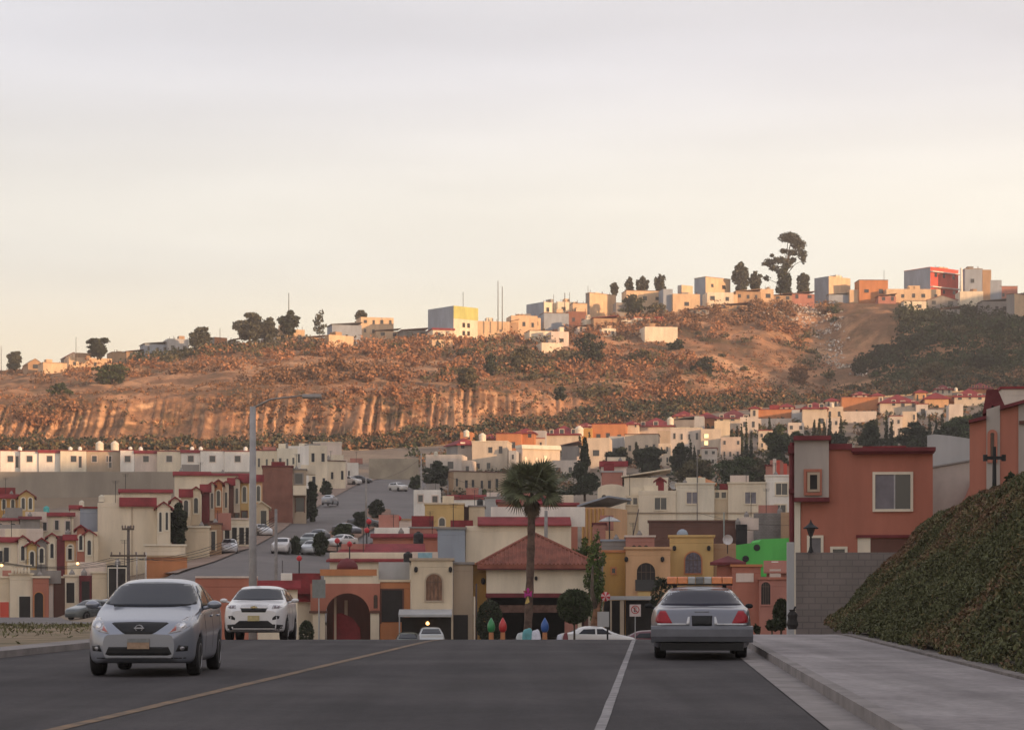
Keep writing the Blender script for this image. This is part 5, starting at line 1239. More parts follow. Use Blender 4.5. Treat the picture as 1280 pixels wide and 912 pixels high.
for i, ((l, r), w_) in enumerate(zip(RW, OR)):
    col = ['white', 'white', 'white', 'white', 'pale', 'beige', 'white', 'pinkwhite', 'palecream', 'white', 'white', 'white'][i]
    h = House('white row house above the long wall, ' + w_, None, l + .4, r, 562.5 + (i % 3) * .7, 588, Yw - 2 + (.9 if i == 5 else 0) + (i % 2) * .35, 0, 8, col, 'tile' if i in (3, 7, 9) else 'flat', 'red', auto=None, found=2, group='whitewashed row houses', trim='red' if i in (1, 2, 4, 8, 10, 11) else None)
    cx = (l + r) / 2
    for k in ((cx - 3, cx + 4),) if i not in (5,) else ((cx - 14, cx - 8), (cx + 4, cx + 10)):
        h.window(k[0], k[1], 569.5, 577, frame='pinkwhite')
    if i in (1, 4, 5): h.window(cx + 7, cx + 10.5, 570, 584, 'door', frame='pinkwhite')
for i, (px, w_) in enumerate(((124.5, 'left of the two big domed tanks on the white row'), (143.5, 'right of the two big domed tanks on the white row'))):
    water_tank('pale domed tank, ' + w_, px, 551, 563, Yw + 2, 'pale', 'domed tanks')
for i, (px, w_) in enumerate(((25, 'over the first house'), (88, 'over the fourth house, left'), (100, 'over the fourth house, right'), (163, 'over the narrow house'), (176, 'over the house after the narrow one'), (240, 'over the house with the roof box'), (251, 'over the party wall'), (307, 'at the lamp pole end'))):
    water_tank('little white roof tank of the white row, ' + w_, px, 558, 564, Yw + 2, 'white')

def clutter(h):
    z0 = h.H - .45 if h.Y < 300 else h.H
    if rnd.random() < .7:
        x0 = rnd.uniform(.05, .6) * h.w; q = rnd.uniform(1.2, 2.4); h.part('roof_room', MB().box(x0, x0 + q, 2.5, 4.5, z0, h.H + rnd.uniform(.4, 1.3)), paint(rnd.choice(['palecream', 'pinkwhite', 'grey', 'rose', 'red'])))
    if rnd.random() < .6:
        xx = rnd.uniform(.1, .9) * h.w; k = rnd.uniform(1.2, 2.4); an = MB().tube([(xx, 1.5, z0), (xx, 1.5, h.H + k)], .03, 5)
        for j in range(3): an.tube([(xx - .35 + .05 * j, 1.5, h.H + k - .12 * j), (xx + .35 - .05 * j, 1.5, h.H + k - .12 * j)], .015, 4)
        h.part('antenna', an, m_trim)
    if rnd.random() < .5 and h.Y > 170:
        xx = rnd.uniform(.15, .85) * h.w; h.part('gas_cylinder', MB().lathe((xx, 1.2, z0), [(.2, 0), (.24, .1), (.24, .75), (.1, .95), (.08, 1.05)], 10), paint('grey'))
# cluster of white houses left of the climbing street
LG = 'houses left of the climbing street'
def lh(label, a, b, c, top, base, Y, col, roof='bare', rc='red', side=None, th=None, auto=None, depth=9, grp=LG, **k):
    h = House(label, a, b, c, top, base, Y, th if th is not None else (25 if a is not None else 0), depth, col, roof, rc, side, auto=auto, found=5, group=grp, **k)
    if roof in ('flat', 'bare', 'tile') and c - b > 13 and depth > 4 and Y < 420: clutter(h)
    return h
lh('cream house with a dark recessed bay right behind the lamp pole', None, 320, 346, 563, 592, 395, 'palecream', 'flat', 'red', auto=(3,1))
lh('white house with brick-red window behind the brick house', None, 346, 372, 560, 592, 390, 'pale', 'bare', auto=(3,1))
lh('pale house with a white roof tank behind the brick house', None, 355, 392, 557, 590, 402, 'white', 'bare', auto=(3,1))
lh('stepped cream house at the right of the white cluster', 375, 386, 409, 556, 616, 372, 'palecream', 'bare', side='white', auto=(2,2))
lh('tall beige block behind the stepped cream house', None, 392, 427, 553, 592, 412, 'pinkwhite', 'flat', 'pale', auto=(1,1))
lh('cream corner house with a dark lintel at the top of the pavement', 405, 410, 432, 576, 613, 384, 'palecream', 'flat', 'brown', auto=(2,1))
lh('pinkish narrow house behind the cream corner house', None, 425, 434, 574, 606, 398, 'pinkwhite', 'bare', auto=(1,1))
lh('last low white house on the left of the climbing street', None, 432, 448, 578, 605, 415, 'white', 'bare', auto=(2,1))
water_tank('white tank above the pale house behind the brick house', 357, 555, 561, 395, 'pale')
x0, x1 = (461 - CX) / F * 442, (523 - CX) / F * 442; z_ = EYE + (HY - 573) * 442 / F
o = MB().box(x0, x1, 442, 442.6, z_ - 8, z_).build('perimeter_wall', mat('wall_beige', (.36,.31,.24), .95, .15, .3, bump=.2)); tag(o, 'beige perimeter wall closing off the top of the climbing street', 'wall')
h = lh('red brick sided house with a cream balcony front on the climbing street', None, 328, 366, 583, 648, 286, 'brick', 'flat', 'maroon')
h2 = lh('grey and cream balcony bay on the street end of the brick house', None, 366.3, 383, 587, 640, 287, 'beige', 'flat', 'grey')
h2.window(369, 378, 592, 604, frame='grey'); h2.part('balcony', MB().box(h2.fx(366.5), h2.fx(383), -1.1, -.01, h2.fz(619), h2.fz(607)), paint('palecream'))
h2.window(370, 380, 622, 639, 'garage', frame='brown')
# terrace stepping up the street
TL = [(214,224,622,690,'palecream','gablefront','arch'),(226,239,612,684,'cream','tile','arch'),(239,251,609,680,'cream','gablefront','arch'),(252,262,606,677,'maroon','tile',None),(262,268,603,674,'palecream','gablefront','arch'),(268,278,600,672,'orange','gablefront','arch'),(279,286,602,668,'palecream','gablefront','arch'),(286,292,598,666,'brown','tile',None),(292,300,597,664,'palecream','gablefront','arch'),(300,311,595,661,'yellow','tile','arch'),(318,328,594,656,'peach','tile','arch')]
LT = ['pale gabled front right beside the tall green tree','cream front under a red tile strip','cream gabled front, third up the street','maroon panelled front between two pale gables','narrow cream gable beside the orange front','orange gabled front with a cream arch','narrow cream gable left of the brown panel','dark brown recessed front','cream gable just left of the yellow front','yellow front left of the lamp pole','peach front right of the lamp pole']
for i, (l, r, tp, bs, col, rf, wd) in enumerate(TL):
    Y = 214 + (l - 214) * .48
    h = lh('terrace house, ' + LT[i], None, l, r, tp, bs, Y, col, rf, 'red', grp='terrace houses stepping up the street', depth=7)
    c_ = (l + r) / 2; w = (r - l) * .2
    if wd: h.window(c_ - w, c_ + w, tp + 13, tp + 32, 'arch', frame='pale')
    h.window(c_ - w * 1.3, c_ + w * 1.3, bs - 22, bs - 4, 'door', frame='brown')
for i, (l, r, tp, bs, Y, w_) in enumerate(((218,262,590,622,262,'over the cream terrace fronts'),(262,312,592,610,275,'over the orange terrace front'),(150,214,612,640,238,'behind the big blank cream house'))):
    lh('long red tiled roof house ' + w_, None, l, r, tp, bs, Y, 'palecream', 'tile', 'red', depth=7, grp='terrace houses stepping up the street')
lh('black doored cream gable garage under the brick house', None, 318, 336, 627, 664, 262, 'palecream', 'gablefront', 'pale', win=[(326,333,638,660,'garage','pale')])
lh('low cream garage wall house at the corner of the street', None, 228, 262, 659, 695, 211, 'cream', 'flat', 'pale', depth=6)
lh('brown edged carport block beside the low cream garage', None, 262, 277, 655, 690, 214, 'tan', 'flat', 'brown', depth=5, win=[(264,269,664,687,'garage')])
h = lh('white posted carport in front of the yellow terrace front', None, 279, 313, 649, 682, 226, 'palecream', 'flat', 'pinkwhite', depth=3)
for k in ((281,287),(290,296),(299,305),(307,311)): h.window(k[0], k[1], 659, 680, 'garage', frame='pale', gl=m_dark)

# the big blank cream house and its neighbours
h = lh('big blank cream side wall house with a red tiled roof strip', None, 122, 196, 628, 724, 206, 'palecream', 'bare', depth=8)
h.part('tile_roof', MB().prismx([(-.4,h.H-.35),(-.4,h.H-.2),(-.1,h.H+.5),(3,h.H+.5),(3,h.H),(-.01,h.H-.35)], h.fx(149), h.fx(196)), paint('red'))
h.part('downpipe', MB().box(h.fx(165)-.04, h.fx(165)+.04, -.08, -.005, 0, h.H-.4), paint('beige'))
lh('cream and yellow gabled street end of the big blank house', None, 196.3, 213, 628, 722, 204.6, 'palecream', 'gablefront', 'red', depth=7, win=[(199,202,640,664,'arch','pale'),(207,210,640,662,'arch','pale'),(198,203,694,718,'garage'),(206,211,694,718,'garage')])
lh('blue-white painted end wall left of the big blank house', None, 100, 122, 635, 720, 207, 'bluegrey', 'flat', 'red', depth=6)
lh('low cream boundary block below the big blank house', None, 181, 232, 682, 712, 196, 'palecream', 'flat', 'pale', depth=1.2)
o = lh('terracotta painted garden wall at the street corner', None, 182, 234, 696, 716, 193, 'orange', 'flat', 'sand', depth=.5, cat='wall', name='garden_wall', grp=None)
water_tank('small white tank on the big blank cream house', 127, 618, 627, 208, 'pale')
YG_ = 'terrace fronts at the lower left'
lh('yellow house with a red arched parapet at the left edge', None, -4, 22, 618, 655, 292, 'mustard', 'tile', 'red', win=[(3,7,624,636,'arch','pale'),(14,18,624,636,'arch','pale')], grp='yellow houses on the left')
lh('yellow house with two pale arched gables at the left edge', None, 23, 43, 613, 652, 290, 'yellow', 'gablefront', 'red', win=[(27,31,622,636,'arch','pale'),(36,40,622,636,'arch','pale')], grp='yellow houses on the left')
lh('cream house with a broad red roof below the yellow houses', None, 49, 92, 641, 672, 246, 'palecream', 'tile', 'red', auto=(3,1), grp='yellow houses on the left')
lh('low house with a red and white roof at the left edge', None, -10, 24, 648, 668, 240, 'pinkwhite', 'tile', 'red', auto=(2,1), grp='yellow houses on the left')
lh('small dark red roofed house between the yellow houses and the white wall', None, 25, 50, 646, 668, 238, 'grey', 'tile', 'maroon', grp='yellow houses on the left')
lh('narrow red trimmed house left of the blue-white end wall', None, 88, 101, 632, 665, 248, 'pinkwhite', 'tile', 'red', grp='yellow houses on the left')
lh('long white parapet house above the left terrace fronts', None, -12, 54, 660, 690, 224, 'pinkwhite', 'bare', grp=YG_)
water_tank('turquoise ball-shaped tank over the broad red roof', 58, 632, 641, 250, 'teal')
water_tank('white tank over the narrow red trimmed house', 102, 625, 633, 250, 'pale')
TF = [(-6,22,672,716,'palecream','tile','plain','cream front under the widest red roof, left edge'),(23,34,670,716,'palecream','gablefront','arch','cream gable with a tall dark window'),(34,46,677,716,'yellow','gablefront','arch','yellow gable beside the cream gable'),(46,58,673,716,'grey','gablefront','arch','shaded grey gable'),(60,70,667,716,'palecream','gablefront','arch','thin cream gable left of the red panel'),(71,81,669,716,'maroon','bare',None,'deep red panel front'),(81,95,669,716,'peach','tile','arch','peach front right of the red panel'),(96,106,657,716,'terracotta','gablefront','arch','red arched front with a lit lamp'),(106,117,663,716,'palecream','gablefront','arch','cream gable right of the red arch'),(117,123,664,716,'cream','bare',None,'thin cream strip beside the blank house')]
for l, r, tp, bs, col, rf, wd, lb in TF:
    h = lh('terrace house at the lower left, ' + lb, None, l, r, tp, bs, 200, col, rf, 'red', depth=7, grp=YG_)
    c_ = (l + r) / 2; w = min(3, (r - l) * .2)
    if wd: h.window(c_ - w, c_ + w, tp + 12, tp + 30, wd, frame='pale')
    if r - l > 12: h.window(l + 6 - w, l + 6 + w, tp + 16, tp + 30, frame='pale')
BF = [(-8,12,722,783,'cream',[(0,10,752,780,'garage')],'flat','cream garage with a bright orange panel'),(12,41,718,782,'palecream',[(24,38,745,779,'garage','pale')],'flat','cream garage with a black door and balusters above'),(41,61,722,779,'terracotta',[(43,54,740,771,'archdoor','orange')],'flat','terracotta porch with an arched door'),(61,67,725,775,'white',[],'flat','narrow white pier'),(67,81,722,772,'brown',[],'flat','shaded brown recess'),(81,99,720,757,'palecream',[(83,93,728,753,'garage','pale')],'flat','cream archway with a black gate'),(99,115,719,755,'maroon',[(102,112,726,752,'garage','maroon')],'bare','dark red door bay'),(115,134,716,754,'cream',[],'flat','plain cream bay'),(134,160,706,752,'black',[(136,157,710,748,'garage','pale')],'bare','black garage opening with white posts')]
for l, r, tp, bs, col, wn_, rf, lb in BF:
    h = lh('street level front at the lower left, ' + lb, None, l, r, tp, bs, 186 + (l > 60) * 3, col, rf, 'palecream', depth=5, win=[(*w, m_dark) if len(w) == 6 else w for w in wn_], grp='street level fronts at the lower left')
    if 'orange panel' in lb: MB().box(h.fx(0), h.fx(11), -.12, -.075, h.fz(780), h.fz(752)).build('orange_panel', paint('coral'), h.root)
    if 'balusters' in lb:
        q = MB()
        for k in range(6): q.lathe((h.fx(16 + k*4), -.25, h.H + .1), [(.09,0),(.13,.2),(.06,.5),(.11,.62)], 8)
        q.box(h.fx(13), h.fx(40), -.35, -.15, h.H + .72, h.H + .85); q.build('balustrade', paint('palecream'), h.root)
def lamp(lb, px, py, Y, r, e=9):
    t = empty('wall_lamp', P(px, py, Y), 0, lb, 'lamp', 'lit lamps on the fronts')
    MB().lathe((0, 0, -r), [(r*.3, 0), (r*.95, r*.5), (r, r), (r*.7, r*1.7), (r*.2, r*2)], 10).build('bulb', mat('lit_bulb', (1,.7,.4), .4, 0, emit=((1,.50,.16), e * .4)), t)
    MB().box(-r*1.2, r*1.2, .0, r*1.6, r*1.05, r*1.3).build('bracket', m_trim, t)
lamp('glowing lamp on the cream garage front at the left edge', 2, 706, 185.6, .12)
lamp('glowing lamp beside the red arched front', 97, 704, 185, .12)
lamp('bright white lamp hanging in the garage of the cream arched house', 534.5, 778.5, 149.0, .12, 16)
# ------------------------------------------------------------------ middle of town
MG = 'houses in the middle of town'
def mh(label, a, b, c, top, base, Y, col, roof='flat', rc='red', side=None, th=None, auto=None, depth=8, **k):
    h = House(label, a, b, c, top, base, Y, th if th is not None else (20 if a is not None else 0), depth, col, roof, rc, side, auto=auto, found=4, group=k.pop('grp', MG), **k)
    if roof in ('flat', 'bare', 'tile') and c - b > 13 and depth > 5 and Y > 168: clutter(h)
    return h
mh('small white house with a stepped parapet at the street bend', None, 517, 551, 612, 634, 295, 'white', 'bare', auto=(2,1))
h = mh('yellow box house with a framed front left of the palm', None, 531, 580, 630, 668, 244, 'yellow', 'flat', 'cream'); h.window(549, 556, 647, 657, 'arch', frame='cream')
mh('pale narrow house right of the yellow box house', None, 586, 606, 633, 668, 246, 'cream', 'flat', 'grey')
mh('dark passage block between the yellow house and the pale narrow house', None, 580, 586, 633, 668, 248, 'brown', 'bare')
mh('rusty red roofed strip house below the brown building', None, 560, 625, 619, 640, 300, 'palecream', 'tile', 'red', depth=6)
mh('white fasciaed house with a dark tank left of the palm trunk', None, 565, 606, 624, 645, 280, 'white', 'flat', 'red', depth=6)
mh('grey flat roofed house with clutter left of the palm crown', None, 606, 640, 622, 655, 262, 'lightgrey', 'flat', 'grey')
for i, (l, r, tp, w_) in enumerate(((622, 650, 625, 'left of the palm trunk'), (664, 688, 627, 'right of the palm trunk'), (690, 722, 629, 'behind the conifer shadow'))):
    mh('small red tiled roof house behind the white parapet, ' + w_, None, l, r, tp, 650, 225 + i * 2, 'terracotta', 'tile', 'red')
h = mh('wide house with a white parapet over a long red tiled roof', None, 582, 714, 657, 735, 172, 'palecream', 'bare', depth=9)
h.part('tile_roof', MB().prismx([(-.35,h.H+.003),(-.35,h.H+.12),(1.6,h.H+.75),(1.6,h.H+.003)], h.fx(597), h.fx(714)), paint('red'))
h.part('parapet', MB().box(h.fx(614), h.fx(733), 1.9, 2.15, h.H, h.fz(632)), paint('white'))
mh('grey cement block wall house left of the wide cream wall', None, 547, 581.5, 661, 730, 171, 'bluegrey', 'flat', 'grey')
h = mh('long maroon roofed house behind the arched gateway', None, 412, 531, 690, 735, 172, 'palecream', 'bare', depth=8)
h.part('tile_roof', MB().add([(h.fx(408),-.4,h.H-.6),(h.fx(533),-.4,h.H-.6),(h.fx(531),4,h.fz(678)),(h.fx(432),4,h.fz(678)),(h.fx(408),-.4,h.H-.75),(h.fx(533),-.4,h.H-.75),(h.fx(531),4,h.H),(h.fx(432),4,h.H)], [(0,1,2,3),(4,5,1,0),(5,6,2,1),(7,4,0,3),(6,7,3,2)]), paint('red'))
mh('red roofed house with a pale parapet behind the maroon roof', None, 466, 549, 668, 700, 188, 'terracotta', 'tile', 'red')
mh('white parapet house above the red roofs', None, 468, 512, 659, 690, 205, 'white', 'bare')
mh('pinkish flat house below the small white house', None, 495, 535, 650, 682, 222, 'pinkwhite', 'flat', 'tan', auto=(2,1))
mh('tan roofed shed right of the white parapet house', None, 512, 548, 660, 690, 207, 'rose', 'flat', 'grey')
for px, py0, py1, Y, w_ in ((421.5, 672, 684, 176, 'left end of the maroon roof'), (437, 676, 687, 171, 'on the maroon roof slope'), (458.5, 659, 672, 185, 'above the maroon roof'), (498.5, 644, 655, 215, 'highest, by the street bend'), (374, 694, 705, 165, 'lowest, near the street pole'), (461, 648, 659, 200, 'farthest back by the median')):
    t = empty('roof_ornament', P(px, py1, Y), 0, 'round red ornament on a short post, ' + w_, 'roof ornament', 'round red roof ornaments')
    r = 3.6 * Y / F; hgt = (py1 - py0) * Y / F
    MB().lathe((0, 0, hgt - 2*r), [(.01, 0), (r*.7, r*.3), (r, r), (r*.75, r*1.65), (r*.2, 2*r)], 12).build('ball', mat('red_ball', (.50,.035,.045), .5, .1, 3), t, smooth=True)
    MB().tube([(0, 0, -.8), (0, 0, hgt - 1.9*r)], .05, 6).build('post', m_trim, t)
water_tank('black tank between the red roofs and the grey cement wall', 523, 664, 679, 178, 'black')
water_tank('black tank left of the cream arched house roof', 510, 689, 703, 160, 'black')
water_tank('dark tank on the wide cream wall house', 698, 645, 657, 176, 'black')
water_tank('light blue tank on the roof right of the palm', 717.5, 636, 651, 178, 'blue')
water_tank('black tank on the white fasciaed house', 600, 623, 632, 279, 'black')

# arched gateway building
s0 = F / 150
g = House('terracotta arched gateway building with a dome and cream pillars', None, 388, 475, 729, 811, 150, 0, 5, 'terracotta', 'bare', found=.5, cat='gatehouse', name='gatehouse')
bpy.data.objects.remove(g.wall); X_, Z_ = g.fx, g.fz
q = MB(); xa, xb = X_(407), X_(462); rr = (xb - xa) / 2; xc = (xa + xb) / 2; zs = Z_(767); n = 16
arc = [(xc - rr * math.cos(k * math.pi / n), zs + rr * .95 * math.sin(k * math.pi / n)) for k in range(n + 1)]
top = Z_(729)
for k in range(n):
    a, b = arc[k], arc[k+1]; q.prism([a, b, (b[0], top), (a[0], top)], 0, .6)
q.box(0, xa, 0, .6, Z_(764), top); q.box(xb, X_(475), 0, .6, Z_(764), top)
q.build('arched_wall', paint('terracotta'), g.root)
for a_, b_ in ((.15, X_(398)), (X_(400), xa - .05), (xb + .05, X_(474))): MB().box(a_, b_, .02, .5, -.3, Z_(764)).build('pillar', paint('palecream'), g.root)
MB().box(-.08, X_(409), -.1, .65, Z_(766), Z_(763)).box(xb, X_(476), -.1, .65, Z_(766), Z_(763)).build('cornice', paint('brown'), g.root)
MB().box(X_(405), X_(466), .1, 1.2, top, Z_(719)).build('upper_band', paint('palecream'), g.root)
MB().box(X_(400), X_(471), .0, 1.4, Z_(719), Z_(711)).build('coping', paint('orange'), g.root)
MB().box(X_(365), X_(400), .3, 2.5, Z_(742), Z_(716)).build('side_roof', paint('red'), g.root)
MB().lathe((X_(434), .8, Z_(711)), [(.72, 0), (.70, .25), (.55, .5), (.3, .68), (.05, .76)], 18).build('dome', paint('maroon'), g.root, smooth=True)
MB().box(X_(407), X_(475), 3.4, 3.6, -.5, Z_(738)).build('back_wall', paint('brown'), g.root)
MB().prism([(X_(416), -.3), (X_(452), -.3), (X_(450), Z_(785)), (X_(440), Z_(772)), (X_(426), Z_(766)), (X_(416), Z_(768))], 1.5, 1.6).build('gate_panel', paint('red'), g.root)
MB().box(X_(417), X_(420), 1.2, 1.4, -.3, Z_(745)).box(X_(430), X_(434), 2.0, 2.1, -.3, Z_(750)).build('gate_posts', paint('beige'), g.root)
g.win_local(X_(467), X_(472), Z_(760), Z_(743), 'arch', 'terracotta', m_dark)
mh('cream wall house left of the gateway with a red roof band', None, 366, 391, 743, 811, 151, 'palecream', 'tile', 'red', grp=None)
mh('low building with a red roof and white parapets behind the white crossover', None, 318, 372, 727, 800, 140, 'palecream', 'tile', 'red', grp=None)
mh('white rooftop block above the red roof behind the gateway', None, 351, 379, 716, 745, 158, 'white', 'bare', grp=None)
h = mh('orange walled garage house with a dark roller door right of the gateway', None, 475, 513, 727, 811, 150.5, 'orange', 'flat', 'cream', grp=None, depth=6)
h.window(477, 503, 737, 777, 'door', 'brown', m_dark)
h.part('upper_roof', MB().box(h.fx(473), h.fx(512), .6, 4, h.H+.16, h.fz(702)), paint('lightgrey'))
# cream house with one arched shuttered window
h = mh('cream house with one arched shuttered window over a white canopy', None, 514, 566, 700, 811, 149.5, 'cream', 'flat', 'beige', grp=None, depth=7)
h.window(532.5, 552.5, 717, 750, 'arch', 'beige', mat('wood_shutter', (.22,.12,.075), .8, .3, 6, streak=True))
h.part('canopy', MB().prismx([(-2.2, h.fz(770)), (-2.2, h.fz(767)), (0, h.fz(761)), (0, h.fz(765))], h.fx(499), h.fx(565)), paint('lightgrey'))
h.part('canopy_posts', MB().box(h.fx(499.5), h.fx(501), -2.2, -2.1, 0, h.fz(769)), paint('lightgrey'))
h.part('garage_shade', MB().box(h.fx(502), h.fx(564), -.03, -.004, 0, h.fz(771)), m_dark)  # dark sheet on the solid wall paints the garage's inner shade
for px in (520, 563): h.part('lamp', MB().lathe((h.fx(px), -.12, h.fz(715)), [(.05,0),(.12,.1),(.12,.3),(.05,.38)], 8), m_trim)
h.part('roof_box', MB().box(h.fx(515), h.fx(547), 1.5, 4, h.H, h.fz(689)), paint('pinkwhite'))
h.part('blue_panel', MB().box(h.fx(522), h.fx(540), 1.44, 1.496, h.fz(697), h.fz(690)), mat('light_blue_panel', (.25,.42,.50), .7, .1, 3))
h = mh('shaded beige side house right of the cream arched house', None, 566.3, 591, 705, 811, 150.5, 'beige', 'flat', 'grey', grp=None, depth=7)
h.part('shade_black', MB().box(h.fx(567), h.fx(585), -.03, -.004, 0, h.fz(768)), m_dark)  # flat black sheet stands for shade, wall behind is closed
h = mh('narrow orange house with a wall lantern left of the hip roof house', None, 591.3, 609, 706, 811, 151.5, 'mustard', 'flat', 'orange', grp=None, depth=6)
h.part('lamp', MB().lathe((h.fx(604), -.14, h.fz(730)), [(.06,0),(.14,.1),(.14,.34),(.05,.44)], 8), m_trim)
# hip roof house
h = House('cream house under a wide red tiled hip roof behind the palm', None, 608, 736, 705, 811, 150, 0, 8, 'palecream', 'bare', found=.5, cat='house')
bpy.data.objects.remove(h.wall)
W, D = h.w, 7.5; zl = h.fz(741); zt_ = h.H
h.part('wall', MB().box(0, W, 0, D, zl, zt_), paint('palecream'))
h.part('lower_walls', MB().box(.02, .3, .3, D, -.5, zl).box(W-.3, W-.02, .3, D, -.5, zl).box(.3, W-.3, D-.3, D, -.5, zl), paint('brown'))
h.part('lintel', MB().box(-.05, W+.05, -.08, .4, zl-.28, zl-.002), paint('maroon'))
h.part('porch_beam', MB().box(.3, W-.3, .5, .7, zl-1.3, zl-.8), mat('stained_wood', (.16,.09,.07), .8, .25, 3))
h.part('brick_pier', MB().box(h.fx(706), h.fx(722), .1, .5, -.5, h.fz(772)), paint('rose'))
h.part('cream_pier', MB().box(h.fx(722.5), h.fx(727), .1, .5, -.5, h.fz(772)).box(h.fx(592), h.fx(594), -.1, .1, -.5, h.fz(745)), paint('palecream'))
e = .62; za = h.fz(665); ax = (h.fx(669), D/2)
cs = [(-e,-e), (W+e,-e), (W+e,D+e), (-e,D+e)]
rf = MB().add([(x,y_,zt_) for x,y_ in cs] + [(ax[0],ax[1],za)] + [(x,y_,zt_-.28) for x,y_ in cs], [(0,1,4),(1,2,4),(2,3,4),(3,0,4),(5,6,1,0),(6,7,2,1),(7,8,3,2),(8,5,0,3),(8,7,6,5)])
m_tile = mat('clay_tiles', (.25,.088,.06), .8, .22, 1.2, bump=.3, bscale=7)
for k in range(1, int((W + 2*e) / .27)):
    x0 = -e + k * .27; A = Vector((x0, -e - .02, zt_ + .03))
    f = (x0 + e) / (ax[0] + e) if x0 < ax[0] else (W + e - x0) / (W + e - ax[0])
    B = Vector((x0, -e + f * (D/2 + e), zt_ + f * (za - zt_) + .03)); rf.tube([A, B], .055, 6)
for cx_, cy_ in cs: rf.tube([(cx_, cy_, zt_ + .04), (ax[0], ax[1], za + .04)], .11, 6)
h.part('roof', rf, m_tile)
h.part('eave_board', MB().box(-e+.05, W+e-.05, -e+.05, -e+.12, zt_-.36, zt_-.282), paint('maroon'))
h.part('wall_light', MB().lathe((h.fx(670), -.1, h.fz(725)), [(.05,0),(.1,.08),(.1,.22),(.04,.28)], 8), m_trim)
h.part('recess', MB().box(.3, W-.3, D-.4, D-.31, -.5, zl), m_dark)  # dark back panel puts the porch's deep shade into colour
# right-centre yellow and peach houses
h = mh('peach house with an arched dark balcony window right of the hip roof house', None, 782, 838, 686, 811, 152, 'peach', 'flat', 'peach', grp=None)
h.window(796, 819, 703, 737, 'arch', 'peach', m_dark)
h.part('railing', MB().box(h.fx(794), h.fx(822), -.5, -.45, h.fz(738), h.fz(724)), dull((.05,.05,.05), 'wrought_iron'))
for px in (782.8, 828): h.part('lamp', MB().lathe((h.fx(px), -.12, h.fz(702)), [(.06,0),(.13,.1),(.13,.28),(.05,.36)], 8), m_trim)
h.part('canopy', MB().box(h.fx(762), h.fx(818), -2.6, -.01, h.fz(749), h.fz(744.5)), paint('lightgrey'))
h.part('carport_posts', MB().box(h.fx(775), h.fx(780), -2.5, -2.2, -.3, h.fz(749)).box(h.fx(763), h.fx(765), -2.5, -2.3, -.3, h.fz(749)), paint('beige'))
h.part('carport_shade', MB().box(.02, h.fx(835), -.03, -.004, -.3, h.fz(750)), m_dark)  # shade under the carport painted as a dark sheet on the wall
h.part('planter', MB().box(h.fx(797), h.fx(813), -.4, -.01, h.fz(745), h.fz(739)), paint('yellow'))
h = mh('orange wing with two wall lamps left of the peach house', None, 754, 782, 690, 811, 153, 'mustard', 'flat', 'orange', grp=None)
h.window(765, 769, 710, 716, frame='orange')
h.part('opening', MB().box(h.fx(756), h.fx(781), -.03, -.004, -.3, h.fz(750)), m_dark)  # dark sheet painting the shade under the wing, no hole behind
h = mh('tall yellow house with an arched window rising behind the peach house', None, 837, 892, 671, 811, 160, 'yellow', 'flat', 'yellow', grp=None, depth=6)
h.window(856.5, 876.5, 690, 716, 'arch', 'orange', mat('curtained_window', (.14,.13,.17), .4, .3, 6))
for px in (843, 886): h.part('lamp', MB().lathe((h.fx(px), -.12, h.fz(688)), [(.06,0),(.13,.1),(.13,.28),(.05,.36)], 8), m_trim)
mh('brown side wall house between the tall yellow house and the green wall', None, 892.3, 920, 679, 811, 161, 'tan', 'bare', grp=None)
t = empty('satellite_dish', P(909.5, 681, 158), 0, 'white round satellite dish in front of the brown wall', 'satellite dish')
MB().lathe((0, 0, .38), [(.02, 0), (.3, -.05), (.36, -.14), (.34, -.14), (.28, -.03), (.02, .03)], 18, axis='y').build('dish', mat('dish_white', (.62,.60,.60), .5, .05, 5), t, smooth=True)
MB().tube([(0, .05, -.6), (0, .02, .35)], .03, 6).build('post', m_trim, t)
h = mh('maroon pyramid roofed turret behind the grey parked sedan', None, 896, 924, 694, 811, 148, 'terracotta', 'hip', 'maroon', grp=None, depth=1.8)
h = mh('small coral house with a black arched door right of the grey sedan', None, 915, 951, 708, 811, 146, 'terracotta', 'flat', 'orange', grp=None, depth=6)
h.part('white_band', MB().box(h.fx(920), h.fx(942), -.06, -.004, h.fz(727), h.fz(716)), paint('pinkwhite'))
h = mh('peach-brown house with a tall black arched opening', None, 949, 990, 724, 811, 145, 'rose', 'flat', 'terracotta', grp=None, depth=6)
h.window(951.5, 963, 727, 755, 'arch', 'rose', m_dark)
h = mh('cluttered pink and white rooftop rooms below the green wall', None, 958, 984, 702, 811, 158, 'rose', 'tile', 'rose', grp=None)
h.part('white_parapet', MB().box(h.fx(962), h.fx(976), -.3, -.01, h.fz(722), h.fz(711)), paint('pinkwhite'))
h.win_local(h.fx(966), h.fx(971), h.fz(708), h.fz(703), frame='white')
# green wall building with a stepped diagonal outline
s = F/185; t = empty('house', P(919, 720, 185), 0, 'bright green house side wall with a sloping top', 'house')
pt = lambda px, py: ((px-919)/s, (720-py)/s)
MB().prism([pt(919,720), pt(987,720), pt(987,672), pt(952,673.5), pt(949,677), pt(919,681)], 0, 7).build('wall', paint('green'), t)
for px, py in ((932,698),(946,684)): MB().lathe(((px-919)/s, -.1, (720-py)/s), [(.2,0),(.28,.05),(.28,.1)], 10, axis='y').build('vent', m_trim, t)
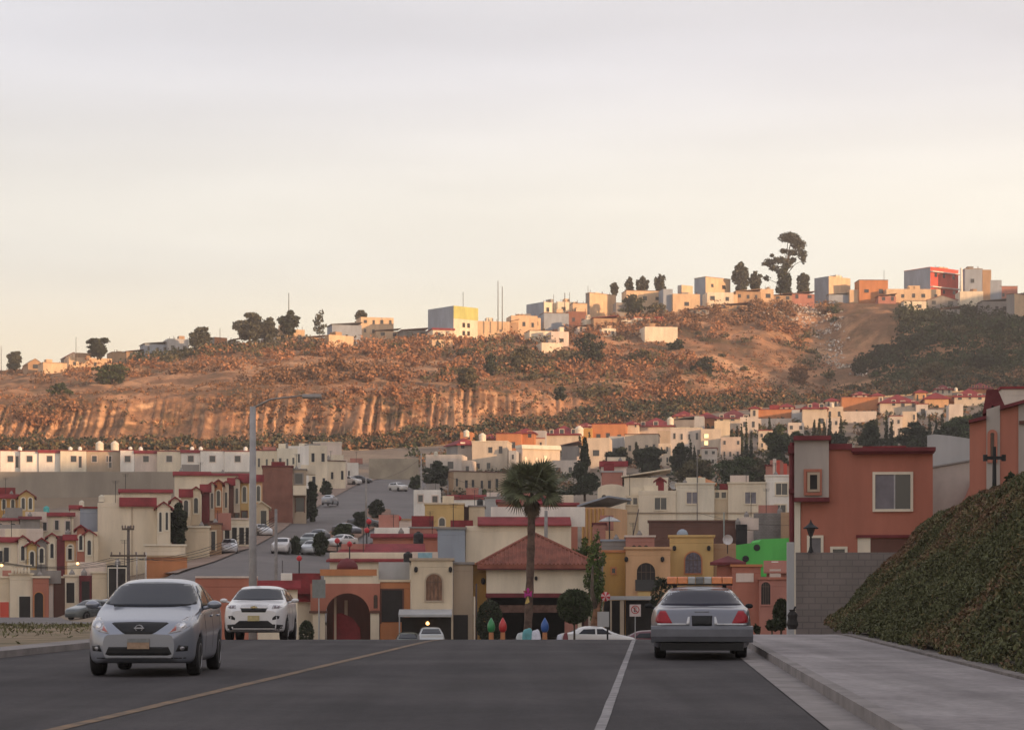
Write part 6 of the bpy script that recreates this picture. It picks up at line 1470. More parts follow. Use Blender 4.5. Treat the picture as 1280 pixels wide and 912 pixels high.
# the dark brown tiled slope and walls behind
h = mh('large dark brown tiled wall building behind the yellow houses', None, 811, 922, 652, 730, 205, 'brown', 'flat', 'brown', depth=4)
h = mh('black sided stair block at the right end of the brown wall', None, 920, 934, 655, 730, 203, 'black', 'bare')
h = mh('flat pink roof house with small arches left of the brown wall', None, 782, 818, 671, 730, 188, 'rose', 'flat', 'pinkwhite')
for px in (790, 797, 805): h.window(px, px+5, 681, 689, 'arch', 'rose', m_dark)
mh('cluttered grey roofed house left of the flat pink roof', None, 752, 783, 676, 730, 190, 'grey', 'flat', 'bluegrey')
h = mh('striped orange facade house with pilasters beside the light blue tank', None, 727, 757, 622, 690, 215, 'peach', 'shed', 'bluegrey', th=-18)
q = MB()
for k in range(6): q.box(h.w*(k+.35)/6, h.w*(k+.62)/6, -.22, -.004, 0, h.H*.8)
h.part('pilasters', q, paint('mustard'))
mh('low red roofed room below the striped orange facade', None, 741, 757, 655, 680, 205, 'rose', 'flat', 'maroon')
t = empty('awning', P(762, 668, 203), 0, 'pale grey awning on a thin post before the cream apartments', 'awning')
MB().lathe((0, 0, 1.2), [(1.0, 0), (.95, .08), (.3, .4), (.02, .46)], 12).build('canopy', paint('lightgrey'), t); MB().tube([(0, 0, -.5), (0, 0, 1.25)], .05, 6).build('post', m_trim, t)
# cream apartments
AG = 'cream apartment row'
AP = [(747,782,611,'palecream','archfront','cream apartment with a rounded gable at the left end of the row',[(752,758,618,632,'arch')]),
      (782,798,619,'cream','bare','recessed cream stair bay with twin slit windows, left one',[(783.5,788.5,622,630),(791.5,796.5,622,630)]),
      (798,845,613,'palecream','bare','cream apartment with one wide dark window, second in the row',[(818.5,833,622,636.5)]),
      (845,893,605,'pale','flat','cream apartment with a curtained window in the middle of the row',[(858.5,871.5,615,629)]),
      (893,910,612,'cream','bare','recessed cream stair bay with twin slit windows, right one',[(894,899,615,622),(902,907.5,615,622)]),
      (910,957,604,'palecream','flat','cream apartment with a pale window, fifth in the row',[(931.5,945,615,629)]),
      (957,988,595,'white','flat','white apartment with two stacked dark windows at the right end of the row',[(970,984,604,618),(969,982,631,640)])]
for l, r, tp, col, rf, lb, wn_ in AP:
    h = mh(lb, None, l, r, tp, 700, 236 + (.8 if 'recessed' in lb else 0), col, rf, col if rf == 'flat' else 'red', depth=8, grp=AG)
    for q in wn_:
        h.window(*q, **({'gl': mat('curtained_glass', (.20,.19,.21))} if 'curtain' in lb or 'pale window' in lb else {}))
    h.part('string_course', MB().box(0, h.w, -.12, -.004, h.fz(641.5), h.fz(640)), paint('beige'))
mh('orange and red pyramid roofed room on top of the cream apartments', None, 858, 891, 594, 640, 243, 'orange', 'hip', 'orange', depth=3)
h = mh('rear cream house with a sloping roof line behind the apartments', None, 780, 835, 587, 640, 262, 'palecream', 'shed', 'palecream')
mh('red painted rooftop shed on the rear cream house', None, 820, 830, 597, 640, 250, 'red', 'gablefront', 'red', depth=2)
mh('small red roofed house left of the rear cream house', None, 751, 783, 577, 625, 270, 'pinkwhite', 'tile', 'red')
mh('white roofed cluttered house under the dark tree', None, 752, 778, 590, 640, 262, 'rose', 'flat', 'lightgrey')
mh('brown house under the red and white banner', None, 957, 989, 582, 640, 262, 'rose', 'flat', 'maroon')
t = empty('banner', P(970, 592, 255), 0, 'red and pink striped banner strung above the white apartment', 'banner')
s = F/255
for k, cc in enumerate(('pinkwhite','coral','rose','coral')):
    MB().box((-4+k*4.5)/s, (0.3+k*4.5)/s, -.05+.03*k, .02+.03*k, (0 - k)/s, (19-2*k)/s).build('cloth', paint(cc), t)
t = MB().box(0,0.001,0,0.001,0,0.001)
h = mh('grey block wall house below the white apartment', None, 942, 988, 641, 720, 214, 'grey', 'bare'); h.wall.data.materials[0] = brick_mat('grey_block', (.25,.235,.225), (.22,.205,.195), (.16,.15,.14), 1.6)
mh('pinkish white patch wall at the left of the grey block wall', None, 928, 943, 646, 720, 215, 'pinkwhite', 'bare')
mh('orange edged wall at the right end of the grey block wall', None, 976, 988, 640, 720, 212, 'tan', 'bare', depth=3)
t = empty('satellite_dish', P(842, 612, 246), 0, 'grey satellite dish on the cream apartment roof', 'satellite dish')
MB().lathe((0, 0, .5), [(.02, 0), (.35, -.06), (.45, -.16), (.42, -.16), (.34, -.03), (.02, .03)], 16, axis='y').build('dish', paint('lightgrey'), t, smooth=True); MB().tube([(0, .05, -.6), (0, .03, .5)], .04, 6).build('post', m_trim, t)
t = empty('satellite_dish', P(853, 668, 190), 0, 'grey domed cover on the roof behind the tall yellow house', 'roof dome')
MB().lathe((0, 0, -.2), [(.5, 0), (.48, .3), (.35, .55), (.1, .68)], 14).build('cover', paint('bluegrey'), t, smooth=True); MB().box(-.6,.6,-.6,.6,-.6,-.2).build('base', paint('brown'), t)

# ------------------------------------------------------------------ right side: corner house, block wall, upper houses
TH = 0
h = House('terracotta two storey corner house with a framed sliding window', None, 1000, 1167, 560, 782, 85, -0.3, 9, 'terracotta', 'bare', found=1.0)
bpy.data.objects.remove(h.wall); X_, Z_ = h.fx, h.fz
h.part('wall', MB().box(X_(1035), X_(1166), 0, 9, -1, Z_(562)).box(X_(1001), X_(1035), 0, 9, -1, Z_(624)), paint('terracotta'))
h.part('grey_bay', MB().box(X_(993), X_(1036), -.32, 4, Z_(622), Z_(551)), mat('bay_render', (.40,.355,.32), .9, .1, .8, streak=True))
h.part('bay_coping', MB().box(X_(992), X_(1039), -.5, 4.1, Z_(551), Z_(545.5)), paint('maroon'))
h.part('bay_sill', MB().box(X_(993), X_(1037), -.45, -.322, Z_(627), Z_(622)).box(X_(993), X_(1037), -.32, 0, Z_(627), Z_(622.05)), paint('maroon'))
h.part('left_parapet_coping', MB().box(X_(1036), X_(1065), -.12, 9, Z_(562), Z_(555)), paint('maroon'))
h.part('parapet_coping', MB().box(X_(1064), X_(1169), -.40, 9.2, Z_(565.5), Z_(560.5)).box(X_(1066), X_(1167), -.3, -.01, Z_(568), Z_(565.6)), paint('maroon'))
f = h.win_local(X_(1008), X_(1024), Z_(616), Z_(590), 'plain', 'terracotta', paint('terracotta'), y=-.33)
f2 = h.win_local(X_(1012.5), X_(1021.5), Z_(612), Z_(594), 'plain', 'beige', m_dark, y=-.365)
h.window(1094, 1138, 593, 636, 'slide', 'pale')
h.window(1012, 1026, 672, 694, 'plain', 'pale', mat('grey_door_panel', (.16,.155,.16), .6, .1, 4))
h.window(1041, 1056, 686, 700, 'plain', 'pale')
h.part('white_panel', MB().box(X_(1072), X_(1088), -.04, -.004, Z_(700), Z_(672)), paint('pale'))
h.part('white_panel', MB().box(X_(1143), X_(1153), -.04, -.004, Z_(690), Z_(672)), paint('pale'))
h.part('recess', MB().box(X_(1088), X_(1143), -.03, -.004, Z_(700), Z_(673)), paint('brown'))
h.part('recess_lintel', MB().box(X_(1070), X_(1162), -.12, -.004, Z_(672), Z_(668.5)), paint('maroon'))
h.part('rooftop_block', MB().box(X_(1080), X_(1136), 2.5, 5, Z_(562), Z_(553)), paint('red'))
h.part('rooftop_block', MB().box(X_(1070), X_(1080), 2.5, 4, Z_(562), Z_(552)).box(X_(1098), X_(1150), 2.2, 2.45, Z_(562), Z_(558)), paint('beige'))
h.part('corner_strip', MB().box(X_(986), X_(992.5), .5, 9, Z_(688), Z_(560)), paint('terracotta'))
h.part('corner_strip', MB().box(X_(993), X_(1000.5), -.05, 9, -1, Z_(624)), paint('pale'))
h.part('dark_downpipe', MB().tube([(X_(990), .3, Z_(682)), (X_(990), .3, Z_(552))], .09, 8), paint('maroon'))
h.part('pipe_bracket', MB().box(X_(986), X_(994), .1, .5, Z_(616), Z_(610)), paint('maroon')); h.part('pipe_bracket', MB().box(X_(985), X_(994), .1, .5, Z_(566), Z_(556)), paint('maroon'))
# block wall
q = MB().box(0, 6.2, 0, .2, -.6, (785-690)/38.9)
o = q.build('block_wall', brick_mat('cement_block', (.25,.215,.20), (.225,.195,.18), (.18,.16,.15), 1.25, .12)); o.location = P(995.5, 785, 72)
tag(o, 'grey cement block garden wall between the sidewalk and the planted bank', 'wall')
o = MB().box(-.11, .11, -.1, .1, -.4, 2.75).build('white_post', paint('lightgrey'), bevel=.01); o.location = P(988, 785, 71.5); tag(o, 'tall white painted post at the left end of the block wall', 'post')
t = empty('wrapped_bin', P(990.5, 786, 70.6), 0, 'black wrapped bundle at the foot of the white post', 'bundle')
MB().lathe((0, 0, 0), [(.13, 0), (.19, .15), (.14, .33), (.17, .45), (.08, .58), (.12, .62)], 9).build('bag', m_dark, t); MB().tube([(.02, 0, .55), (.1, 0, .72)], .03, 5).build('tie', m_trim, t)
# lantern on the wall
t = empty('street_lantern', P(1013.5, 690, 71.8), 0, 'ornate black lantern on a short post standing on the block wall', 'lantern')
k = 1/38.9
MB().tube([(0, 0, -.02), (0, 0, 20*k)], [.045, .03], 8).lathe((0,0,0), [(.1,0),(.06,.1),(.04,.2)], 10).build('post', m_trim, t)
MB().lathe((0, 0, 20*k), [(.06, 0), (.13, .22), (.13, .24)], 6).build('glass_cage', mat('smoked_lantern', (.05,.045,.045), .3, 0, spec=.6), t)
MB().lathe((0, 0, 20*k+.24), [(.24, 0), (.25, .03), (.10, .13), (.04, .2), (.01, .3)], 12).build('cap', m_trim, t)
# white gable walls between the houses
s = F/95; t = empty('house', P(1160, 690, 95), -math.atan((1160-CX)/F), 'plain white house side between the two terracotta houses', 'house')
pt = lambda px, py: ((px-1160)/s, (690-py)/s)
MB().prism([pt(1159,690), pt(1214,690), pt(1214,549), pt(1186,544.5), pt(1168,542.5), pt(1159,544)], 0, 9).build('wall', paint('lightgrey'), t)
MB().prism([pt(1159,585.5), pt(1214,576.5), pt(1214,574.5), pt(1159,583.5)], -.1, -.004).build('drip_moulding', paint('grey'), t)
MB().prism([pt(1159,690), pt(1214,690), pt(1214,577), pt(1159,586)], -.03, -.004).build('lower_panel', mat('pinkish_render', (.42,.36,.32), .9, .1, .8), t)
MB().prism([pt(1180,690), pt(1214,690), pt(1214,600), pt(1205,622), pt(1192,640)], -.3, -.034).build('buttress', paint('rose'), t)
o = MB().prism([(0,0),(2.4,.3),(2.4,1.6),(.2,1.1)], 0, .25).build('garden_wall', paint('rose')); o.location = P(1163, 690, 80); tag(o, 'small pink garden wall peeping over the planted bank', 'wall')
# far right terracotta house on the terrace
h = House('tall terracotta and grey house above the bank at the right edge of the photo', None, 1212, 1300, 500, 700, 76, -1, 8, 'terracotta', 'bare', found=1)
bpy.data.objects.remove(h.wall); X_, Z_ = h.fx, h.fz
h.part('wall', MB().prism([(X_(1212),0),(X_(1233),0),(X_(1233),Z_(524)),(X_(1212),Z_(529))], 0, 8).prism([(X_(1250),0),(X_(1273),0),(X_(1273),Z_(506)),(X_(1250),Z_(513))], 0, 8), paint('terracotta'))
h.part('grey_panel', MB().prism([(X_(1233),0),(X_(1250),0),(X_(1250),Z_(507)),(X_(1233),Z_(512))], -.05, 8).prism([(X_(1273),0),(X_(1300),0),(X_(1300),Z_(500)),(X_(1273),Z_(506))], -.05, 8), mat('bay_render', (.40,.355,.32)))
h.part('coping', MB().prism([(X_(1211),Z_(529)),(X_(1233),Z_(524)),(X_(1233),Z_(520)),(X_(1211),Z_(525.5))], -.25, 8).prism([(X_(1250),Z_(513)),(X_(1300),Z_(500)),(X_(1300),Z_(496)),(X_(1250),Z_(509))], -.25, 8), paint('maroon'))
h.part('dark_gable', MB().prism([(X_(1228),Z_(517)),(X_(1233),Z_(486)),(X_(1247),Z_(486)),(X_(1257),Z_(509)),(X_(1250),Z_(510)),(X_(1240),Z_(506)),(X_(1236),Z_(514))], .3, 1.5), paint('maroon'))
h.win_local(X_(1238), X_(1243), Z_(575), Z_(541), 'arch', 'terracotta', paint('terracotta'), y=-.052)
h.part('sill_band', MB().box(X_(1274), X_(1300), -.15, -.054, Z_(531), Z_(527)), paint('brown'))
t = empty('light_post', P(1243, 650, 73), 0, 'dark post with a short crossbar in front of the right-hand terracotta house', 'post')
MB().tube([(0, 0, -1.2), (0, 0, (650-558)/F*73)], [.10, .055], 8).build('shaft', m_trim, t); MB().box(-.27, .27, -.05, .05, (650-574)/F*73, (650-570)/F*73).build('crossbar', m_trim, t)
MB().box(-.36, -.24, -.07, .07, (650-576)/F*73, (650-568)/F*73).box(.24, .36, -.07, .07, (650-576)/F*73, (650-568)/F*73).build('lamp_heads', m_trim, t)
for i, (px, top, base, hw, w_) in enumerate(((1262, 588, 640, 10, 'tallest shrub on the bank, right of the crossbar post'), (1243, 603, 648, 8, 'dark shrub at the foot of the crossbar post'), (1275, 590, 632, 8, 'shrub at the right edge of the photo'), (1186, 640, 668, 9, 'dark shrub beside the pink garden wall'), (1212, 628, 656, 12, 'low shrub under the left pier of the right-hand house'))):
    tree(w_, px, top, base, hw, 70.5, 'dark' if i != 4 else 'mid', 'shrub', name='shrub', group='shrubs on top of the bank', trunkfrac=.1, n=500)
mh('terracotta painted corner wall behind the two oncoming cars', None, 244, 322, 722, 800, 110, 'terracotta', 'bare', depth=.3, cat='wall', name='corner_wall', grp=None)
h = scene.objects[-1]
o = MB().box(0, (322-244)/F*110, -.06, .36, 0, .09).build('coping', paint('pinkwhite'), [q for q in scene.objects if q.name == 'corner_wall'][0]); o.location = (0, 0, 78/F*110)
# ------------------------------------------------------------------ palm and front garden
Yp = 120.0; sp = F / Yp
t = empty('fan_palm', P(659, 790, Yp), 0, 'tall fan palm with a shaggy trunk in front of the hip roof house', 'palm')
hp = (790 - 622) / sp
b = MB(); pts = []; rr = []
for k in range(15):
    f = k / 14; pts.append((.10 * math.sin(f * 2.2) + (6 / sp) * f * .6, 0, -.5 + (hp + .5) * f)); rr.append(.21 - .03 * f + (.03 if k % 2 else 0))
b.tube(pts, rr, 12)
b.build('trunk', mat('palm_bark', (.13,.085,.065), .95, .35, 2.5, bump=.9, bscale=6), t, smooth=True)
def fan(mb, c, az, el, L, droop, wd=.62, dead=False):
    d = Vector((math.cos(az) * math.cos(el), math.sin(az) * math.cos(el), math.sin(el)))
    side = d.cross(Vector((0, 0, 1))).normalized(); upv = side.cross(d)
    if not dead:
        ro = rnd.uniform(-1.3, 1.3); side, upv = side * math.cos(ro) + upv * math.sin(ro), upv * math.cos(ro) - side * math.sin(ro)
    hub = c + d * L * .48 - Vector((0, 0, droop * .12))
    mb.tube([c, hub], [.025, .015], 4)
    n = 15
    for k in range(n):
        a = (k / (n - 1) - .5) * 2.6
        dr = (d * math.cos(a) + side * math.sin(a)).normalized(); ln = L * wd * (1 - .22 * abs(a) / 1.3)
        pm = hub + dr * ln * .55 - Vector((0, 0, droop * .10)); pe = hub + dr * ln - Vector((0, 0, droop * .42 + (.1 if dead else 0)))
        w_ = (dr.cross(upv)).normalized() * .045
        mb.add([hub - w_ * .4, hub + w_ * .4, pm + w_, pm - w_, pe], [(0, 1, 2, 3), (3, 2, 4)])
c0 = Vector((pts[-1][0], 0, hp)); gr = MB(); dd = MB()
for k in range(74):
    az = k * 2.399; f = k / 73
    fan(gr, c0 + Vector((0, 0, .5)), az, R(-24 + 98 * f ** 1.15), rnd.uniform(1.6, 2.35), rnd.uniform(.15, .5), .46)
for k in range(16):
    fan(dd, c0 + Vector((0, 0, .45 - .2 * (k % 3))), k * 2.399, R(-62 - rnd.uniform(0, 18)), rnd.uniform(.8, 1.1), .5, dead=True)
gr.build('fronds', mat('palm_green', (.115,.125,.065), .65, .25, 2, island=.35), t); dd.build('dead_fronds', mat('palm_dead', (.11,.08,.05), .9, .2, 2, island=.3), t)
t = empty('bow', P(660, 752, Yp - .5), 0, 'magenta bow with a yellow tail tied round the palm trunk', 'decoration')
k = Yp / F
MB().add([(0,-.05,9*k),(-4.5*k,-.15,13*k),(-4.5*k,-.1,5*k),(4.5*k,-.15,14*k),(4.5*k,-.1,6*k),(0,0,18*k),(-2*k,-.1,16*k),(2*k,-.1,16*k)], [(0,1,2),(0,4,3),(0,6,5),(0,5,7)]).lathe((0,-.08,8*k),[(.03,-.05),(.09,.03),(.03,.1)],8).build('ribbon', mat('magenta_ribbon', (.50,.05,.28), .5, .1, 5), t)
MB().add([(0,-.1,8*k),(-4*k,-.12,-2*k),(-1*k,-.12,-2*k),(2*k,-.12,0)], [(0,1,2),(0,2,3)]).build('tail', mat('yellow_ribbon', (.55,.40,.12), .5, .1, 5), t)
MB().box(-.24, .24, -.02, .5, 12*k, 14*k).build('band', mat('red_band', (.30,.05,.06), .6), t)
tree('large round clipped bush right of the palm trunk', 718, 737, 800, 20.5, 124, 'mid', 'ball', 'topiary_bush', 'clipped round bushes', n=5500)
tree('smaller round clipped bush left of the palm trunk', 612, 751, 803, 15.5, 126, 'dark', 'oval', 'topiary_bush', 'clipped round bushes', n=3800)
tree('dark oval clipped bush beside the cream pillars of the gateway', 383, 776, 806, 8.5, 120, 'dark', 'oval', 'topiary_bush', 'clipped round bushes', n=1200)
tree('dark round potted bush left of the white post', 976.5, 749, 786, 9.5, 92, 'dark', 'oval', 'topiary_bush', 'clipped round bushes', n=1500)
tree('low dark shrub on the sidewalk edge behind the grey sedan', 965, 773, 790, 12, 84, 'dark', 'shrub', 'shrub', None, n=700)
tree('tiny dark shrub just right of the grey sedan tail', 946, 780, 792, 3.5, 80, 'dark', 'shrub', 'shrub', None, n=200)
tree('tall bright green tree behind the right corner of the hip roof house', 744, 668, 790, 14, 146, 'bright', 'broad', 'garden_tree', None, trunkfrac=.1, n=4200)
tree('dark leafy tree in front of the peach arched window', 827, 716, 792, 16, 128, 'dark', 'broad', 'garden_tree', None, trunkfrac=.15, n=2200)
tree('bright leafy top behind the hip roof right slope', 728, 672, 740, 14, 158, 'bright', 'broad', 'garden_tree', None, trunkfrac=.3, n=2000)
t = empty('leaning_trunk', P(742, 802, 128), 0, 'thick leaning bare tree trunk right of the clipped bush', 'tree')
k = 128 / F
MB().tube([(0, 0, -.4), (1*k, 0, 20*k), (4*k, 0, 40*k), (13*k, 0, 58*k)], [.30, .24, .20, .12], 9).build('trunk', mat('orange_bark', (.20,.10,.055), .95, .4, 3, bump=.8), t, smooth=True)
MB().tube([(4*k, 0, 38*k), (-2*k, 0, 62*k), (-1*k, .3, 95*k)], [.16, .12, .05], 7).build('limb', m_bark, t, smooth=True)
t = empty('candy_ornament', P(757, 745, 126), 0, 'red and white swirled round ornament hung on the leaning trunk', 'decoration')
q1, q2 = MB(), MB(); k = 126 / F
for j in range(10):
    a0, a1 = 2*math.pi*j/10, 2*math.pi*(j+1)/10; r = 6*k
    seg = [(0, -.07, 0), (r*math.cos(a0), 0, r*math.sin(a0)), (r*math.cos(a1), 0, r*math.sin(a1)), (0, .07, 0)]
    (q1 if j % 2 else q2).add(seg, [(0, 1, 2), (3, 2, 1)])
q1.build('red_swirl', mat('candy_red', (.50,.03,.04), .4), t); q2.build('white_swirl', mat('candy_white', (.62,.42,.42), .4), t)
for px, c_, nm, w_ in ((614, (.03,.24,.08), 'green', 'leftmost of the three bulb ornaments'), (628.5, (.50,.03,.03), 'red', 'middle one of the three bulb ornaments'), (681, (.02,.09,.32), 'blue', 'right of the palm trunk')):
    t = empty('bulb_ornament', P(px, 803, 118), 0, 'giant %s bulb shaped ornament on an orange base, %s' % (nm, w_), 'decoration', 'giant bulb ornaments'); k = 118 / F
    MB().lathe((0, 0, 13*k), [(2.6*k, 0), (4.6*k, 3*k), (5.1*k, 7*k), (4.4*k, 11*k), (2.4*k, 15*k), (.4*k, 18.5*k)], 16).build('bulb', mat('bulb_' + nm, c_, .3, .05, 3, coat=.4), t, smooth=True)
    MB().lathe((0, 0, 0), [(3*k, 0), (3*k, 12*k), (2.7*k, 13*k)], 12).build('base', paint('orange'), t)
t = empty('inflatable', P(660, 804, 117), 0, 'slumped white and teal inflatable decoration at the foot of the palm', 'decoration'); k = 117 / F
def lump(nm, x0, x1, hgt, m):
    q = MB(); n = 10
    ve = []; fa = []
    for i in range(n + 1):
        for j in range(9):
            u = i / n; v = j / 8; xx = x0 + (x1 - x0) * u; zz = hgt * math.sin(u * math.pi) ** .6 * math.sin(v * math.pi) ** .7 * (1 + .15 * math.sin(7 * u + 3 * v)); ve.append((xx * k, (-8 + 16 * v) * k, zz * k))
    for i in range(n):
        for j in range(8): fa.append((i*9+j, (i+1)*9+j, (i+1)*9+j+1, i*9+j+1))
    q.add(ve, fa).build(nm, m, t, smooth=True)
lump('white_fabric', 2, 17, 20, mat('white_vinyl', (.55,.55,.62), .4, .1, 3)); lump('teal_fabric', -9, 8, 22, mat('teal_vinyl', (.09,.28,.30), .4, .2, 3)); lump('pale_fabric', -16, -3, 16, mat('pale_vinyl', (.42,.45,.45), .4, .2, 3))
t = empty('inflatable', P(701, 804, 119), 0, 'small slumped white and dark decoration left of the brick pier', 'decoration'); lump('white_fabric', -6, 3, 14, mat('white_vinyl', (.55,.55,.62))); lump('dark_fabric', 2, 10, 16, paint('maroon'))
# signs
t = empty('no_parking_sign', P(794, 806, 118), 0, 'white no parking sign with a red ring on a thin post', 'sign'); k = 118 / F
MB().box(-7*k, 7*k, -.02, .02, 36*k, 51*k).build('plate', mat('sign_white', (.60,.50,.48), .5, .06, 6), t)
q = MB(); n = 24
for j in range(n):
    a0, a1 = 2*math.pi*j/n, 2*math.pi*(j+1)/n; c_ = 44.5*k
    q.add([(5.3*k*math.cos(a0), -.024, c_+5.3*k*math.sin(a0)), (5.3*k*math.cos(a1), -.024, c_+5.3*k*math.sin(a1)), (4.2*k*math.cos(a1), -.024, c_+4.2*k*math.sin(a1)), (4.2*k*math.cos(a0), -.024, c_+4.2*k*math.sin(a0))], [(0, 1, 2, 3)])
a = R(45); dx, dz = math.cos(a)*.5*k, math.sin(a)*.5*k
q.add([(-3.3*k-dx, -.026, 47.8*k-dz), (-3.3*k+dx, -.026, 47.8*k+dz), (3.3*k+dx, -.026, 41.2*k+dz), (3.3*k-dx, -.026, 41.2*k-dz)], [(0, 3, 2, 1)])
q.build('ring', mat('sign_red', (.42,.05,.05), .5), t)
MB().box(-1.6*k, -.6*k, -.023, -.021, 41.6*k, 47.4*k).box(-.6*k, 1.8*k, -.023, -.021, 46.4*k, 47.4*k).box(-.6*k, 1.4*k, -.023, -.021, 44*k, 45*k).box(-.6*k, 1.8*k, -.023, -.021, 41.6*k, 42.6*k).build('letter', m_trim, t)
MB().tube([(0, .03, -.3), (0, .03, 36*k)], .025, 6).build('post', paint('lightgrey'), t)
t = empty('notice_board', P(754, 806, 121), 0, 'pale blank notice board on a dark post beside the white car', 'sign'); k = 121 / F
MB().box(-7.3*k, 7.3*k, -.03, .03, 23*k, 42*k).build('board', paint('lightgrey'), t); MB().tube([(5.5*k, .06, -.4), (5.5*k, .06, 25*k)], .05, 6).build('post', m_trim, t)
MB().tube([(1*k, .06, 40*k), (2*k, .06, 54*k)], .03, 6).build('stay', m_trim, t)
t = empty('road_sign', P(398.5, 806, 140), 0, 'back of a grey rectangular sign in front of the gateway', 'sign'); k = 140 / F
MB().box(-8.3*k, 8.3*k, 0, .03, 59*k, 82*k).build('plate', mat('sign_back', (.20,.215,.21), .5, .1, 3), t); MB().tube([(0, .06, -.4), (0, .06, 82*k)], .04, 6).build('post', paint('lightgrey'), t)
# ------------------------------------------------------------------ poles
Y0 = 79.0; k = Y0 / F
t = empty('street_lamp', P(316, 806, Y0), 0, 'tall grey concrete street lamp rising behind the white crossover', 'street lamp')
MB().tube([(0, 0, -.6), (0, 0, (806-508)*k)], [.155, .105], 14).build('shaft', mat('pole_concrete', (.36,.345,.345), .85, .12, 2), t, smooth=True)
MB().tube([(0, 0, (806-510)*k), (22*k, 0, (806-499)*k), (64*k, 0, (806-494)*k)], [.04, .035, .03], 8).build('arm', mat('galvanised', (.30,.27,.25), .6, .1, 3), t, smooth=True)
MB().prismx([(-.11,0),(.11,0),(.13,.06),(.07,.16),(-.07,.16),(-.13,.06)], 62*k, 86*k).build('lamp_head', mat('galvanised', (.30,.27,.25)), t, bevel=.02).location = (0, 0, (806-498)*k)
pole('thin grey pole right of the street lamp', 345, 636, 800, 142, r=.13, col=(.23,.215,.21), group='poles in the town')
pole('dark timber utility pole with two crossarms behind the silver sedan', 160.5, 657, 790, 165, r=.15, col=(.13,.11,.10), arms=((.72, 1.32), (.97, .45)), group='poles in the town')
for px, top, base, Y, w_ in ((146.5, 700, 757, 180, 'left white post by the black garage opening'), (182.5, 690, 752, 184, 'right white post by the black garage opening'), (171, 690, 715, 188, 'thin post above the garage opening')):
    pole(w_, px, top, base, Y, r=.07, name='white_post', cat='post', col=(.5,.46,.43))
pole('pale street pole beside the median trees', 457.5, 597, 655, 262, r=.12, col=(.30,.28,.26), group='poles in the town')
pole('pale street pole at the bend near the small white house', 526.5, 566, 640, 296, r=.12, col=(.34,.32,.30), group='poles in the town')
pole('short grey pole left of the long brown building', 560, 600, 635, 300, r=.08, group='poles in the town')
pole('grey pole rising behind the hip roof', 682.5, 638, 720, 160, r=.16, col=(.26,.25,.24), group='poles in the town')
pole('thin mast crossing the middle of the cream apartments', 871.5, 566, 690, 212, r=.05, col=(.2,.18,.17), group='poles in the town')
pole('thin green-grey mast in front of the brown tiled wall', 905, 640, 700, 170, r=.06, col=(.24,.28,.26), group='poles in the town')
pole('dark leaning mast beside the recessed stair bay', 787, 636, 680, 196, r=.06, col=(.10,.08,.075), group='poles in the town', lean=.8)
pole('white thin post below the golden windows', 901, 553, 580, 470, r=.25, col=(.6,.55,.5), group='poles in the town')
pole('dark post left of the palm garden', 595.5, 729, 803, 128, r=.06, col=(.08,.06,.06), group='poles in the town')
pole('short dark pole behind the street lamp', 353, 700, 760, 160, r=.05, col=(.1,.09,.09), group='poles in the town')
def cable(label, a, b, sag):
    A, B = P(*a), P(*b); t = A; mb = MB()
    pts = [(A.lerp(B, q / 14) - A) - Vector((0, 0, sag * 4 * (q / 14) * (1 - q / 14))) for q in range(15)]
    mb.tube(pts, .018, 4); o = mb.build('overhead_cable', m_trim); o.location = A; tag(o, label, 'cable', 'overhead cables')
for k, (dx, w_) in enumerate(((-22, 'outer left'), (-10, 'inner left'), (10, 'inner right'), (21, 'outer right'))):
    cable('overhead cable from the %s insulator of the crossarm pole to the left edge' % w_, (160 + dx, 697, 165), (-40, 690 + k * 2, 150), .8)
    cable('overhead cable from the %s insulator of the crossarm pole over the street corner' % w_, (160 + dx, 697, 165), (345, 645 + k * 3, 142), 1.0)
cable('long slack cable crossing in front of the cream apartments', (526, 580, 296), (871, 640, 212), 2.0)
cable('thin cable running right across the cream apartments', (871, 640, 212), (1010, 655, 205), .5)
cable('upper street cable between the median pole and the bend pole', (457.5, 601, 262), (526.5, 572, 296), .7)
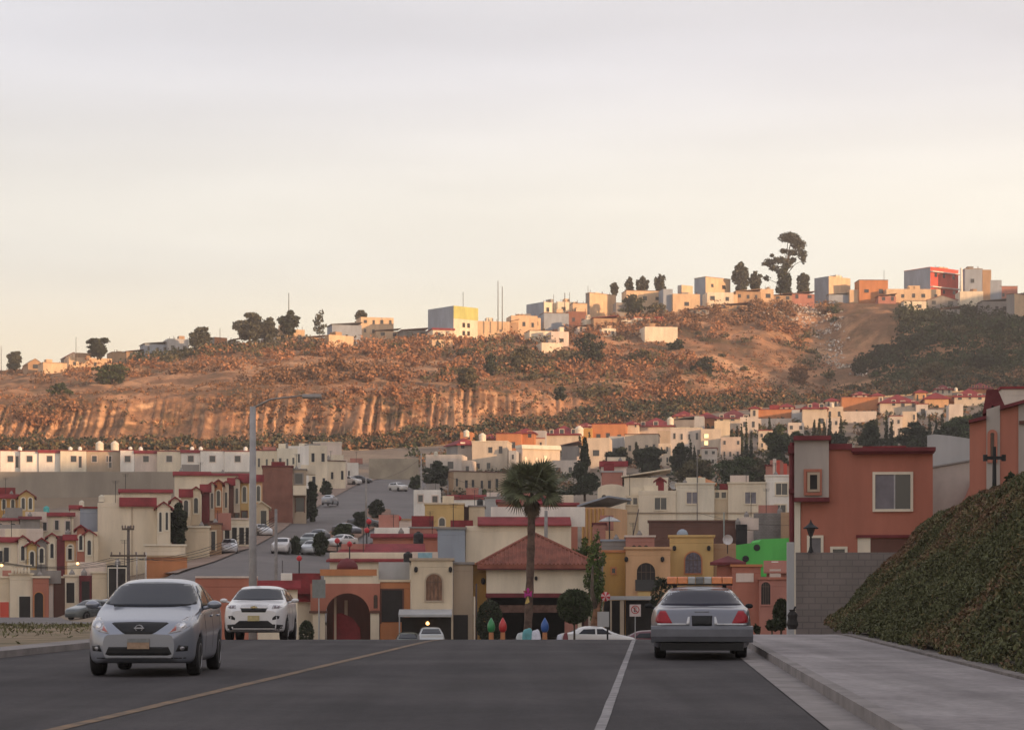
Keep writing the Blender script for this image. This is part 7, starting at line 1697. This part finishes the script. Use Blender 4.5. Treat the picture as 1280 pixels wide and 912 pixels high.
# ------------------------------------------------------------------ cars in the town
CARS = [
 ('silver sedan facing downhill on the climbing street, left lane', 286, 694, None, 6, (.50,.50,.52), 'sedan'),
 ('white crossover coming down the climbing street', 349, 694, None, -4, (.62,.60,.60), 'suv'),
 ('pale silver car parked by the median trees', 384, 695, None, -8, (.46,.48,.50), 'sedan'),
 ('grey-green car behind the pale silver car', 381, 682, 232, -10, (.20,.23,.23), 'suv'),
 ('dark blue car farther up beside the median', 391, 671, 245, -12, (.07,.08,.12), 'sedan'),
 ('white car behind the dark street tree', 412, 677, 236, -30, (.60,.58,.58), 'sedan'),
 ('dark grey car parked in front of the white carport', 311, 678, None, 20, (.12,.125,.14), 'sedan'),
 ('white car nosing out behind the street lamp', 334, 672, None, 25, (.60,.60,.62), 'sedan'),
 ('silver-grey car climbing alone in the middle of the street', 418, 633, None, 168, (.34,.35,.38), 'sedan'),
 ('white pickup-sized car parked at the cream corner house', 450, 607, None, 60, (.62,.60,.58), 'suv'),
 ('small dark car at the top of the climbing street', 465, 605, None, 80, (.07,.07,.08), 'sedan'),
 ('white car parked near the small white house', 506, 615, None, 35, (.62,.60,.58), 'suv'),
 ('dark car partly hidden by the median tree', 447, 670, None, 40, (.08,.08,.10), 'sedan'),
 ('dark car above the round red ornament', 478, 661, None, 85, (.10,.10,.11), 'sedan')]
for lb, px, bs, Y, rz, col, kd in CARS:
    Y = Y or row_to_Y(GC, px, bs, 4)
    p = P(px, bs, Y); z = ground_z(p.x, p.y) + .14
    c = simple_car(lb, px, bs, Y, rz, col, kd); c.root.location = (p.x, p.y, z)
c = simple_car('grey-green car parked at the lower left behind the verge', 88, 778, 163, -32, (.10,.115,.12), 'sedan', group=None); c.root.location.z = -.98
c = simple_car('silver car beside it half hidden by the silver sedan', 118, 766, 172, -20, (.42,.44,.47), 'sedan', group=None); c.root.location.z = -.98
c = simple_car('white hatchback parked broadside below the no parking sign', 768, 800, 128, 93, (.64,.63,.62), 'sedan', group=None); c.root.location = ((796 - CX) / F * 128, 128, -2.30)
c = simple_car('dark red car half hidden left of the grey sedan', 806, 800, 126, 88, (.10,.02,.03), 'sedan', group=None); c.root.location = ((865 - CX) / F * 132, 132, -2.62)
c = simple_car('pale grey car whose roof shows under the white canopy', 540, 800, 140, 4, (.34,.36,.36), 'sedan', group=None); c.root.location.z = -2.62
c = simple_car('dark green car roof beside the pale grey car', 511, 800, 143, 4, (.09,.11,.09), 'sedan', group=None); c.root.location.z = -3.0

# ------------------------------------------------------------------ the hazy evening air over the valley
hz = MB().box(-3200, 4200, -1000, 2300, -60, 172).build('haze', mat('haze_skin', (1,1,1), 1, 0)); tag(hz, 'thin warm evening haze over the valley', 'haze', kind='stuff')
m = bpy.data.materials.new('haze'); m.use_nodes = True; n = m.node_tree; n.nodes.clear()
o_ = n.nodes.new('ShaderNodeOutputMaterial'); v = n.nodes.new('ShaderNodeVolumePrincipled'); v.inputs['Density'].default_value = .00026; v.inputs['Color'].default_value = (.97, .87, .80, 1); v.inputs['Anisotropy'].default_value = .3
n.links.new(v.outputs[0], o_.inputs['Volume']); hz.data.materials[0] = m
